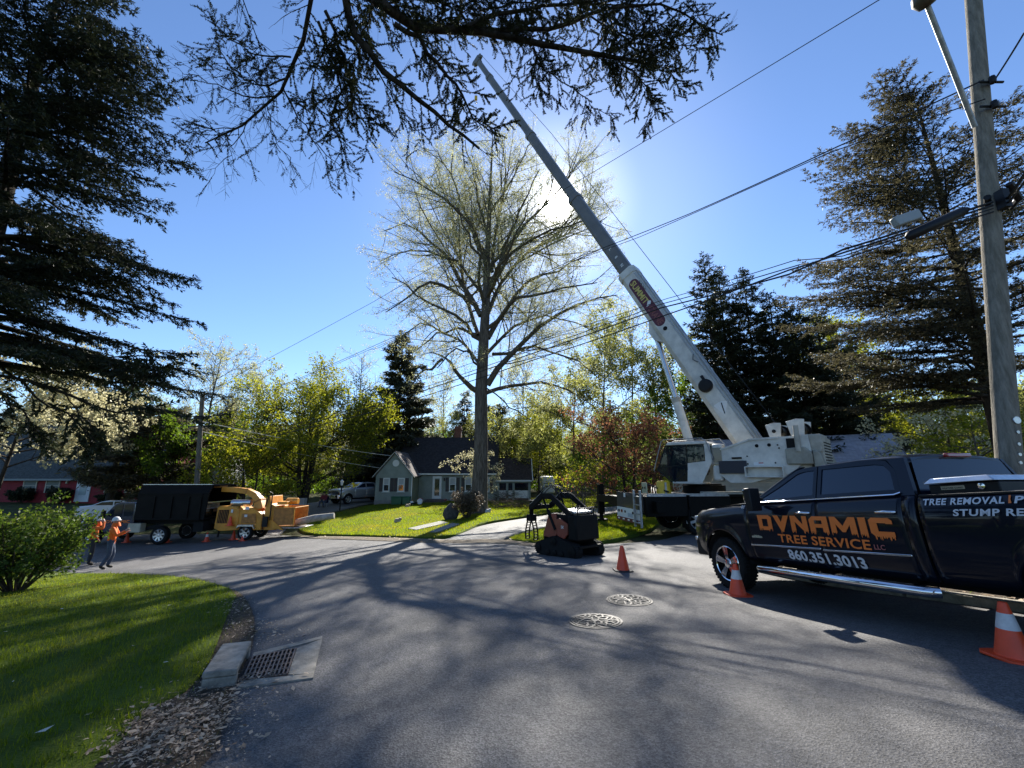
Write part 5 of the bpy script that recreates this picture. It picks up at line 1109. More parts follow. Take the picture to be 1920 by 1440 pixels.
b = SB(); b.box((.64,1.268,2.72),(.28,.012,.50)); C('rear_window', b, mat('dark_window', (.02,.025,.04), .08, coat=.5), cab)
b = SB()
for yy in (1.33,.42):
    b.tube([(2.92,yy,2.15),(2.96,yy,2.2),(2.60,yy,3.28),(2.50,yy,3.34),(1.1,yy,3.33),(.95,yy,3.2),(.78,yy,2.6),(.80,yy,2.4)], .017, 6)
b.tube([(.9,1.1,3.28),(.6,1.0,3.30),(.44,1.0,3.1),(.42,1.0,2.85)], .02, 6); C('guard_rail', b, M_galv, cab, smooth=60)
# boom: five telescoping sections in the turret's plane
EL = R(62.1); e_ = Vector((math.cos(EL),0,math.sin(EL))); n_ = Vector((-math.sin(EL),0,math.cos(EL))); BM = SM @ Matrix((( e_.x,0,n_.x,0),(0,1,0,0),(e_.z,0,n_.z,3.28),(0,0,0,1)))
def BB(): b = MB(); b.M = BM; return b
def boomsec(s0, s1, w, h, zc=0.):
    b = BB(); k = .24*min(w,h); ring = [(-w/2,-h/2+k),(-w/2+k,-h/2),(w/2-k,-h/2),(w/2,-h/2+k),(w/2,h/2-k*.8),(w/2-k*.8,h/2),(-w/2+k*.8,h/2),(-w/2,h/2-k*.8)]
    b.loft([[Vector((s,y,z+zc)) for y, z in ring] for s in (s0, s1)]); return b
base = C('boom_base', boomsec(-.75, 8.9, .80, .86), M_cw, bevel=.012)
b = boomsec(8.62, 8.98, .86, .93); C('boom_collar', b, M_cw, base, bevel=.012)
lens = [(8.9,15.0,.58,.64),(15.0,21.7,.47,.52),(21.7,29.8,.38,.43),(29.8,32.4,.31,.35)]
for i, (a, z, w, h) in enumerate(lens):
    o = C('boom_section', boomsec(a-.3, z, w, h, .02*i), M_boomshade, bevel=.008)
    C('boom_collar', boomsec(z-.28, z+.02, w+.06, h+.07, .02*i), M_boomshade, o, bevel=.008)
b = BB(); b.box((32.55,0,.04),(.34,.30,.56)); b.lathe([(.001,-.10),(.24,-.10),(.20,-.05),(.20,.05),(.24,.10),(.001,.10)], (32.6,0,-.2), 'Y', 20); b.lathe([(.001,-.10),(.20,-.10),(.16,-.05),(.16,.05),(.20,.10),(.001,.10)], (32.5,0,.34), 'Y', 20); C('boom_head', b, M_boomshade, bevel=.01)
b = BB(); b.box((4.0,.408,.36),(9.0,.02,.035)); b.box((4.2,.29,.445),(8.8,.05,.03)); b.box((4,-.02,.47),(9,.08,.03)); C('boom_rail', b, M_galv, base)
b = BB(); b.prism([(6.2,-.42),(5.0,-.42),(5.3,-.66),(5.75,-.68)], -.24, .24); C('cylinder_bracket', b, M_cw, base, bevel=.02)
b = BB(); b.lathe([(.001,0),(.09,0),(.09,.012),(.001,.012)], (5.35,.402,.02), 'Y', 20); C('hole', b, M_gap, base)
b = BB(); b.lathe([(.001,0),(.26,0),(.26,.10),(.20,.16),(.001,.17)], (2.35,.40,.02), 'Y', 24); b.box((2.62,.45,.1),(.3,.07,.10)); C('hose_reel', b, M_black, base, smooth=40)
b = BB(); b.add([(1.05,.404,-.02),(1.55,.404,-.18)]+[(1.05+.52*math.cos(a),.404,-.02+.52*math.sin(a)) for a in np.linspace(-.3,.75,10)], [tuple([0]+list(range(2,12)))]); an = C('angle_gauge', b, M_white, base); b = BB(); b.bar((1.1,.41,0),(1.5,.41,.12),.01,.03); C('needle', b, M_black, an)
b = BB(); b.tube([(8.0-.03*i,.43,.28+.02*math.sin(i*1.1)) for i in range(20)], .012, 5); b.tube([(3.3,.43,.3),(3.5,.46,.2),(3.7,.43,.33)], .015, 5); C('hydraulic_hose', b, M_black, base)
b = BB(); ring = [(8.3-.24+.24*math.cos(a), .02+.24*math.sin(a)) for a in np.linspace(-math.pi/2, math.pi/2, 10)]+[(5.55+.24-.24*math.cos(a), .02-.24*math.sin(a)*-1) for a in np.linspace(math.pi/2, -math.pi/2, 10)]
b.prism(ring, .400, .405); stk = C('boom_sticker', b, M_sticker, base)
b = BB(); V, F = text_verts('SUMMIT', .36, .006); wd = max(v[0] for v in V); b.add([(8.20-v[0]*1.32/wd, .409, -.12+v[1]*1.05) for v in V], F); C('lettering', b, M_ytext, stk)
b = BB(); V, F = text_verts('CRANE', .36, .006); wd = max(v[0] for v in V); b.add([(6.62-v[0]*.98/wd, .409, -.12+v[1]*1.05) for v in V], F); C('lettering', b, M_rtext, stk)
b = BB(); b.add([(6.72,.409,-.10),(6.95,.409,.12),(6.82,.409,.2),(6.70,.409,.1)], [(0,1,2,3)]); C('emblem', b, M_white, stk)
for ch, s in (('L',10.6),('0',10.0),('N',9.45)):
    b = BB(); V, F = text_verts(ch, .2, .006); b.add([(s-v[0], .294, -.02+v[1]) for v in V], F); C('lettering', b, M_white, bpy.data.objects.get('boom_section'))
cy = SM @ Vector((1.75,0,2.0)); cb = BM @ Vector((5.45,0,-.58)); d_ = (cb-cy); mid = cy + d_*.52
b = MB(); b.tube([cy, mid], .17, 16); C('lift_cylinder', b, M_cw, smooth=50); b = MB(); b.tube([mid-d_*.02, mid+d_*.015], .185, 16); C('cylinder_gland', b, M_cw2, smooth=50); b = MB(); b.tube([mid, cb], .11, 14); C('cylinder_rod', b, M_steel, smooth=50)
b = MB(); b.tube([SM @ Vector((-1.05,.1,3.7)), BM @ Vector((20,.05,1.05)), BM @ Vector((32.5,.05,.5))], .014, 5); C('hoist_rope', b, M_black)
b = MB(); b.tube([BM @ Vector((32.6,.0,.0)), BM @ Vector((32.6,0,.0))-Vector((0,0,3.2))], .014, 5); C('hoist_rope', b, M_black)
p = BM @ Vector((32.6,0,0)) - Vector((0,0,3.3)); b = MB(); b.box(p, (.2,.12,.34)); b.tube([p+Vector((0,0,-.17)), p+Vector((0,0,-.3)), p+Vector((.1,0,-.4)), p+Vector((.02,0,-.48)), p+Vector((-.09,0,-.42))], .028, 8); C('hook_block', b, M_yellow, bevel=.01)
# ================================================================= BUILDINGS
def siding(name, c, pitch=.12, amt=.6):
    m, nt, b = newmat(name); n, l = nt.nodes, nt.links; setc(b, c, .75, 0, .3)
    t = n.new('ShaderNodeTexCoord'); s = n.new('ShaderNodeSeparateXYZ'); l.new(t.outputs['Object'], s.inputs[0])
    mu = n.new('ShaderNodeMath'); mu.operation = 'MULTIPLY'; mu.inputs[1].default_value = 1/pitch; l.new(s.outputs['Z'], mu.inputs[0]); fr_ = n.new('ShaderNodeMath'); fr_.operation = 'FRACT'; l.new(mu.outputs[0], fr_.inputs[0])
    bp = n.new('ShaderNodeBump'); bp.inputs['Strength'].default_value = amt; bp.inputs['Distance'].default_value = .03; bp.invert = True; l.new(fr_.outputs[0], bp.inputs['Height']); l.new(bp.outputs[0], b.inputs['Normal'])
    r, x, t2 = noise_mix(nt, tuple(k*.86 for k in c), tuple(k*1.1 for k in c), 1.7); l.new(r.outputs[0], b.inputs['Base Color']); return m
def shingle(name, c, var=.3):
    m, nt, b = newmat(name); n, l = nt.nodes, nt.links; setc(b, c, .9, 0, .2); t = n.new('ShaderNodeTexCoord'); br = n.new('ShaderNodeTexBrick'); br.inputs['Scale'].default_value = 3.2; br.inputs['Mortar Size'].default_value = .012
    br.inputs['Color1'].default_value = (*[k*(1-var) for k in c],1); br.inputs['Color2'].default_value = (*[k*(1+var) for k in c],1); br.inputs['Mortar'].default_value = (*[k*.5 for k in c],1)
    mp = n.new('ShaderNodeMapping'); mp.inputs['Rotation'].default_value = (R(90),0,0); l.new(t.outputs['Object'], mp.inputs[0]); l.new(mp.outputs[0], br.inputs['Vector']); l.new(br.outputs['Color'], b.inputs['Base Color']); return m
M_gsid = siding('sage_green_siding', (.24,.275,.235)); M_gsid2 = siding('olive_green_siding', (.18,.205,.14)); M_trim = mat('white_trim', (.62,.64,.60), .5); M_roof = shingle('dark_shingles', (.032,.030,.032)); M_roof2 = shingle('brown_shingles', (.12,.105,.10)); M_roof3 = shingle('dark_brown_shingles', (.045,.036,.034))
M_shut = mat('dark_shutter', (.018,.016,.016), .5); M_pane = mat('window_glass', (.02,.025,.03), .06, coat=.4, spec=.8); M_blind = mat('pale_blind', (.36,.38,.37), .7); M_brickc = mat('chimney_brick', (.16,.07,.05), .9, var=.3, scale=9); M_conc2 = mat('foundation', (.2,.2,.19), .9, var=.15, scale=3)
def winset(par, x0, x1, z0, z1, y, sh=True, m_up=None, blind=True):
    w = x1-x0; b = MB(); 
    for (cx, cz, dx, dz) in ((x0,(z0+z1)/2,.09,z1-z0+.09),(x1,(z0+z1)/2,.09,z1-z0+.09),((x0+x1)/2,z1,w-.09,.10),((x0+x1)/2,z0,w-.09,.10),((x0+x1)/2,(z0+z1)/2,w-.09,.05)): b.box((cx,y-.03,cz),(dx,.09,dz))
    wd = b.build('window', M_trim, par, world=True, bevel=.006)
    b = MB(); b.box(((x0+x1)/2,y-.015,(z0+z1)/2),(w-.06,.02,z1-z0-.06)); b.build('pane', M_pane, wd, world=True)
    if blind: b = MB(); b.box(((x0+x1)/2,y-.03,z0+(z1-z0)*.74),(w-.10,.012,(z1-z0)*.44)); b.build('blind', M_blind, wd, world=True)
    b = MB(); b.box(((x0+x1)/2,y-.06,z0-.07),(w+.2,.14,.05)); b.build('sill', M_trim, wd, world=True)
    if sh:
        for s, xx in ((-1,x0-.05),(1,x1+.05)): b = MB(); b.box((xx+s*.19,y-.02,(z0+z1)/2),(.30,.05,z1-z0+.06)); b.build('shutter', M_shut, par, world=True, bevel=.01)
def pX(px, y, py=915): return WY(px, py, y).x
def pZ(py, y, px=800): return WY(px, py, y).z
def roof_slab(mb, a, b, c, d, th=.14):
    """sloping roof plane through four corners, thickened downwards"""
    P = [Vector(p) for p in (a,b,c,d)]; n = (P[1]-P[0]).cross(P[3]-P[0]).normalized(); n = n if n.z > 0 else -n
    mb.add(P+[p-n*th for p in P], [(0,1,2,3),(7,6,5,4),(0,4,5,1),(1,5,6,2),(2,6,7,3),(3,7,4,0)])
# ---- green house
YF, YM = 39.2, 42.0; gb = gz(-6, 42)-.15
hs = thing('house', 'sage green cape house with dark roof, white trim and black shutters behind the big oak', 'house', (-6, 42, gb))
xl, xr = pX(703.5,YF), pX(772,YF); xm = (xl+xr)/2; ze, zp = pZ(892,YF), pZ(849,YF)
b = MB(); b.prism([(xl,gb),(xr,gb),(xr,ze),(xm,zp),(xl,ze)], YF, YM+2); b.build('wing', M_gsid, hs, world=True)
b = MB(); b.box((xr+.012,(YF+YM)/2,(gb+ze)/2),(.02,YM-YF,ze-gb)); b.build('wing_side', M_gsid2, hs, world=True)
b = MB(); roof_slab(b,(xm,YF-.2,zp+.16),(xm,YM+3,zp+.16),(xr+.25,YM+3,ze-.04),(xr+.25,YF-.2,ze-.04)); roof_slab(b,(xm,YF-.2,zp+.165),(xl-.25,YF-.2,ze-.04),(xl-.25,YM+3,ze-.04),(xm,YM+3,zp+.165)); b.build('wing_roof', M_roof2, hs, world=True)
b = MB(); b.bar((xm,YF-.215,zp+.06),(xr+.26,YF-.215,ze-.14),.03,.16,(0,1,0)); b.bar((xm,YF-.215,zp+.06),(xl-.26,YF-.215,ze-.14),.03,.16,(0,1,0)); b.bar((xr,YF-.02,gb),(xr,YF-.02,ze),.07,.05,(0,1,0)); b.build('rake_trim', M_trim, hs, world=True)
zg = pZ(868.5,YF); b = MB(); b.lathe([(.001,-.05),(.30,-.05),(.30,.0),(.001,.0)], (pX(740,YF),YF-.0,zg), 'Y', 24); b.build('gable_vent', M_trim, hs, world=True, smooth=40)
for a_, b_ in ((719,729.5),(746.5,757.5)): winset(hs, pX(a_,YF), pX(b_,YF), pZ(921,YF), pZ(897,YF), YF)
xr2 = pX(931,YM); zme = pZ(887,YM); zmr = pZ(823,YM+4); YR = YM+4
b = MB(); b.prism([(YM,gb),(YM+8,gb),(YM+8,zme),(YR,zmr-.1),(YM,zme)], xl+1.2, xr2, 'YZ'); b.build('main_wall', M_gsid, hs, world=True)
b = MB(); roof_slab(b,(xl+.9,YM-.25,zme-.1),(xr2+.12,YM-.25,zme-.1),(xr2+.12,YR,zmr+.15),(xl+.9,YR,zmr+.15)); roof_slab(b,(xl+.9,YM+8.25,zme-.1),(xr2+.12,YM+8.25,zme-.1),(xr2+.12,YR,zmr+.152),(xl+.9,YR,zmr+.152)); mrf = b.build('roof', M_roof, hs, world=True)
b = MB(); b.box((pX(855,YR),YR+.6,pZ(815,YR)),(.7,.7,1.9)); b.box((pX(855,YR),YR+.6,pZ(806,YR)+.12),(.85,.85,.12)); b.build('chimney', M_brickc, mrf, world=True)
b = MB(); b.box(((xr+xr2)/2,YM-.28,zme-.10),(xr2-xr,.12,.14)); b.build('gutter', M_trim, hs, world=True)
b = MB(); b.box(((xl+xr)/2,YF-.02,gb+.15),(xr-xl+.02,.05,.5)); b.box(((xr+xr2)/2,YM-.02,gb+.12),(xr2-xr,.05,.5)); b.build('foundation', M_conc2, hs, world=True)
for a_, b_ in ((843,854),(872.5,884),(908,917)): winset(hs, pX(a_,YM), pX(b_,YM), pZ(921,YM), pZ(896,YM), YM)
b = MB(); dx0, dx1, dz0, dz1 = pX(811,YM), pX(828,YM), pZ(935,YM), pZ(895,YM)
b.box((dx0+.1,YM-.04,(dz0+dz1)/2),(.2,.10,dz1-dz0)); b.box((dx1-.1,YM-.04,(dz0+dz1)/2),(.2,.10,dz1-dz0)); b.box(((dx0+dx1)/2,YM-.04,dz1+.0),(dx1-dx0,.12,.22)); b.box(((dx0+dx1)/2,YM-.03,dz0+.13),(dx1-dx0-.36,.06,.26)); dr = b.build('door', M_trim, hs, world=True, bevel=.01)
b = MB(); b.box(((dx0+dx1)/2,YM-.03,(dz0+dz1)/2+.05),(dx1-dx0-.44,.03,dz1-dz0-.5)); b.build('door_glass', M_pane, dr, world=True); b = MB(); b.box((dx0+.24,YM-.07,(dz0+dz1)/2-.02),(.03,.05,.14)); b.build('handle', M_black, dr, world=True)
b = MB(); b.box(((dx0+dx1)/2,YM-.7,dz0-.12),(1.8,1.3,.16)); b.box(((dx0+dx1)/2,YM-1.0,dz0-.28),(2.2,1.7,.16)); b.build('doorstep', mat('step_brick', (.09,.07,.065), .9, var=.2), hs, world=True, bevel=.01)
b = MB(); b.box((pX(833,YM),YM-.1,pZ(899,YM)),(.12,.16,.28)); b.build('porch_lamp', M_black, hs, world=True, bevel=.02)
# gable end window high on the right side, seen past the trunk
b = MB(); b.box((xr2+.03,YR-.6,pZ(858,YM)),(.06,.9,1.1)); gw = b.build('gable_window', M_trim, hs, world=True); b = MB(); b.box((xr2+.045,YR-.6,pZ(858,YM)),(.06,.7,.9)); b.build('pane', M_pane, gw, world=True)
# glazed porch
px0, px1 = xr2, pX(995,YM); pe, pr_ = pZ(899,YM), pZ(861,YM+2)
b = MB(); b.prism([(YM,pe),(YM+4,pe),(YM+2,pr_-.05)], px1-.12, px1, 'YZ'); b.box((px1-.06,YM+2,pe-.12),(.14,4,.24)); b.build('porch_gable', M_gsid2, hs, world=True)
b = MB(); roof_slab(b,(px0-.1,YM-.3,pe-.06),(px1+.15,YM-.3,pe-.06),(px1+.15,YM+2,pr_+.12),(px0-.1,YM+2,pr_+.12)); roof_slab(b,(px0-.1,YM+4.3,pe-.06),(px1+.15,YM+4.3,pe-.06),(px1+.15,YM+2,pr_+.122),(px0-.1,YM+2,pr_+.122)); b.build('porch_roof', M_roof3, hs, world=True)
b = MB(); b.box(((px0+px1)/2,YM-.31,pe-.12),(px1-px0+.2,.06,.14)); b.bar((px1+.16,YM-.3,pe-.1),(px1+.16,YM+2,pr_+.04),.04,.14,(1,0,0)); b.bar((px1+.16,YM+4.3,pe-.1),(px1+.16,YM+2,pr_+.04),.04,.14,(1,0,0)); b.build('porch_trim', M_trim, hs, world=True)
b = MB(); zs = pZ(921,YM)
for xx in (px0+.15, pX(951,YM), pX(963,YM), px1-.12): b.box((xx,YM-.0,(gb+pe)/2),(.22,.16,pe-gb))
b.box(((px0+px1)/2,YM,pe-.2),(px1-px0,.14,.26))
for yy in (YM+1.0,YM+2.0,YM+3.0,YM+3.95): b.box((px1-.08,yy,(gb+pe)/2),(.14,.16,pe-gb))
b.build('porch_frame', M_gsid, hs, world=True)
b = MB(); b.box(((px0+px1)/2,YM+.02,(gb+zs)/2+.12),(px1-px0-.2,.06,zs-gb-.1)); b.box((px1-.09,YM+2,(gb+zs)/2+.1),(.05,3.9,zs-gb-.1)); b.build('porch_panel', M_trim, hs, world=True)
b = MB(); b.box(((px0+px1)/2,YM-.02,gb+.2),(px1-px0,.05,.46)); b.build('porch_base', mat('dark_skirt', (.03,.03,.03), .9), hs, world=True)
b = MB(); b.box(((px0+px1)/2,YM+.03,(zs+pe)/2),(px1-px0,.02,pe-zs)); b.box((px1-.09,YM+2,(zs+pe)/2),(.02,3.9,pe-zs)); b.build('porch_window', glassmat('porch_glass', (.6,.65,.62), .55), hs, world=True)
b = MB(); b.box(((px0+px1)/2,YM+3.97,(gb+pe)/2),(px1-px0,.05,pe-gb)); b.box(((px0+px1)/2,YM+1.9,gb+.2),(px1-px0-.3,3.8,.06)); b.build('porch_back', M_blind, hs, world=True)
# ---- red house
YR_ = 39.2; rb = gz(-40,39.5)-.2; rx0, rx1 = pX(8,YR_,915), pX(300,YR_,915); rze = pZ(895,YR_,150); rzr = pZ(800,YR_+4.2,150)
rh = thing('house', 'low red house with white door and grey roof at the left behind the parked trucks', 'house', (-38,YR_,rb)); M_rsid = siding('red_clapboard', (.21,.022,.028), .15); M_roofg = shingle('grey_green_shingles', (.072,.078,.074), .25)
b = MB(); b.prism([(YR_,rb),(YR_+8.4,rb),(YR_+8.4,rze),(YR_+4.2,rzr-.15),(YR_,rze)], rx0-4, rx1, 'YZ'); b.build('wall', M_rsid, rh, world=True)
b = MB(); roof_slab(b,(rx0-4.3,YR_-.45,rze-.12),(rx1+.3,YR_-.45,rze-.12),(rx1+.3,YR_+4.2,rzr+.1),(rx0-4.3,YR_+4.2,rzr+.1)); roof_slab(b,(rx0-4.3,YR_+8.85,rze-.12),(rx1+.3,YR_+8.85,rze-.12),(rx1+.3,YR_+4.2,rzr+.102),(rx0-4.3,YR_+4.2,rzr+.102)); b.build('roof', M_roofg, rh, world=True)
b = MB(); b.box(((rx0+rx1)/2-2,YR_-.47,rze-.2),(rx1-rx0+4.6,.05,.16)); b.build('fascia', mat('grey_fascia', (.2,.23,.23), .6), rh, world=True)
M_cream = mat('cream_trim', (.42,.38,.30), .6)
for a_, b_ in ((44,68),(86,111),(198,217),(236,256)):
    x0_, x1_ = pX(a_,YR_), pX(b_,YR_); z0_, z1_ = pZ(923,YR_,100), pZ(898,YR_,100); b = MB()
    for (cx,cz,dx,dz) in ((x0_,(z0_+z1_)/2,.1,z1_-z0_+.1),(x1_,(z0_+z1_)/2,.1,z1_-z0_+.1),((x0_+x1_)/2,z1_,x1_-x0_-.1,.1),((x0_+x1_)/2,z0_,x1_-x0_-.1,.1),((x0_+x1_)/2,(z0_+z1_)/2,x1_-x0_-.1,.05)): b.box((cx,YR_-.03,cz),(dx,.08,dz))
    w_ = b.build('window', M_cream, rh, world=True); b = MB(); b.box(((x0_+x1_)/2,YR_-.02,(z0_+z1_)/2),(x1_-x0_-.08,.02,z1_-z0_-.08)); b.build('pane', M_pane, w_, world=True); b = MB(); b.box(((x0_+x1_)/2,YR_-.035,z0_+(z1_-z0_)*.62),(x1_-x0_-.14,.01,(z1_-z0_)*.66)); b.build('blind', mat('grey_blind', (.16,.18,.16), .8), w_, world=True)
x0_, x1_ = pX(139,YR_,940), pX(166,YR_,940); z0_, z1_ = pZ(941,YR_,150), pZ(897,YR_,150); b = MB(); b.box(((x0_+x1_)/2,YR_-.04,(z0_+z1_)/2),(x1_-x0_,.08,z1_-z0_)); d_o = b.build('door', mat('pale_blue_white_paint', (.55,.60,.62), .45), rh, world=True, bevel=.02)
b = MB(); b.box(((x0_+x1_)/2,YR_-.09,(z0_+z1_)/2+.2),(.62,.03,1.25)); b.build('door_panel', mat('pale_green_glass', (.36,.43,.42), .3), d_o, world=True, bevel=.01); b = MB(); b.lathe([(.001,-.06),(.04,-.06),(.04,0),(.001,0)], (x1_-.14,YR_-.08,(z0_+z1_)/2-.05), 'Y', 10); b.build('handle', M_black, d_o, world=True)
for xx in (pX(125,YR_),pX(180,YR_)): b = MB(); b.box((xx,YR_-.08,pZ(904,YR_,150)),(.16,.14,.26)); b.build('wall_lamp', M_cream, rh, world=True, bevel=.03)
# ---- grey roofed house on the right
gp_ = WY(1672,812,24.5); ro = thing('house', 'house with pale grey shingle roof half hidden behind the crane and conifers', 'house', (gp_.x,24.5,gz(gp_.x,24.5)))
dv = Vector((-.55,-.83,0)); rv = Vector((-.83,.55,0)); top = Vector((gp_.x,24.5,gp_.z)); eav = top + dv*4.6 - Vector((0,0,2.3)); eav2 = top - dv*4.6 - Vector((0,0,2.3)); gzr = gz(gp_.x,24.5)
b = MB(); roof_slab(b, top, top+rv*12, eav+rv*12, eav); roof_slab(b, top+Vector((0,0,.002)), top+rv*12+Vector((0,0,.002)), eav2+rv*12, eav2); b.build('roof', shingle('pale_grey_shingles', (.34,.33,.35), .12), ro, world=True)
i0 = top + rv*.4 - Vector((0,0,.2)); q0, q1 = eav+rv*.4-dv*.5, eav2+rv*.4+dv*.5; b = MB(); f0 = [Vector((q.x,q.y,gzr)) for q in (q0,q1)]+[q1, i0, q0]; b.add(f0+[p+rv*11 for p in f0], [(0,1,2,3,4),(9,8,7,6,5)]+[(i,(i+1)%5,5+(i+1)%5,5+i) for i in range(5)]); b.build('wall', siding('cream_siding', (.42,.40,.33), .2), ro, world=True)
b = MB(); b.bar(top-Vector((0,0,.16)), eav-Vector((0,0,.16)), .06,.24,rv); b.bar(top-Vector((0,0,.16)), eav2-Vector((0,0,.16)), .06,.24,rv); b.build('rake_trim', mat('brown_trim', (.13,.11,.09), .7), ro, world=True)
# ---- steep pale gable behind the chip truck
y_ = 39; sx0, sx1, st = pX(386,y_,900), pX(424,y_,900), WY(409,851,y_); sg_ = gz(st.x,y_)
sh_ = thing('shed', 'small pale shed with a steep pointed gable above the black truck box', 'shed', (st.x,y_,sg_)); ze_ = sg_+1.0
b = MB(); b.prism([(sx0,sg_-.2),(sx1,sg_-.2),(sx1,ze_),(st.x,st.z),(sx0,ze_)], y_, y_+3.2); b.build('wall', siding('pale_boards', (.40,.42,.38), .22, .9), sh_, world=True)
b = MB(); roof_slab(b,(st.x,y_-.15,st.z+.1),(st.x,y_+3.4,st.z+.1),(sx1+.12,y_+3.4,ze_-.1),(sx1+.12,y_-.15,ze_-.1),.08); roof_slab(b,(st.x,y_-.15,st.z+.102),(st.x,y_+3.4,st.z+.102),(sx0-.12,y_+3.4,ze_-.1),(sx0-.12,y_-.15,ze_-.1),.08); b.build('roof', mat('pale_weathered_wood', (.36,.36,.33), .8, var=.2), sh_, world=True)
b = MB(); b.box(((sx0+sx1)/2+.45,y_-.02,sg_+1.5),(.42,.05,.6)); b.build('window', M_trim, sh_, world=True)
# ---- camper behind the porch, board fence
y_ = 46; cx0, cx1 = pX(1016,y_), pX(1040,y_); cg = gz(cx0,y_); cp = thing('camper', 'white camper trailer parked just right of the green house', 'camper', ((cx0+cx1)/2,y_,cg))
b = MB(); zt = pZ(893,y_,1030); b.box(((cx0+cx1)/2,y_+2.2,(cg+.45+zt)/2),(cx1-cx0,5,zt-cg-.45)); b.build('body', M_white, cp, world=True, bevel=.22, seg=4)
b = MB(); b.box(((cx0+cx1)/2-.1,y_-.31,zt-.75),(.8,.02,.07)); b.box(((cx0+cx1)/2-.1,y_-.31,zt-.95),(.6,.02,.04)); b.build('stripe', mat('navy_stripe', (.02,.03,.06), .5), cp, world=True)
for s in (-1,1): b = MB(); b.lathe([(.001,-.1),(.34,-.1),(.34,.1),(.001,.1)], ((cx0+cx1)/2+s*(cx1-cx0)*.42,y_+2.5,cg+.34), 'X', 20); b.build('wheel', M_rubber, cp, world=True)
f0, f1 = Vector((pX(1042,45),45,0)), Vector((pX(1170,43),43,0)); fc = thing('fence', 'weathered board fence behind the lawn right of the camper', 'fence', (f0.x,45,gz(f0.x,45))); b = MB(); nb_ = 46
for i in range(nb_): p = f0.lerp(f1,(i+.5)/nb_); g_ = gz(p.x,p.y); b.box((p.x,p.y,g_+.8),((f1-f0).length/nb_*.86,.03,1.6+.05*nrand()))
b.build('boards', mat('weathered_boards', (.10,.085,.065), .9, var=.3, scale=4), fc, world=True)
for i in range(6): p = f0.lerp(f1,i/5); b = MB(); b.box((p.x,p.y+.08,gz(p.x,p.y)+.85),(.12,.12,1.8)); b.build('post', mat('fence_post', (.09,.075,.055), .9), fc, world=True)
# ================================================================= VEHICLES ON THE LEFT, MACHINES
M_cb = mat('chip_box_black', (.006,.0055,.005), .6, var=.35, scale=2.5, spec=.12); M_or = mat('chipper_orange', (.68,.29,.03), .5, var=.18, scale=3); M_or2 = mat('chipper_orange_worn', (.40,.17,.035), .65, var=.3, scale=5)
M_dglass = mat('dark_vehicle_glass', (.015,.02,.03), .05, coat=.5, spec=.8); M_cone = mat('cone_orange', (.80,.075,.02), .45, var=.08, scale=9); M_refl = mat('reflective_white', (.62,.60,.58), .4, var=.15, scale=12); M_cbase = mat('cone_base_black', (.02,.02,.02), .7)
M_tan = mat('tan_box', (.42,.38,.28), .6, var=.15, scale=4); M_navyp = paint('navy_truck_paint', (.016,.026,.055), .2)
YT = 22.6; sT = 1/ (FPX/ (YT*.995)) 
def tX(px, y=YT, py=1000): return WY(px, py, y).x
def tZ(py, y=YT, px=310): return WY(px, py, y).z
gT = gz(tX(310), YT+1)
ct = thing('chip_truck', 'black chip truck with tall open backed box parked nose left across the street', 'truck', (tX(300), YT+1.1, gT))
def TW(name, mb, m, par=None, **k): return mb.build(name, m, par or ct, world=True, **k)
xa, xb = tX(248), tX(371); zb, zt = tZ(975), tZ(909); hw = 2.35
prof = [(YT,zb),(YT,zt-.42),(YT+.22,zt),(YT+hw-.22,zt),(YT+hw,zt-.42),(YT+hw,zb)]
inn = [(YT+.07,zb+.07),(YT+.07,zt-.44),(YT+.26,zt-.08),(YT+hw-.26,zt-.08),(YT+hw-.07,zt-.44),(YT+hw-.07,zb+.07)]
b = MB(); n = len(prof)
xo = xa-.12
b.add([(xa+(.0 if i in (2,3) else -.05),p[0],p[1]) for i,p in enumerate(prof)]+[(xb+(.28 if i in (1,2,3,4) else .18),p[0],p[1]) for i,p in enumerate(prof)]+[(xb+(.28 if i in (1,2,3,4) else .18),p[0],p[1]) for i,p in enumerate(inn)]+[(xa+.1,p[0],p[1]) for p in inn],
      [tuple(range(n))]+[(i,(i+1)%n,n+(i+1)%n,n+i) for i in range(n)]+[(n+i,n+(i+1)%n,2*n+(i+1)%n,2*n+i) for i in range(n)]+[(2*n+i,2*n+(i+1)%n,3*n+(i+1)%n,3*n+i) for i in range(n)]+[tuple(range(4*n-1,3*n-1,-1))])
box = TW('chip_box', b, M_cb)
b = MB()
for px_ in (280,313,345,368): b.box((tX(px_),YT-.025,(zb+zt-.55)/2),(.09,.05,zt-.62-zb))
b.box(((xa+xb)/2,YT-.02,zt-.47),(xb-xa,.05,.06)); b.box(((xa+xb)/2,YT-.02,zb+.04),(xb-xa,.05,.08)); TW('rib', b, M_cb, box)
b = MB(); b.box(((xa+xb)/2+.1,YT+.235,zt+.012),(xb-xa+.3,.10,.03)); TW('edge_rail', b, M_alu, box)
for px_ in (268,296): b = MB(); b.box((tX(px_),YT+.075,zt-.30),(.35,.02,.09),Matrix.Rotation(R(-28),3,'X')); TW('vent', b, M_gap, box)
b = MB(); b.box((xb+.15,YT+hw*.5,zt-.9),(.05,hw-.2,.05)); b.box((xb+.15,YT+hw*.5,zb+.55),(.05,hw-.2,.05)); TW('cross_bar', b, M_alu, box)
b = MB()
for i in range(30): b.box((xa+.5+random.random()*(xb-xa-.4),YT+.3+random.random()*1.7,zb+.2+random.random()*.5),(.5,.35,.3),Matrix.Rotation(random.random()*3,3,'Z'))
TW('wood_chips', b, mat('wood_chips', (.30,.22,.13), .95, var=.4, scale=14), box)
b = MB(); b.box(((xa+xb)/2-.6,YT+hw/2,zb-.14),(xb-xa+2.6,.9,.24)); b.box((xb-.2,YT+hw/2,zb-.35),(.5,1.9,.5)); TW('chassis', b, M_gap)
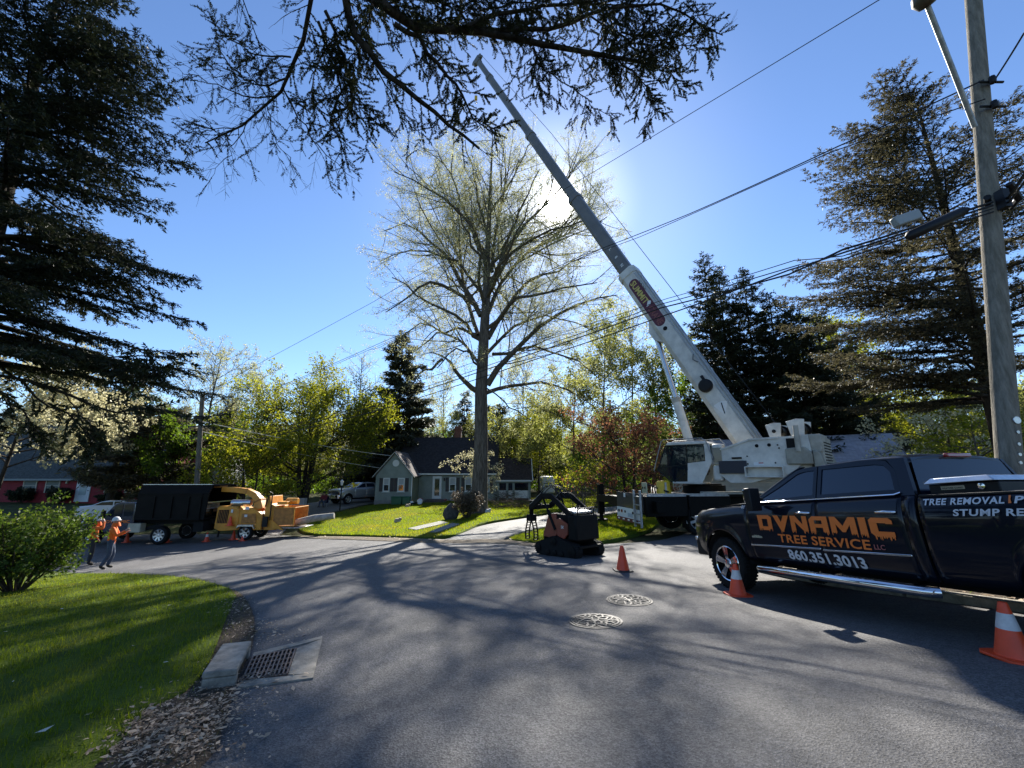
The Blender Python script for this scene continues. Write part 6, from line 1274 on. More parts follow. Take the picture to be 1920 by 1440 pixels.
b = MB(); b.box((tX(252,YT,985),YT+.16,tZ(990)),(.64,.36,.44)); TW('side_toolbox', b, M_tan, bevel=.02)
cx1 = xa-.12; cx0 = cx1-1.5; hx0 = cx0-1.15; zc = gT+1.05
side = [(hx0,gT+.55),(hx0-.02,gT+1.0),(hx0+.12,gT+1.22),(cx0-.12,gT+1.36),(cx0+.42,gT+1.98),(cx0+.7,gT+2.06),(cx1-.05,gT+2.06),(cx1,gT+1.95),(cx1,gT+.55),(cx0+.05,gT+.55),(cx0-.1,gT+.9),(cx0-.55,gT+1.0),(cx0-.95,gT+.75),(cx0-1.0,gT+.55)]
b = MB(); b.prism(side, YT+.08, YT+2.15); cb_ = TW('cab', b, M_navyp, bevel=.05, seg=3)
for yy in (YT+.072,YT+2.158):
    b = MB(); b.prism([(cx0+.16,gT+1.38),(cx0+.50,gT+1.88),(cx0+.86,gT+1.94),(cx0+.86,gT+1.38)], yy-.006, yy+.006); TW('window', b, M_dglass, cb_)
    b = MB(); b.prism([(cx0+.94,gT+1.38),(cx0+.94,gT+1.94),(cx1-.14,gT+1.94),(cx1-.10,gT+1.38)], yy-.006, yy+.006); TW('window', b, M_dglass, cb_)
b = MB(); b.add([(cx0-.10,YT+.25,gT+1.39),(cx0-.10,YT+1.98,gT+1.39),(cx0+.40,YT+1.9,gT+1.99),(cx0+.40,YT+.33,gT+1.99)],[(0,1,2,3)]); 
b.v = [p+Vector((-.03,0,.03)) for p in b.v]; TW('windshield', b, M_dglass, cb_)
b = MB(); b.box((cx0+.12,YT-.16,gT+1.5),(.12,.2,.36)); TW('mirror', b, M_black, cb_, bevel=.03)
b = MB(); V, F = text_verts('DYNAMIC', .2, .005); wd = max(v[0] for v in V); b.add([(cx0+.12+v[0]*1.2/wd,YT+.068,gT+1.03+v[1]) for v in V], F); TW('lettering', b, M_orange_txt, cb_)
b = MB(); b.box((hx0-.03,YT+1.1,gT+.62),(.16,2.05,.25)); TW('bumper', b, M_chrome, cb_, bevel=.03)
for yy in (YT+.3,YT+1.9): b = MB(); b.box((hx0+.0,yy,gT+1.0),(.1,.32,.2)); TW('headlight', b, M_lamp, cb_, bevel=.02)
for xw in (tX(295,YT,1000), cx0-.52):
    for yy, sg in ((YT+.22,-1),(YT+2.1,1)):
        w = thing_part('wheel', ct); P = Vector((xw,yy,gT+.43))-Vector((tX(300),YT+1.1,gT)); wheel(w, P.x, P.y, P.z, sg, M_alu, r=.43, w=.28, spokes=8, double=False)
# ---- chipper
YC = 23.0; gC = gz(tX(470,YC),YC+.7); ch = thing('wood_chipper', 'orange wood chipper with curved chute hitched behind the black chip truck', 'wood chipper', (tX(470,YC),YC+.8,gC))
def CX(px, py=980): return WY(px, py, YC).x
def CZ(py, px=470): return WY(px, py, YC).z
def CW(name, mb, m, par=None, **k): return mb.build(name, m, par or ch, world=True, **k)
b = MB(); b.prism([(CX(402),CZ(991)),(CX(404),CZ(951)),(CX(408),CZ(949)),(CX(434),CZ(950)),(CX(446),CZ(956)),(CX(446),CZ(994)),(CX(414),CZ(996))], YC, YC+1.35); en = CW('engine_house', b, M_or, bevel=.03)
b = MB(); b.prism([(CX(406.5),CZ(981)),(CX(408),CZ(956)),(CX(427),CZ(956)),(CX(425),CZ(981))], YC-.02, YC+.02); gr = CW('radiator_grille', b, M_gap, en)
b = MB()
for i in range(6): b.bar((CX(409+3*i),YC-.03,CZ(981)),(CX(410.3+3*i),YC-.03,CZ(957)),.02,.015,(0,1,0))
CW('grille_bar', b, M_or2, gr)
b = MB(); b.prism([(CX(446),CZ(994)),(CX(446),CZ(957)),(CX(466),CZ(952)),(CX(478),CZ(957)),(CX(490),CZ(966)),(CX(490),CZ(994))], YC+.02, YC+1.3); dm = CW('drum_housing', b, M_or, bevel=.03)
b = MB(); b.prism([(CX(452),CZ(981)),(CX(452),CZ(963)),(CX(478),CZ(963)),(CX(480),CZ(981))], YC-.02, YC+.02); CW('belt_guard', b, M_or2, dm, bevel=.01)
for (px_,py_,w_,h_) in ((461,953,.2,.14),(460,967,.14,.12),(433,958,.1,.16)): b = MB(); b.box((CX(px_),YC-.03,CZ(py_)),(w_,.01,h_)); CW('decal', b, M_white, dm)
b = MB(); cpts = [(477,956),(474,940),(466,929),(452,922),(430,919),(404,918)]; P = [Vector((CX(a,c),YC+.62,CZ(c,a))) for a,c in cpts]; wv = [.40,.30,.24,.22,.21,.20]; R_ = []
for i,p in enumerate(P):
    t_ = (P[min(i+1,5)]-P[max(i-1,0)]).normalized(); nn = Vector((-t_.z,0,t_.x)); h_ = wv[i]*.62; y_ = wv[i]*.7; R_.append([p+nn*h_+Vector((0,-y_,0)),p+nn*h_+Vector((0,y_,0)),p-nn*h_+Vector((0,y_,0)),p-nn*h_+Vector((0,-y_,0))])
b.loft(R_); chute = CW('discharge_chute', b, M_or, smooth=35); b = MB(); b.bar(P[5]+Vector((0,-.2,.14)),P[5]+Vector((-.36,-.2,.12)),.03,.1); b.bar(P[5]+Vector((0,.1,.16)),P[5]+Vector((-.5,.1,.10)),.5,.03); CW('chute_flap', b, M_or2, chute)
for k_ in (1,3): 
    p = P[k_]; b = MB(); b.box(p,(.08,wv[k_]*1.55,wv[k_]*1.4),Matrix.Rotation(-math.atan2((P[k_+1]-P[k_-1]).z,(P[k_+1]-P[k_-1]).x),3,'Y')); CW('chute_flange', b, M_or2, chute)
b = MB(); b.lathe([(.001,-.5),(.17,-.5),(.17,.5),(.001,.5)],(CX(438),YC+.5,CZ(944)),'X',18); b.lathe([(.001,-.2),(.13,-.2),(.13,.2),(.001,.2)],(CX(452),YC+.35,CZ(943)),'X',16); CW('muffler', b, M_alu, smooth=40)
b = MB(); b.prism([(CX(494),CZ(994)),(CX(492),CZ(935)),(CX(500),CZ(930)),(CX(503),CZ(945)),(CX(514),CZ(950)),(CX(516),CZ(994))], YC+.05, YC+1.3); fw = CW('feed_housing', b, M_or, bevel=.02)
b = MB(); b.tube([(CX(494),YC-.02,CZ(950)),(CX(502),YC-.05,CZ(922)),(CX(506),YC-.05,CZ(925)),(CX(506),YC-.05,CZ(975))],.03,6); b.tube([(CX(490),YC,CZ(958)),(CX(497),YC-.06,CZ(975)),(CX(494),YC-.05,CZ(992))],.02,6); b.box((CX(498),YC-.06,CZ(978)),(.26,.1,.5)); CW('hydraulics', b, M_black, fw)
b = MB(); h0 = [(CX(512),CZ(951)),(CX(551),CZ(951)),(CX(550),CZ(984)),(CX(512),CZ(986))]
for yy in (YC+.0,YC+1.5): b.prism(h0, yy-.02, yy+.02)
b.prism([(CX(512),CZ(986)),(CX(550),CZ(985)),(CX(550),CZ(988)),(CX(512),CZ(989))], YC, YC+1.5); hop = CW('feed_hopper', b, M_or2); b = MB(); b.tube([(CX(512),YC-.03,CZ(952)),(CX(550),YC-.03,CZ(952)),(CX(551),YC-.03,CZ(985))],.03,6); b.tube([(CX(550),YC+1.5,CZ(952)),(CX(550),YC,CZ(952))],.03,6); CW('hopper_rail', b, M_or, hop)
b = MB(); b.bar((CX(510),YC+.7,CZ(990)),(CX(566),YC+.7,CZ(990)),1.35,.04); CW('feed_table', b, M_alu, hop, bevel=.008); b = MB(); b.prism([(CX(512),CZ(976)),(CX(534),CZ(994)),(CX(512),CZ(990))], YC-.06, YC-.02); CW('table_brace', b, M_or, hop)
b = MB(); b.lathe([(.001,-.3),(.16,-.3),(.16,.3),(.001,.3)],(CX(532),YC+.7,CZ(941)),'X',16); b.box((CX(522),YC+.6,CZ(944)),(.5,.9,.16)); CW('feed_roller_motor', b, M_or, fw, bevel=.01)
b = MB(); b.bar((CX(376),YC+.65,gC+.52),(CX(530),YC+.65,gC+.52),.12,.14); b.box((CX(465),YC+.65,gC+.45),(.1,1.5,.1)); b.bar((CX(398),YC+.65,gC+.5),(CX(396),YC+.65,gC+.05),.07,.07); CW('trailer_frame', b, M_black)
for yy, sg in ((YC+.02,-1),(YC+1.4,1)):
    w = thing_part('wheel', ch); P0 = Vector((CX(460,1000),yy,gC+.37))-Vector((tX(470,YC),YC+.8,gC)); wheel(w, P0.x, P0.y, P0.z, sg, M_alu, r=.37, w=.22, spokes=6, double=False)
    b = MB(); b.prism([(CX(446),CZ(990)),(CX(449),CZ(983.5)),(CX(477),CZ(983.5)),(CX(480),CZ(992)),(CX(476),CZ(987)),(CX(452),CZ(987))], yy-.16, yy+.16); CW('fender', b, M_alu, bevel=.01)
b = MB(); b.tube([(0,0,0),(.9,.1,.08),(1.9,.25,.05)],[.17,.18,.16],12); lg = thing('log', 'short grey log lying across the end of the chipper feed table', 'log', (CX(545),YC+.6,CZ(982)), Matrix.Rotation(R(-8),3,'Y')); b.build('stem', mat('grey_log', (.33,.31,.27), .9, var=.25, scale=6), lg, smooth=40)
# ---- silver pickup by the house, white van and post lamp
def place_pickup(name, label, pxw, pyw, y, head, m, rm):
    p = WY(pxw, pyw, y); rot = Matrix.Rotation(R(head), 3, 'Z'); o = Vector((p.x, y, gz(p.x, y)+.0)); t = thing(name, label, 'pickup truck', o, rot); pickup(t, m, rm, False); return t
sp_ = place_pickup('pickup_truck', 'silver pickup parked on the shaded drive left of the green house', 640, 941, 39.5, 236, M_silver, M_alu)
YV = 30.5; vx0, vx1 = WY(140,950,YV).x, WY(246,950,YV).x; gV = gz(vx0,YV); van = thing('parked_car', 'white car parked behind the chip truck cab in front of the red house', 'car', ((vx0+vx1)/2,YV,gV))
b = MB(); s_ = [(vx0,gV+.3),(vx0,gV+.85),(vx0+.25,gV+1.0),(vx0+1.1,gV+1.08),(vx0+1.75,gV+1.32),(vx0+2.2,gV+1.40),(vx1-.6,gV+1.40),(vx1-.1,gV+1.1),(vx1,gV+1.0),(vx1,gV+.3)]; b.prism(s_, YV, YV+1.8); bd = b.build('body', paint('white_car_paint', (.62,.64,.66), .25), van, world=True, bevel=.09, seg=3)
for yy in (YV-.004,YV+1.804): 
    b = MB(); b.prism([(vx0+1.3,gV+1.08),(vx0+1.82,gV+1.28),(vx0+2.6,gV+1.33),(vx0+2.6,gV+1.08)], yy-.006, yy+.006); b.build('window', M_dglass, bd, world=True)
    b = MB(); b.prism([(vx0+2.7,gV+1.08),(vx0+2.7,gV+1.33),(vx1-.75,gV+1.33),(vx1-.4,gV+1.1)], yy-.006, yy+.006); b.build('window', M_dglass, bd, world=True)
for xx in (vx0+.85,vx1-.85):
    for yy, sg in ((YV+.12,-1),(YV+1.68,1)): w = thing_part('wheel', van); P0 = Vector((xx,yy,gV+.33))-Vector(((vx0+vx1)/2,YV,gV)); wheel(w,P0.x,P0.y,P0.z,sg,M_alu,r=.33,w=.22,spokes=6,double=False)
# ---- tracked mini loader with grapple
p = G(1068,1040); ML = thing('mini_loader', 'red and black tracked mini loader with raised arms and a hanging log grapple', 'loader', p, Matrix.Rotation(R(90+39), 3, 'Z'))
M_mred = mat('loader_red_paint', (.26,.05,.025), .45, var=.2, scale=5, coat=.3); M_mblk = mat('loader_black', (.006,.006,.006), .55, var=.3, scale=6, spec=.15)
def trackloop(mb, y0, y1, th=0.):
    P = []
    for a in np.linspace(math.pi*.5, math.pi*1.5, 12): P.append((-.55+(.17+th)*math.cos(a), .18+(.17+th)*math.sin(a)))
    P += [(.62,.01-th)]
    for a in np.linspace(-math.pi*.5, math.pi*.38, 9): P.append((.62+(.14+th)*math.cos(a), .15+(.14+th)*math.sin(a)))
    P += [(.10,.47+th),(.0,.48+th)]
    mb.prism(P, y0, y1); return P
for s in (1,-1):
    b = MB(); P = trackloop(b, s*.30, s*.50); 
    for i in range(len(P)):
        a, c = Vector(P[i]), Vector(P[(i+1)%len(P)]); k = max(1, int((c-a).length/.06))
        for j in range(k):
            q = a.lerp(c,(j+.5)/k); d = (c-a).normalized(); ang = math.atan2(d.y,d.x); b.box((q.x,s*.40,q.y),(.03,.21,.03),Matrix.Rotation(-ang,3,'Y'))
    tr = b.build('track', M_rubber, ML, bevel=.006)
    for xx, zz, rr in ((-.55,.18,.13),(.62,.15,.10),(-.22,.09,.07),(.02,.09,.07),(.26,.09,.07),(.05,.36,.09)): b = MB(); b.lathe([(.001,-.02),(rr,-.02),(rr,.02),(rr*.4,.035),(.001,.035)],(xx,s*.505,zz),'Y',16); b.build('track_roller', M_mblk, tr, smooth=40)
    b = MB(); b.prism([(.62,.42),(.40,.98),(.12,1.02),(.10,.52),(.20,.40)], s*.28, s*.34); b.build('side_panel', M_mred, ML, bevel=.01)
    b = MB(); b.prism([(.02,.50),(-.14,.36),(-.34,.56),(-.34,.80),(-.06,.92),(.06,.88)], s*.36, s*.41); pn = b.build('badge_panel', M_mred, ML, bevel=.01)
    b = MB(); V, F = text_verts('SK', .10, .002); b.add([((-.12-v[0]) if s > 0 else (-.24+v[0]), s*.415, .68+v[1]) for v in V], F); b.build('lettering', M_white, pn)
    arm = [(-.42,1.02),(.30,1.52),(.62,1.50),(1.02,1.16)]
    b = MB(); y_ = s*.37
    b.bar((-.46,y_,.98),(.28,y_,1.46),.07,.14); b.bar((.24,y_,1.44),(.62,y_,1.44),.07,.15); b.bar((.56,y_,1.47),(1.06,y_,1.12),.07,.14); b.build('lift_arm', M_mblk, ML, bevel=.01)
    b = MB(); b.bar((-.40,y_,1.066),(.24,y_,1.50),.055,.012); b.bar((.62,y_,1.515),(1.06,y_,1.205),.055,.012); b.build('arm_edge', M_alu, ML)
    b = MB(); b.tube([(.15,y_*.9,.62),(.42,y_*.9,1.08)],.045,10); b.tube([(.42,y_*.9,1.08),(.62,y_*.9,1.42)],.025,8); b.build('arm_cylinder', M_mblk, ML, smooth=50)
b = MB(); b.box((-.10,0,.70),(.98,.62,.62)); b.prism([(-.36,.42),(-.36,1.0),(-.62,1.02),(-.66,.42)], -.42, .42); b.build('engine_cover', M_mblk, ML, bevel=.04, seg=3)
b = MB(); b.box((-.64,0,.28),(.16,.8,.06)); b.build('operator_step', M_mblk, ML, bevel=.01)
b = MB(); b.box((-.34,.02,1.10),(.40,.62,.05),Matrix.Rotation(R(-10),3,'Y')); cp_ = b.build('control_panel', M_alu, ML, bevel=.01)
b = MB(); b.tube([(-.58,-.3,1.0),(-.60,-.3,1.18),(-.60,.3,1.18),(-.58,.3,1.0)],.018,6); 
for yy in (-.15,.05,.2): b.tube([(-.40,yy,1.1),(-.44,yy,1.22)],.014,6)
b.build('lever', M_black, cp_, smooth=60)
b = MB(); b.box((.66,0,.42),(.06,.5,.26)); b.box((.70,0,.62),(.03,.06,.36)); b.build('front_guard', M_mblk, ML, bevel=.01)
b = MB(); b.box((1.06,0,1.12),(.10,.80,.12)); b.bar((1.06,0,1.16),(1.45,0,1.22),.14,.10); b.box((1.3,0,1.27),(.34,.2,.03)); qa = b.build('quick_attach', M_mblk, ML, bevel=.01)
b = MB()
for yy in (-.13,.02,.12): b.tube([(.05+1.15*k,yy*(1.6-k),1.30+.46*math.sin(math.pi*(.06+.88*k))*(1-.25*abs(yy))-.10*k) for k in np.linspace(0,1,14)],.012,5)
b.build('hose', M_black, ML, smooth=60)
b = MB(); b.tube([(1.45,0,1.2),(1.45,0,.86)],.06,10); b.box((1.45,0,.80),(.20,.22,.18)); b.tube([(1.38,.08,1.2),(1.40,.10,.85)],.018,6); gm = b.build('grapple_head', M_mblk, ML, bevel=.01)
for s in (1,-1):
    b = MB(); arc = [(1.45+s*(.08+.10*math.sin(k*1.05)), .74-.52*k/ (math.pi*.62)*1.0) for k in np.linspace(0, math.pi*.62, 8)]
    for yy in (-.07,.07): b.tube([(x_,yy,z_) for x_, z_ in arc],.022,6)
    for i in range(1,8): b.tube([(arc[i][0],-.07,arc[i][1]),(arc[i][0],.07,arc[i][1])],.015,5)
    b.build('grapple_claw', M_mblk, ML, smooth=50)
# ================================================================= CONES, COVERS, DRAIN
def cone(name, label, px, py, band=True, black=False, h=.457, tilt=None, pos=None, group='orange traffic cones'):
    p = pos if pos is not None else G(px, py); t = thing(name, label, 'traffic cone', p, tilt, group)
    s = h/.457; b = MB(); b.lathe([(.125*s,.02*s),(.118*s,.045*s),(.034*s,.445*s),(.030*s,h),(.018*s,h),(.02*s,.40*s)],(0,0,0),'Z',24,False); b.build('body', M_cone, t, smooth=40)
    b = MB(); q = .175*s; b.prism([(q,q*.7),(q*.7,q),(-q*.7,q),(-q,q*.7),(-q,-q*.7),(-q*.7,-q),(q*.7,-q),(q,-q*.7)], .0, .024*s, 'XY'); b.build('base', M_cbase if black else M_cone, t, bevel=.006)
    if band:
        r = lambda z: .118+(.034-.118)*(z-.045)/.40; b = MB(); b.lathe([((r(.24)+.002)*s,.24*s),((r(.37)+.002)*s,.37*s)],(0,0,0),'Z',24,False); b.build('reflective_band', M_refl, t, smooth=40)
    return t
cone('traffic_cone', 'plain orange cone with a black base alone in the middle of the street', 1168, 1070, False, True)
cone('traffic_cone', 'orange cone with white band standing beside the front wheel of the black pickup', 1384, 1116)
cone('traffic_cone', 'large looking orange and white cone nearest the camera at the right edge', 0, 0, pos=Vector((*W(1898,1214,3.62).xy, gz(*W(1898,1214,3.62).xy))), h=.44)
for px_, py_, bd_, lb in ((237,1017,False,'orange cone next to the two workers, first in the row along the chip truck'),(313,1017,False,'orange cone by the rear wheel of the chip truck'),(387,1015.5,True,'orange cone with pale band between chip truck and chipper'),(437,1012,False,'orange cone just left of the chipper wheel'),(455.5,1014,True,'orange cone with pale band in front of the chipper wheel')): cone('traffic_cone', lb, px_, py_, bd_)
cone('traffic_cone', 'orange cone stuck on the fender of the chipper', 0, 0, False, pos=Vector((CX(434),YC-.12,CZ(985))))
M_iron = mat('cast_iron', (.10,.095,.09), .62, .5, var=.25, scale=18); M_irond = mat('cast_iron_recess', (.05,.05,.05), .8, .3)
def manhole(px, py, d, lab, seed):
    p = G(px, py); nz_ = Vector((-(gz(p.x+.4,p.y)-gz(p.x-.4,p.y))/.8, -(gz(p.x,p.y+.4)-gz(p.x,p.y-.4))/.8, 1)).normalized(); rot = nz_.to_track_quat('Z','Y').to_matrix()
    t = thing('manhole_cover', lab, 'manhole cover', p, rot, 'manhole covers'); r = d/2; b = MB(); b.lathe([(.001,.004),(r,.004),(r,-.03),(.001,-.03)],(0,0,0),'Z',48); b.build('disc', M_irond, t, smooth=30)
    b = MB(); b.lathe([(r*1.10,.003),(r*1.10,.010),(r*1.02,.010),(r*1.02,.003)],(0,0,0),'Z',48,False); b.lathe([(r*.98,.005),(r*.98,.013),(r*.91,.013),(r*.91,.005)],(0,0,0),'Z',48,False); b.build('ring', M_iron, t, smooth=30)
    b = MB()
    for k, (rr, n, w, l) in enumerate(((.80,20,.055,.10),(.60,14,.06,.11),(.40,9,.06,.10),(.20,5,.05,.08))):
        for i in range(n):
            a = 2*math.pi*(i+.5*(k%2))/n+seed; m = Matrix.Rotation(a+(.6 if (i+k)%2 else -.6),3,'Z'); b.box((rr*r*math.cos(a),rr*r*math.sin(a),.009),(l*d*1.5,w*d*.7,.010),m)
    b.lathe([(.001,.013),(.06*d,.013),(.06*d,.004)],(0,0,0),'Z',16); b.build('raised_pattern', M_iron, t); return t
manhole(1116,1165,.60,'nearer and larger of the two round iron manhole covers',.2); manhole(1180,1126,.60,'farther of the two round iron manhole covers',.5)
# storm drain: concrete kerb box with a throat, and a steel grate in a concrete apron
def gv(px, py, dz=0): p = G(px, py); return Vector((p.x, p.y, p.z+dz))
A0, A1 = gv(452,1279), gv(472,1235); B1, B0 = gv(556,1219), gv(540,1268); O1, O0 = gv(604,1200), gv(588,1266)
sd = thing('storm_drain', 'concrete storm drain with a rusty steel grate at the near kerb', 'storm drain', (A0+A1+B0+B1)/4)
def DW(name, mb, m, par=None, **k): return mb.build(name, m, par or sd, world=True, **k)
az_ = (A1-A0).normalized(); bz_ = (B0-A0).normalized()
b = MB(); up = Vector((0,0,.016)); dn = Vector((0,0,-.1))
f0, f1 = A0-az_*.16, A1+az_*.14; h0, h1 = O0-az_*.10, O1+az_*.10
for q in ((B0,O0,O1,B1),(f0,h0,O0,A0),(A1,O1,h1,f1)): b.add([x+up for x in q]+[x+dn for x in q],[(0,1,2,3),(7,6,5,4),(0,4,5,1),(1,5,6,2),(2,6,7,3),(3,7,4,0)])
DW('apron', b, M_concrete)
b = MB(); b.add([A0+dn*2.5,B0+dn*2.5,B1+dn*2.5,A1+dn*2.5],[(0,1,2,3)]); b.add([A0,B0,B0+dn*2.5,A0+dn*2.5],[(0,1,2,3)]); b.add([A1,B1,B1+dn*2.5,A1+dn*2.5],[(0,1,2,3)]); b.add([B0,B1,B1+dn*2.5,B0+dn*2.5],[(0,1,2,3)]); DW('pit', b, M_gap)
M_rust = mat('rusty_steel', (.16,.11,.085), .55, .6, var=.35, scale=14); b = MB(); ll = lambda u, v: (A0.lerp(A1,v)).lerp(B0.lerp(B1,v),u)
for i in range(11): b.bar(ll((i+.3)/10.6,.0)+up*.9, ll((i+.3)/10.6,1)+up*.9, .014, .03)
for j in range(6): b.bar(ll(0,j/5)+up*.3, ll(1,j/5)+up*.3, .016, .035)
DW('grate', b, M_rust)
K0, K1 = A0-bz_*.03-az_*.10, A1-bz_*.03+az_*.10; wk = .27; hk = Vector((0,0,.145)); base_z = Vector((0,0,-.12)); Lk = -bz_*wk
b = MB(); b.add([K0+hk,K1+hk,K1+hk+Lk,K0+hk+Lk]+[x+hk*.62 for x in (K0,K1,K1+Lk,K0+Lk)],[(0,1,2,3),(7,6,5,4),(0,4,5,1),(1,5,6,2),(2,6,7,3),(3,7,4,0)])
for P0, P1 in ((K0,K0+az_*.10),(K1-az_*.10,K1)): b.add([P0+hk*.62,P1+hk*.62,P1+hk*.62+Lk,P0+hk*.62+Lk]+[x+base_z for x in (P0,P1,P1+Lk,P0+Lk)],[(0,1,2,3),(7,6,5,4),(0,4,5,1),(1,5,6,2),(2,6,7,3),(3,7,4,0)])
b.add([K0+hk*.62+Lk,K1+hk*.62+Lk,K1+Lk+base_z,K0+Lk+base_z],[(0,1,2,3)]); DW('kerb_box', b, M_concrete, bevel=.012)
b = MB(); b.add([K0+hk*.6+Lk*.8,K1+hk*.6+Lk*.8,K1+Lk*.8+base_z,K0+Lk*.8+base_z],[(0,1,2,3)]); DW('throat', b, M_gap)
# stepping slabs, boulder, bins, clutter on the lawn
def slab(name, label, pts, m):
    P = [G(*q) for q in pts]; c = sum(P, Vector())/len(P); t = thing(name, label, 'paving slab', c); b = MB(); b.add([p+Vector((0,0,.07)) for p in P]+[p-Vector((0,0,.06)) for p in P],[tuple(range(len(P))),tuple(range(2*len(P)-1,len(P)-1,-1))]+[(i,(i+1)%len(P),len(P)+(i+1)%len(P),len(P)+i) for i in range(len(P))]); b.build('slab', m, t, world=True, bevel=.01); return t
M_slab = mat('grey_slab', (.22,.215,.20), .85, var=.2, scale=3, bump=.3)
slab('paving_slab', 'long grey slab lying on the lawn left of the boulder', [(765,993),(780,996),(840,982),(826,979)], M_slab); slab('paving_slab', 'grey slab nearest the driveway below the boulder', [(806,999),(818,1001),(862,985),(848,983)], M_slab)
q = G(845,975); rk = thing('boulder', 'dark pointed boulder on the lawn beside the big oak', 'rock', q); bm = bmesh.new(); bmesh.ops.create_icosphere(bm, subdivisions=3, radius=1)
for v in bm.verts:
    z = v.co.z; v.co.x *= .46*(1-.45*max(0,z)); v.co.y *= .34*(1-.4*max(0,z)); v.co.z = .40+z*.55; v.co += Vector((nrand(),nrand(),nrand()))*.022
me = bpy.data.meshes.new('stone'); bm.to_mesh(me); bm.free(); me.shade_smooth(); me.set_sharp_from_angle(angle=R(25)); o = bpy.data.objects.new('stone', me); o.parent = rk; col.objects.link(o); me.materials.append(mat('dark_stone', (.055,.05,.045), .9, var=.4, scale=6, bump=.5))
M_binG = mat('green_plastic', (.012,.10,.045), .45)
for px_, w_, lb in ((744,.85,'left green recycling bin against the house wall'),(762,.62,'right green recycling bin beside the downpipe')):
    x_ = WY(px_,945,38.6).x; t = thing('recycling_bin', lb, 'bin', (x_,38.6,gz(x_,38.6))); b = MB(); b.box((0,0,.33),(w_,.5,.62),taper=(1.08,1.08)); b.build('body', M_binG, t, bevel=.03); b = MB(); b.box((0,0,.67),(w_*1.14,.6,.06)); b.build('lid', M_binG, t, bevel=.02)
x_ = WY(787,945,38.4).x; t = thing('leaf_blower', 'red and white backpack blower left on the lawn by the doorstep', 'leaf blower', (x_,38.4,gz(x_,38.4))); b = MB(); b.lathe([(.001,-.12),(.22,-.12),(.26,0),(.22,.12),(.001,.12)],(0,0,.26),'Y',18); b.build('housing', M_white, t, smooth=40); b = MB(); b.tube([(-.2,-.1,.2),(-.5,-.3,.12),(-.9,-.5,.1)],.06,10); b.build('nozzle', M_black, t, smooth=50); b = MB(); b.box((0,.16,.28),(.36,.12,.5)); b.build('frame', M_red, t, bevel=.03)
x_ = WY(772,945,38.3).x; t = thing('fuel_can', 'small white and orange can beside the blower', 'can', (x_,38.3,gz(x_,38.3))); b = MB(); b.box((0,0,.16),(.26,.2,.32)); b.build('body', M_white, t, bevel=.03); b = MB(); b.tube([(.0,0,.32),(.06,0,.42)],.03,8); b.build('spout', M_or, t)
for (px_,py_,lb,c_) in ((745,980,'small pale block of wood on the front lawn',(.42,.33,.24)),(764,951,'small pale wood chunk near the green bins',(.45,.36,.26)),(914,962,'white work bag at the foot of the oak',(.6,.6,.6)),(833,941,'bundle of rope and tools on the doorstep',(.2,.08,.06))):
    q = G(px_,py_); t = thing('clutter', lb, 'yard clutter', q); b = MB(); b.box((0,0,.12),(.4,.28,.24),Matrix.Rotation(.5,3,'Z'),taper=(.7,.7)); b.box((.12,.1,.2),(.2,.16,.16),Matrix.Rotation(1.1,3,'Z')); b.build('piece', mat('clutter_cloth', c_, .8, var=.2, scale=8), t, bevel=.05, seg=3)
def brush(lab, px, py, n, L, h):
    q = G(px, py); t = thing('brush_pile', lab, 'brush pile', q); tw = Twigs()
    for i in range(n):
        p = np.array(q)+np.array([nrand()*L*.5,nrand()*.8,rng.uniform(.02,h)]); d = np.array([nrand(),nrand()*.6,rng.uniform(-.05,.35)]); tw.add(wander(p, d, rng.uniform(.5,1.5), 4, .2, .02), .014, .005, 4)
    V, F = tw.arrays(); np_mesh('sticks', V, F, M_bark_brown, t); return t
brush('heap of cut branches on the lawn right of the oak', 965, 953, 150, 3.2, .5); brush('twigs and brush heaped in front of the porch', 945, 940, 90, 1.8, .9)
brush('scattered brush by the edge of the drive in front of the crane', 1110, 950, 60, 2.0, .35)
q = G(637,957); lp = thing('lamp_post', 'black post lamp with white lantern standing before the silver pickup', 'post lamp', q); b = MB(); b.tube([(0,0,0),(0,0,1.9)],.05,10); b.build('post', M_black, lp, smooth=50); b = MB(); b.lathe([(.05,1.9),(.10,1.95),(.14,2.25),(.001,2.38)],(0,0,0),'Z',8); b.build('lantern', M_white, lp)
q = G(560,962); t = thing('metal_cabinet', 'pale grey cabinet standing at the drive behind the chipper', 'cabinet', q); b = MB(); b.box((0,0,.55),(.9,.5,1.1)); b.build('body', mat('pale_grey_metal', (.34,.35,.36), .5), t, bevel=.02); b = MB(); b.box((.05,-.26,.55),(.02,.01,1.0)); b.build('door_seam', M_gap, t)
# ================================================================= POLES AND WIRES
M_pole = barkmat('weathered_pole', (.16,.145,.115), (.30,.27,.22), 7.); M_pole2 = barkmat('grey_pole', (.10,.09,.075), (.2,.18,.15), 7.); M_wire = mat('black_cable', (.010,.010,.011), .6)
pb = Vector((6.85,5.95,gz(6.85,5.95)-.2)); y_ = 5.95
def onpole(py):
    px = 1805+(1895-1805)*py/900 + 20*(1-py/900); return WY(px, py, y_)
ptop = onpole(-260); 
up_ = thing('utility_pole', 'leaning weathered wooden utility pole with street lamp arm behind the black pickup', 'utility pole', pb)
pl_mid = onpole(450); b = MB(); bot = onpole(900); dirp = (onpole(100)-bot).normalized(); foot = bot - dirp*((bot.z-pb.z)/dirp.z)
b.tube([foot, bot, pl_mid, ptop],[.142,.136,.122,.098],20); b.build('pole', M_pole, up_, smooth=60, world=True)
def PP(py, dx=0, dy=0, dz=0): return onpole(py)+Vector((dx,dy,dz))
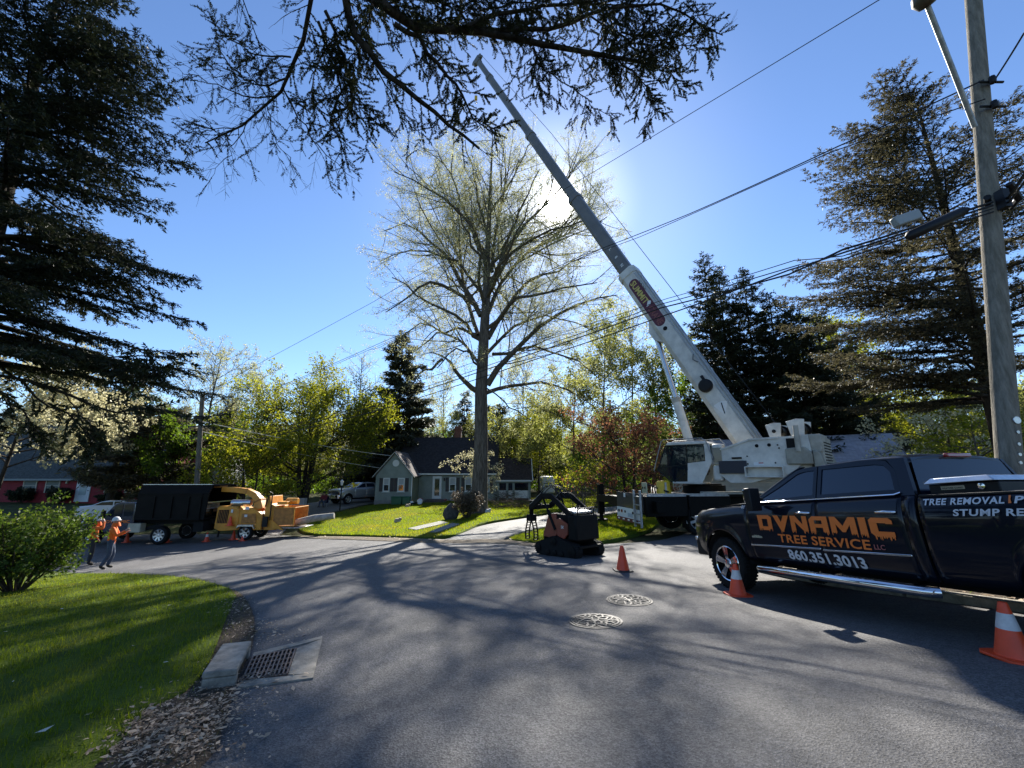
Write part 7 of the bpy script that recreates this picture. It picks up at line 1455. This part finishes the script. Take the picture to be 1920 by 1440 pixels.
b = MB(); la, lb_ = WY(1828,238,y_-.15), WY(1738,8,y_-.75); b.tube([la, la.lerp(lb_,.5)+Vector((0,0,.02)), lb_],.035,10); arm = b.build('lamp_arm', M_galv, up_, smooth=50, world=True)
b = MB(); d_ = (lb_-la).normalized(); b.lathe([(.001,.0),(.10,.02),(.16,.12),(.14,.22),(.05,.32),(.001,.34)],(0,0,0),'Z',18); rm_ = d_.to_track_quat('Z','Y').to_matrix().to_4x4(); b.v = [Matrix.Translation(lb_-d_*.05) @ rm_ @ p for p in b.v]; b.build('lamp_head', mat('lamp_housing', (.10,.085,.06), .5, .4), up_, smooth=50, world=True)
b = MB(); b.tube([PP(385,-.25,-.2), PP(395,.30,.3)],.045,8); b.box(PP(388,0,-.19),(.10,.12,.30)); b.tube([PP(360,.1,-.2),PP(380,.35,-.1),PP(372,.6,.2)],.05,8); br_ = b.build('cable_bracket', M_black, up_, world=True)
b = MB(); cl = WY(1700,445,y_-.05); cr = WY(1815,392,y_-.05); b.tube([cl,cl.lerp(cr,.06),cl.lerp(cr,.9),cr],[.03,.075,.075,.03],12); sc_ = b.build('splice_case', M_black, up_, smooth=50, world=True)
b = MB(); c0_ = WY(1676,418,y_-.02); c1_ = WY(1722,402,y_-.02); b.bar(c0_,c1_,.11,.16); b.build('junction_box', mat('grey_box', (.30,.33,.33), .5), up_, world=True, bevel=.02)
for py_ in (170,215):
    b = MB(); b.tube([PP(py_,-.2,-.16),PP(py_,.2,-.16)],.02,6); b.lathe([(.001,-.06),(.04,-.06),(.05,0),(.04,.06),(.001,.06)],PP(py_,-.02,-.2),'Z',10)
    b.build('insulator', M_black, up_, world=True)
for i, zz in enumerate((790,812,834,853,868)): b = MB(); p_ = PP(zz,-.01,-.135); b.lathe([(.001,-.012),(.05 if i == 0 else .022,-.012),(.05 if i == 0 else .022,.0),(.001,.0)],p_,'Y',12); b.build('pole_tag', M_alu, up_, world=True)
# far pole on the left
yl = 26.5; fb = WY(365,990,yl); lpole = thing('utility_pole', 'far grey utility pole standing behind the chip truck', 'utility pole', (fb.x,yl,gz(fb.x,yl)-.2)); lt = WY(380,738,yl)
b = MB(); b.tube([Vector((fb.x,yl,gz(fb.x,yl)-.2)), lt],[.16,.12],14); b.build('pole', M_pole2, lpole, smooth=60, world=True); b = MB(); q = WY(376,783,yl); b.box(q,(.5,.3,.22)); b.tube([q+Vector((-.4,0,0)),q+Vector((.7,0,.06))],.06,8); b.build('bracket', M_black, lpole, world=True, bevel=.02)
def wire(label, pts, r=.012, sag=.0, name='utility_wire', grp='overhead wires'):
    """cable through the given points; between each pair it hangs a little"""
    o = thing(name, label, 'overhead wire', pts[0], None, grp); b = MB(); P = []
    for a, c in zip(pts[:-1], pts[1:]):
        L = (c-a).length
        for i in range(15): t = i/14; P.append(a.lerp(c,t)-Vector((0,0,sag*L*4*t*(1-t))))
    b.tube(P, r, 5); b.build('cable', M_wire, o, smooth=60, world=True); return o
T_l = lt+Vector((0,0,-.1)); pr = ptop+Vector((-.25,0,-.4))
wire('single thin wire running from the top of the near pole to the far pole', [WY(1800,-92,y_), WY(1648,0,7.6), WY(1122,317,15), WY(700,566,22), WY(470,690,25.6), T_l], .011, .0008)
wire('wire leaving the pole just above the street lamp bracket and sagging behind the boom', [PP(165,-.1,-.15), WY(1570,275,7.4), WY(1290,402,11.5), WY(1090,480,15), WY(720,640,22), WY(440,760,25.8), WY(378,780,yl)], .013, .004)
wire('twisted second wire running just under the sagging wire behind the boom', [PP(200,-.1,-.15), WY(1555,286,7.45), WY(1470,324,8.6), WY(1200,444,13), WY(1090,484,15), WY(720,644,22), WY(440,763,25.8), WY(378,782,yl)], .010, .002)
mids = [((1480,514),(1240,577),(1000,662),(700,762),(400,838)), ((1480,506),(1250,590),(1000,675),(700,772),(400,842)), ((1490,488),(1250,560),(1000,640),(690,745),(390,822)), ((1500,496),(1240,570),(1000,655),(700,757),(395,832))]
labs = ['lowest thick communication cable below the splice case', 'thick cable that forms the lower edge of the bundle over the boom sticker', 'thin upper cable of the bundle crossing the boom above the sticker', 'middle cable of the bundle running to the far pole']
for k, (mm, lb) in enumerate(zip(mids, labs)):
    wire(lb, [PP(392+6*k,-.15,-.18), WY(1700,430+5*k,6.2), WY(1580,468+6*k,7.2), WY(mm[0][0],mm[0][1],8.6), WY(mm[1][0],mm[1][1],12.0), WY(mm[2][0],mm[2][1],15.6), WY(mm[3][0],mm[3][1],21), WY(mm[4][0],mm[4][1],26)], (.020,.018,.010,.013)[k], .0045)
wire('cable leaving the pole to the upper right edge of the picture', [PP(165,.1,-.1), WY(1920,62,5.0), WY(2100,-40,4.2)], .013, .01)
wire('thick cable leaving the splice bracket to the right edge of the picture', [PP(392,.1,-.1), WY(1925,320,5.2), WY(2100,235,4.4)], .022, .01); wire('second cable leaving the splice bracket to the right edge of the picture', [PP(398,.1,-.1), WY(1925,335,5.2), WY(2100,255,4.4)], .016, .012)
M_wire_w = mat('pale_cable', (.5,.5,.48), .5); hsx = pX(730,YF)
for (a, b_, r_, lb, mm) in (((378,790),(735,855),.022,'upper pale service cable running to the gable of the green house',M_wire_w),((376,800),(731,862),.014,'dark service cable between the two pale ones at the green house',M_wire),((374,808),(716,878),.02,'lower pale service cable running to the eave of the green house',M_wire_w)):
    o = wire(lb, [WY(a[0],a[1],yl), WY(b_[0],b_[1],YF-.05)], r_, .012, grp='service cables to the green house'); o.children[0].data.materials[0] = mm
# ================================================================= PEOPLE
M_hiviz = mat('orange_hooded_sweatshirt', (.75,.14,.012), .75, var=.12, scale=8); M_jean = mat('blue_jeans', (.055,.075,.12), .85, var=.25, scale=14); M_skin = mat('skin', (.40,.24,.17), .6); M_boot = mat('boots', (.03,.024,.018), .8); M_dpants = mat('dark_trousers', (.025,.026,.03), .85)
M_helm = mat('white_helmet', (.62,.6,.58), .35); M_hair = mat('dark_hair', (.02,.014,.01), .8); M_redcl = mat('dark_red_shirt', (.16,.02,.03), .8)
def person(label, loc, rotz, J, top, pants, helm=True, H=1.78):
    """one skinned body: J maps joints to positions for a 1.78 m figure facing +X"""
    t = thing('person', label, 'person', loc, Matrix.Rotation(rotz, 3, 'Z')); N = ['pelvis','belly','chest','neckb','neck','head','crown','nose']; Rd = dict(pelvis=(.175,.15),belly=(.175,.145),chest=(.20,.15),neckb=(.085,.075),neck=(.058,.062),head=(.078,.095),crown=(.055,.07),nose=(.02,.02))
    E = [('pelvis','belly'),('belly','chest'),('chest','neckb'),('neckb','neck'),('neck','head'),('head','crown'),('head','nose')]
    for s in 'LR':
        N += [s+k for k in ('hip','knee','ank','toe','sh','el','wr','palm')]; Rd.update({s+'hip':(.105,.105),s+'knee':(.078,.08),s+'ank':(.064,.066),s+'toe':(.04,.05),s+'sh':(.09,.09),s+'el':(.066,.066),s+'wr':(.044,.044),s+'palm':(.03,.04)})
        E += [('pelvis',s+'hip'),(s+'hip',s+'knee'),(s+'knee',s+'ank'),(s+'ank',s+'toe'),('chest',s+'sh'),(s+'sh',s+'el'),(s+'el',s+'wr'),(s+'wr',s+'palm')]
        d = (Vector(J[s+'palm'])-Vector(J[s+'wr'])).normalized(); sd = d.cross(Vector((0,0,1))); sd = (sd if sd.length > .1 else Vector((0,1,0))).normalized()
        for i, (o_, l_) in enumerate(((-.036,.07),(-.013,.085),(.011,.08),(.034,.062),(-.055,.045))):
            k = f'{s}f{i}'; N.append(k); J[k] = Vector(J[s+'palm'])+sd*o_*1.2+d*l_*(1 if i < 4 else .3)-Vector((0,0,.012)); Rd[k] = (.009,.009); E.append((s+'palm',k))
    me = bpy.data.meshes.new('body'); me.from_pydata([tuple(J[n]) for n in N], [(N.index(a), N.index(c)) for a, c in E], []); o = bpy.data.objects.new('body_frame', me); col.objects.link(o)
    sk = o.modifiers.new('skin','SKIN'); sk.use_smooth_shade = True; sb = o.modifiers.new('sub','SUBSURF'); sb.levels = 2; sb.render_levels = 2
    for i, n in enumerate(N): me.skin_vertices[0].data[i].radius = Rd[n]
    me.skin_vertices[0].data[0].use_root = True
    dg = bpy.context.evaluated_depsgraph_get(); dg.update(); m2 = bpy.data.meshes.new_from_object(o.evaluated_get(dg)); bpy.data.objects.remove(o)
    m2.name = 'body'; m2.materials.clear()
    for x in (M_skin, top, pants, M_boot): m2.materials.append(x)
    segs = [(Vector(J[a]), Vector(J[c]), a, c) for a, c in E]
    def cls(p):
        best, bn = 9, None
        for A, B, a, c in segs:
            ab = B-A; u = max(0, min(1, (p-A).dot(ab)/max(1e-9, ab.length_squared))); dd = (A+ab*u-p).length - .5*(Rd[a][0]*(1-u)+Rd[c][0]*u)
            if dd < best: best, bn = dd, (a, c, u)
        a, c, u = bn
        if c in ('neck','head','crown','nose') or c.endswith('palm') or 'f' in c[1:2]: return 0
        if a == 'pelvis' and (c == 'belly' or u < .75): return 1
        if c.endswith('toe') or (c.endswith('ank') and u > .88): return 3
        if c.endswith(('hip','knee','ank')): return 2
        return 1
    for f in m2.polygons: f.material_index = cls(f.center); f.use_smooth = True
    b_ = bpy.data.objects.new('body', m2); b_.parent = t; col.objects.link(b_)
    hd = Vector(J['head']); cr_ = Vector(J['crown']); ax = (cr_-hd).normalized()
    if helm:
        b = MB(); b.lathe([(.125,-.0),(.155,.0),(.15,.015),(.122,.02),(.115,.07),(.08,.12),(.03,.142),(.001,.145)],(0,0,0),'Z',20); q = ax.to_track_quat('Z','Y').to_matrix().to_4x4(); b.v = [Matrix.Translation(hd+ax*.05) @ q @ p for p in b.v]; b.build('helmet', M_helm, t, smooth=50)
        b = MB(); b.lathe([(.10,-.06),(.13,-.16),(.135,-.2),(.09,-.2),(.085,-.06)],(0,0,0),'Z',18); b.v = [Matrix.Translation(hd+ax*.04) @ q @ p for p in b.v]; b.build('hood', M_hiviz if top is M_hiviz else top, t, smooth=50)
    else:
        b = MB(); b.lathe([(.09,-.03),(.108,.02),(.10,.07),(.06,.12),(.001,.135)],(0,0,0),'Z',16); b.v = [p+hd+Vector((-.01,0,.03)) for p in b.v]; b.build('hair', M_hair, t, smooth=50)
    return t
def stand(**o):
    J = dict(pelvis=(0,0,.96),belly=(.01,0,1.10),chest=(.0,0,1.32),neckb=(.0,0,1.46),neck=(.02,0,1.53),head=(.04,0,1.63),crown=(.03,0,1.72),nose=(.135,0,1.62),Lhip=(0,.10,.90),Lknee=(.04,.11,.50),Lank=(.0,.12,.09),Ltoe=(.16,.14,.04),Rhip=(0,-.10,.90),Rknee=(.03,-.12,.50),Rank=(-.03,-.13,.09),Rtoe=(.13,-.15,.04),
             Lsh=(0,.20,1.40),Lel=(.02,.26,1.12),Lwr=(.16,.24,.92),Lpalm=(.21,.235,.86),Rsh=(0,-.20,1.40),Rel=(.02,-.26,1.12),Rwr=(.16,-.24,.92),Rpalm=(.21,-.235,.86)); J.update(o); return J
q = G(199,1067); person('worker in an orange hooded top, jeans and white helmet, the one nearer the street', q, R(35), stand(Rel=(.16,-.30,1.16),Rwr=(.36,-.22,1.30),Rpalm=(.42,-.20,1.36),Lel=(.14,.28,1.14),Lwr=(.34,.18,1.22),Lpalm=(.41,.16,1.26),Lknee=(.10,.11,.50),Rank=(-.16,-.12,.10),Rtoe=(-.01,-.14,.04)), M_hiviz, M_jean)
q = G(165,1060); person('worker in an orange hooded top half hidden behind the leafy shrub with one arm raised', q, R(50), stand(Rel=(.18,-.34,1.38),Rwr=(.20,-.22,1.62),Rpalm=(.18,-.18,1.69),Lel=(.06,.27,1.12)), M_hiviz, M_dpants)
q = G(607,951); ps = person('seated person in a dark red shirt and jeans at the edge of the shaded drive', Vector((q.x,q.y,q.z)), R(-95), dict(pelvis=(-.02,0,.48),belly=(0,0,.62),chest=(.05,0,.84),neckb=(.08,0,.97),neck=(.10,0,1.03),head=(.13,0,1.13),crown=(.13,0,1.22),nose=(.22,0,1.11),Lhip=(0,.10,.46),Lknee=(.42,.17,.50),Lank=(.40,.20,.09),Ltoe=(.55,.23,.04),Rhip=(0,-.10,.46),Rknee=(.42,-.17,.50),Rank=(.42,-.20,.09),Rtoe=(.57,-.23,.04),Lsh=(.05,.2,.92),Lel=(.18,.25,.68),Lwr=(.38,.18,.60),Lpalm=(.44,.16,.60),Rsh=(.05,-.2,.92),Rel=(.18,-.25,.68),Rwr=(.38,-.18,.60),Rpalm=(.44,-.16,.60)), M_redcl, M_jean, helm=False)
fc_ = thing('folding_chair', 'low dark folding chair under the person in the red shirt', 'chair', q, Matrix.Rotation(R(-95),3,'Z')); b = MB(); b.box((.02,0,.36),(.46,.5,.03)); b.build('seat', M_navyp, fc_); b = MB(); b.box((-.26,0,.62),(.03,.5,.5),Matrix.Rotation(R(-12),3,'Y')); b.build('backrest', M_navyp, fc_)
for sx in (-.2,.22):
    for sy in (-.24,.24): b = MB(); b.tube([(sx,sy,.36),(sx*1.1,sy,.0)],.014,6); b.build('leg', M_black, fc_)
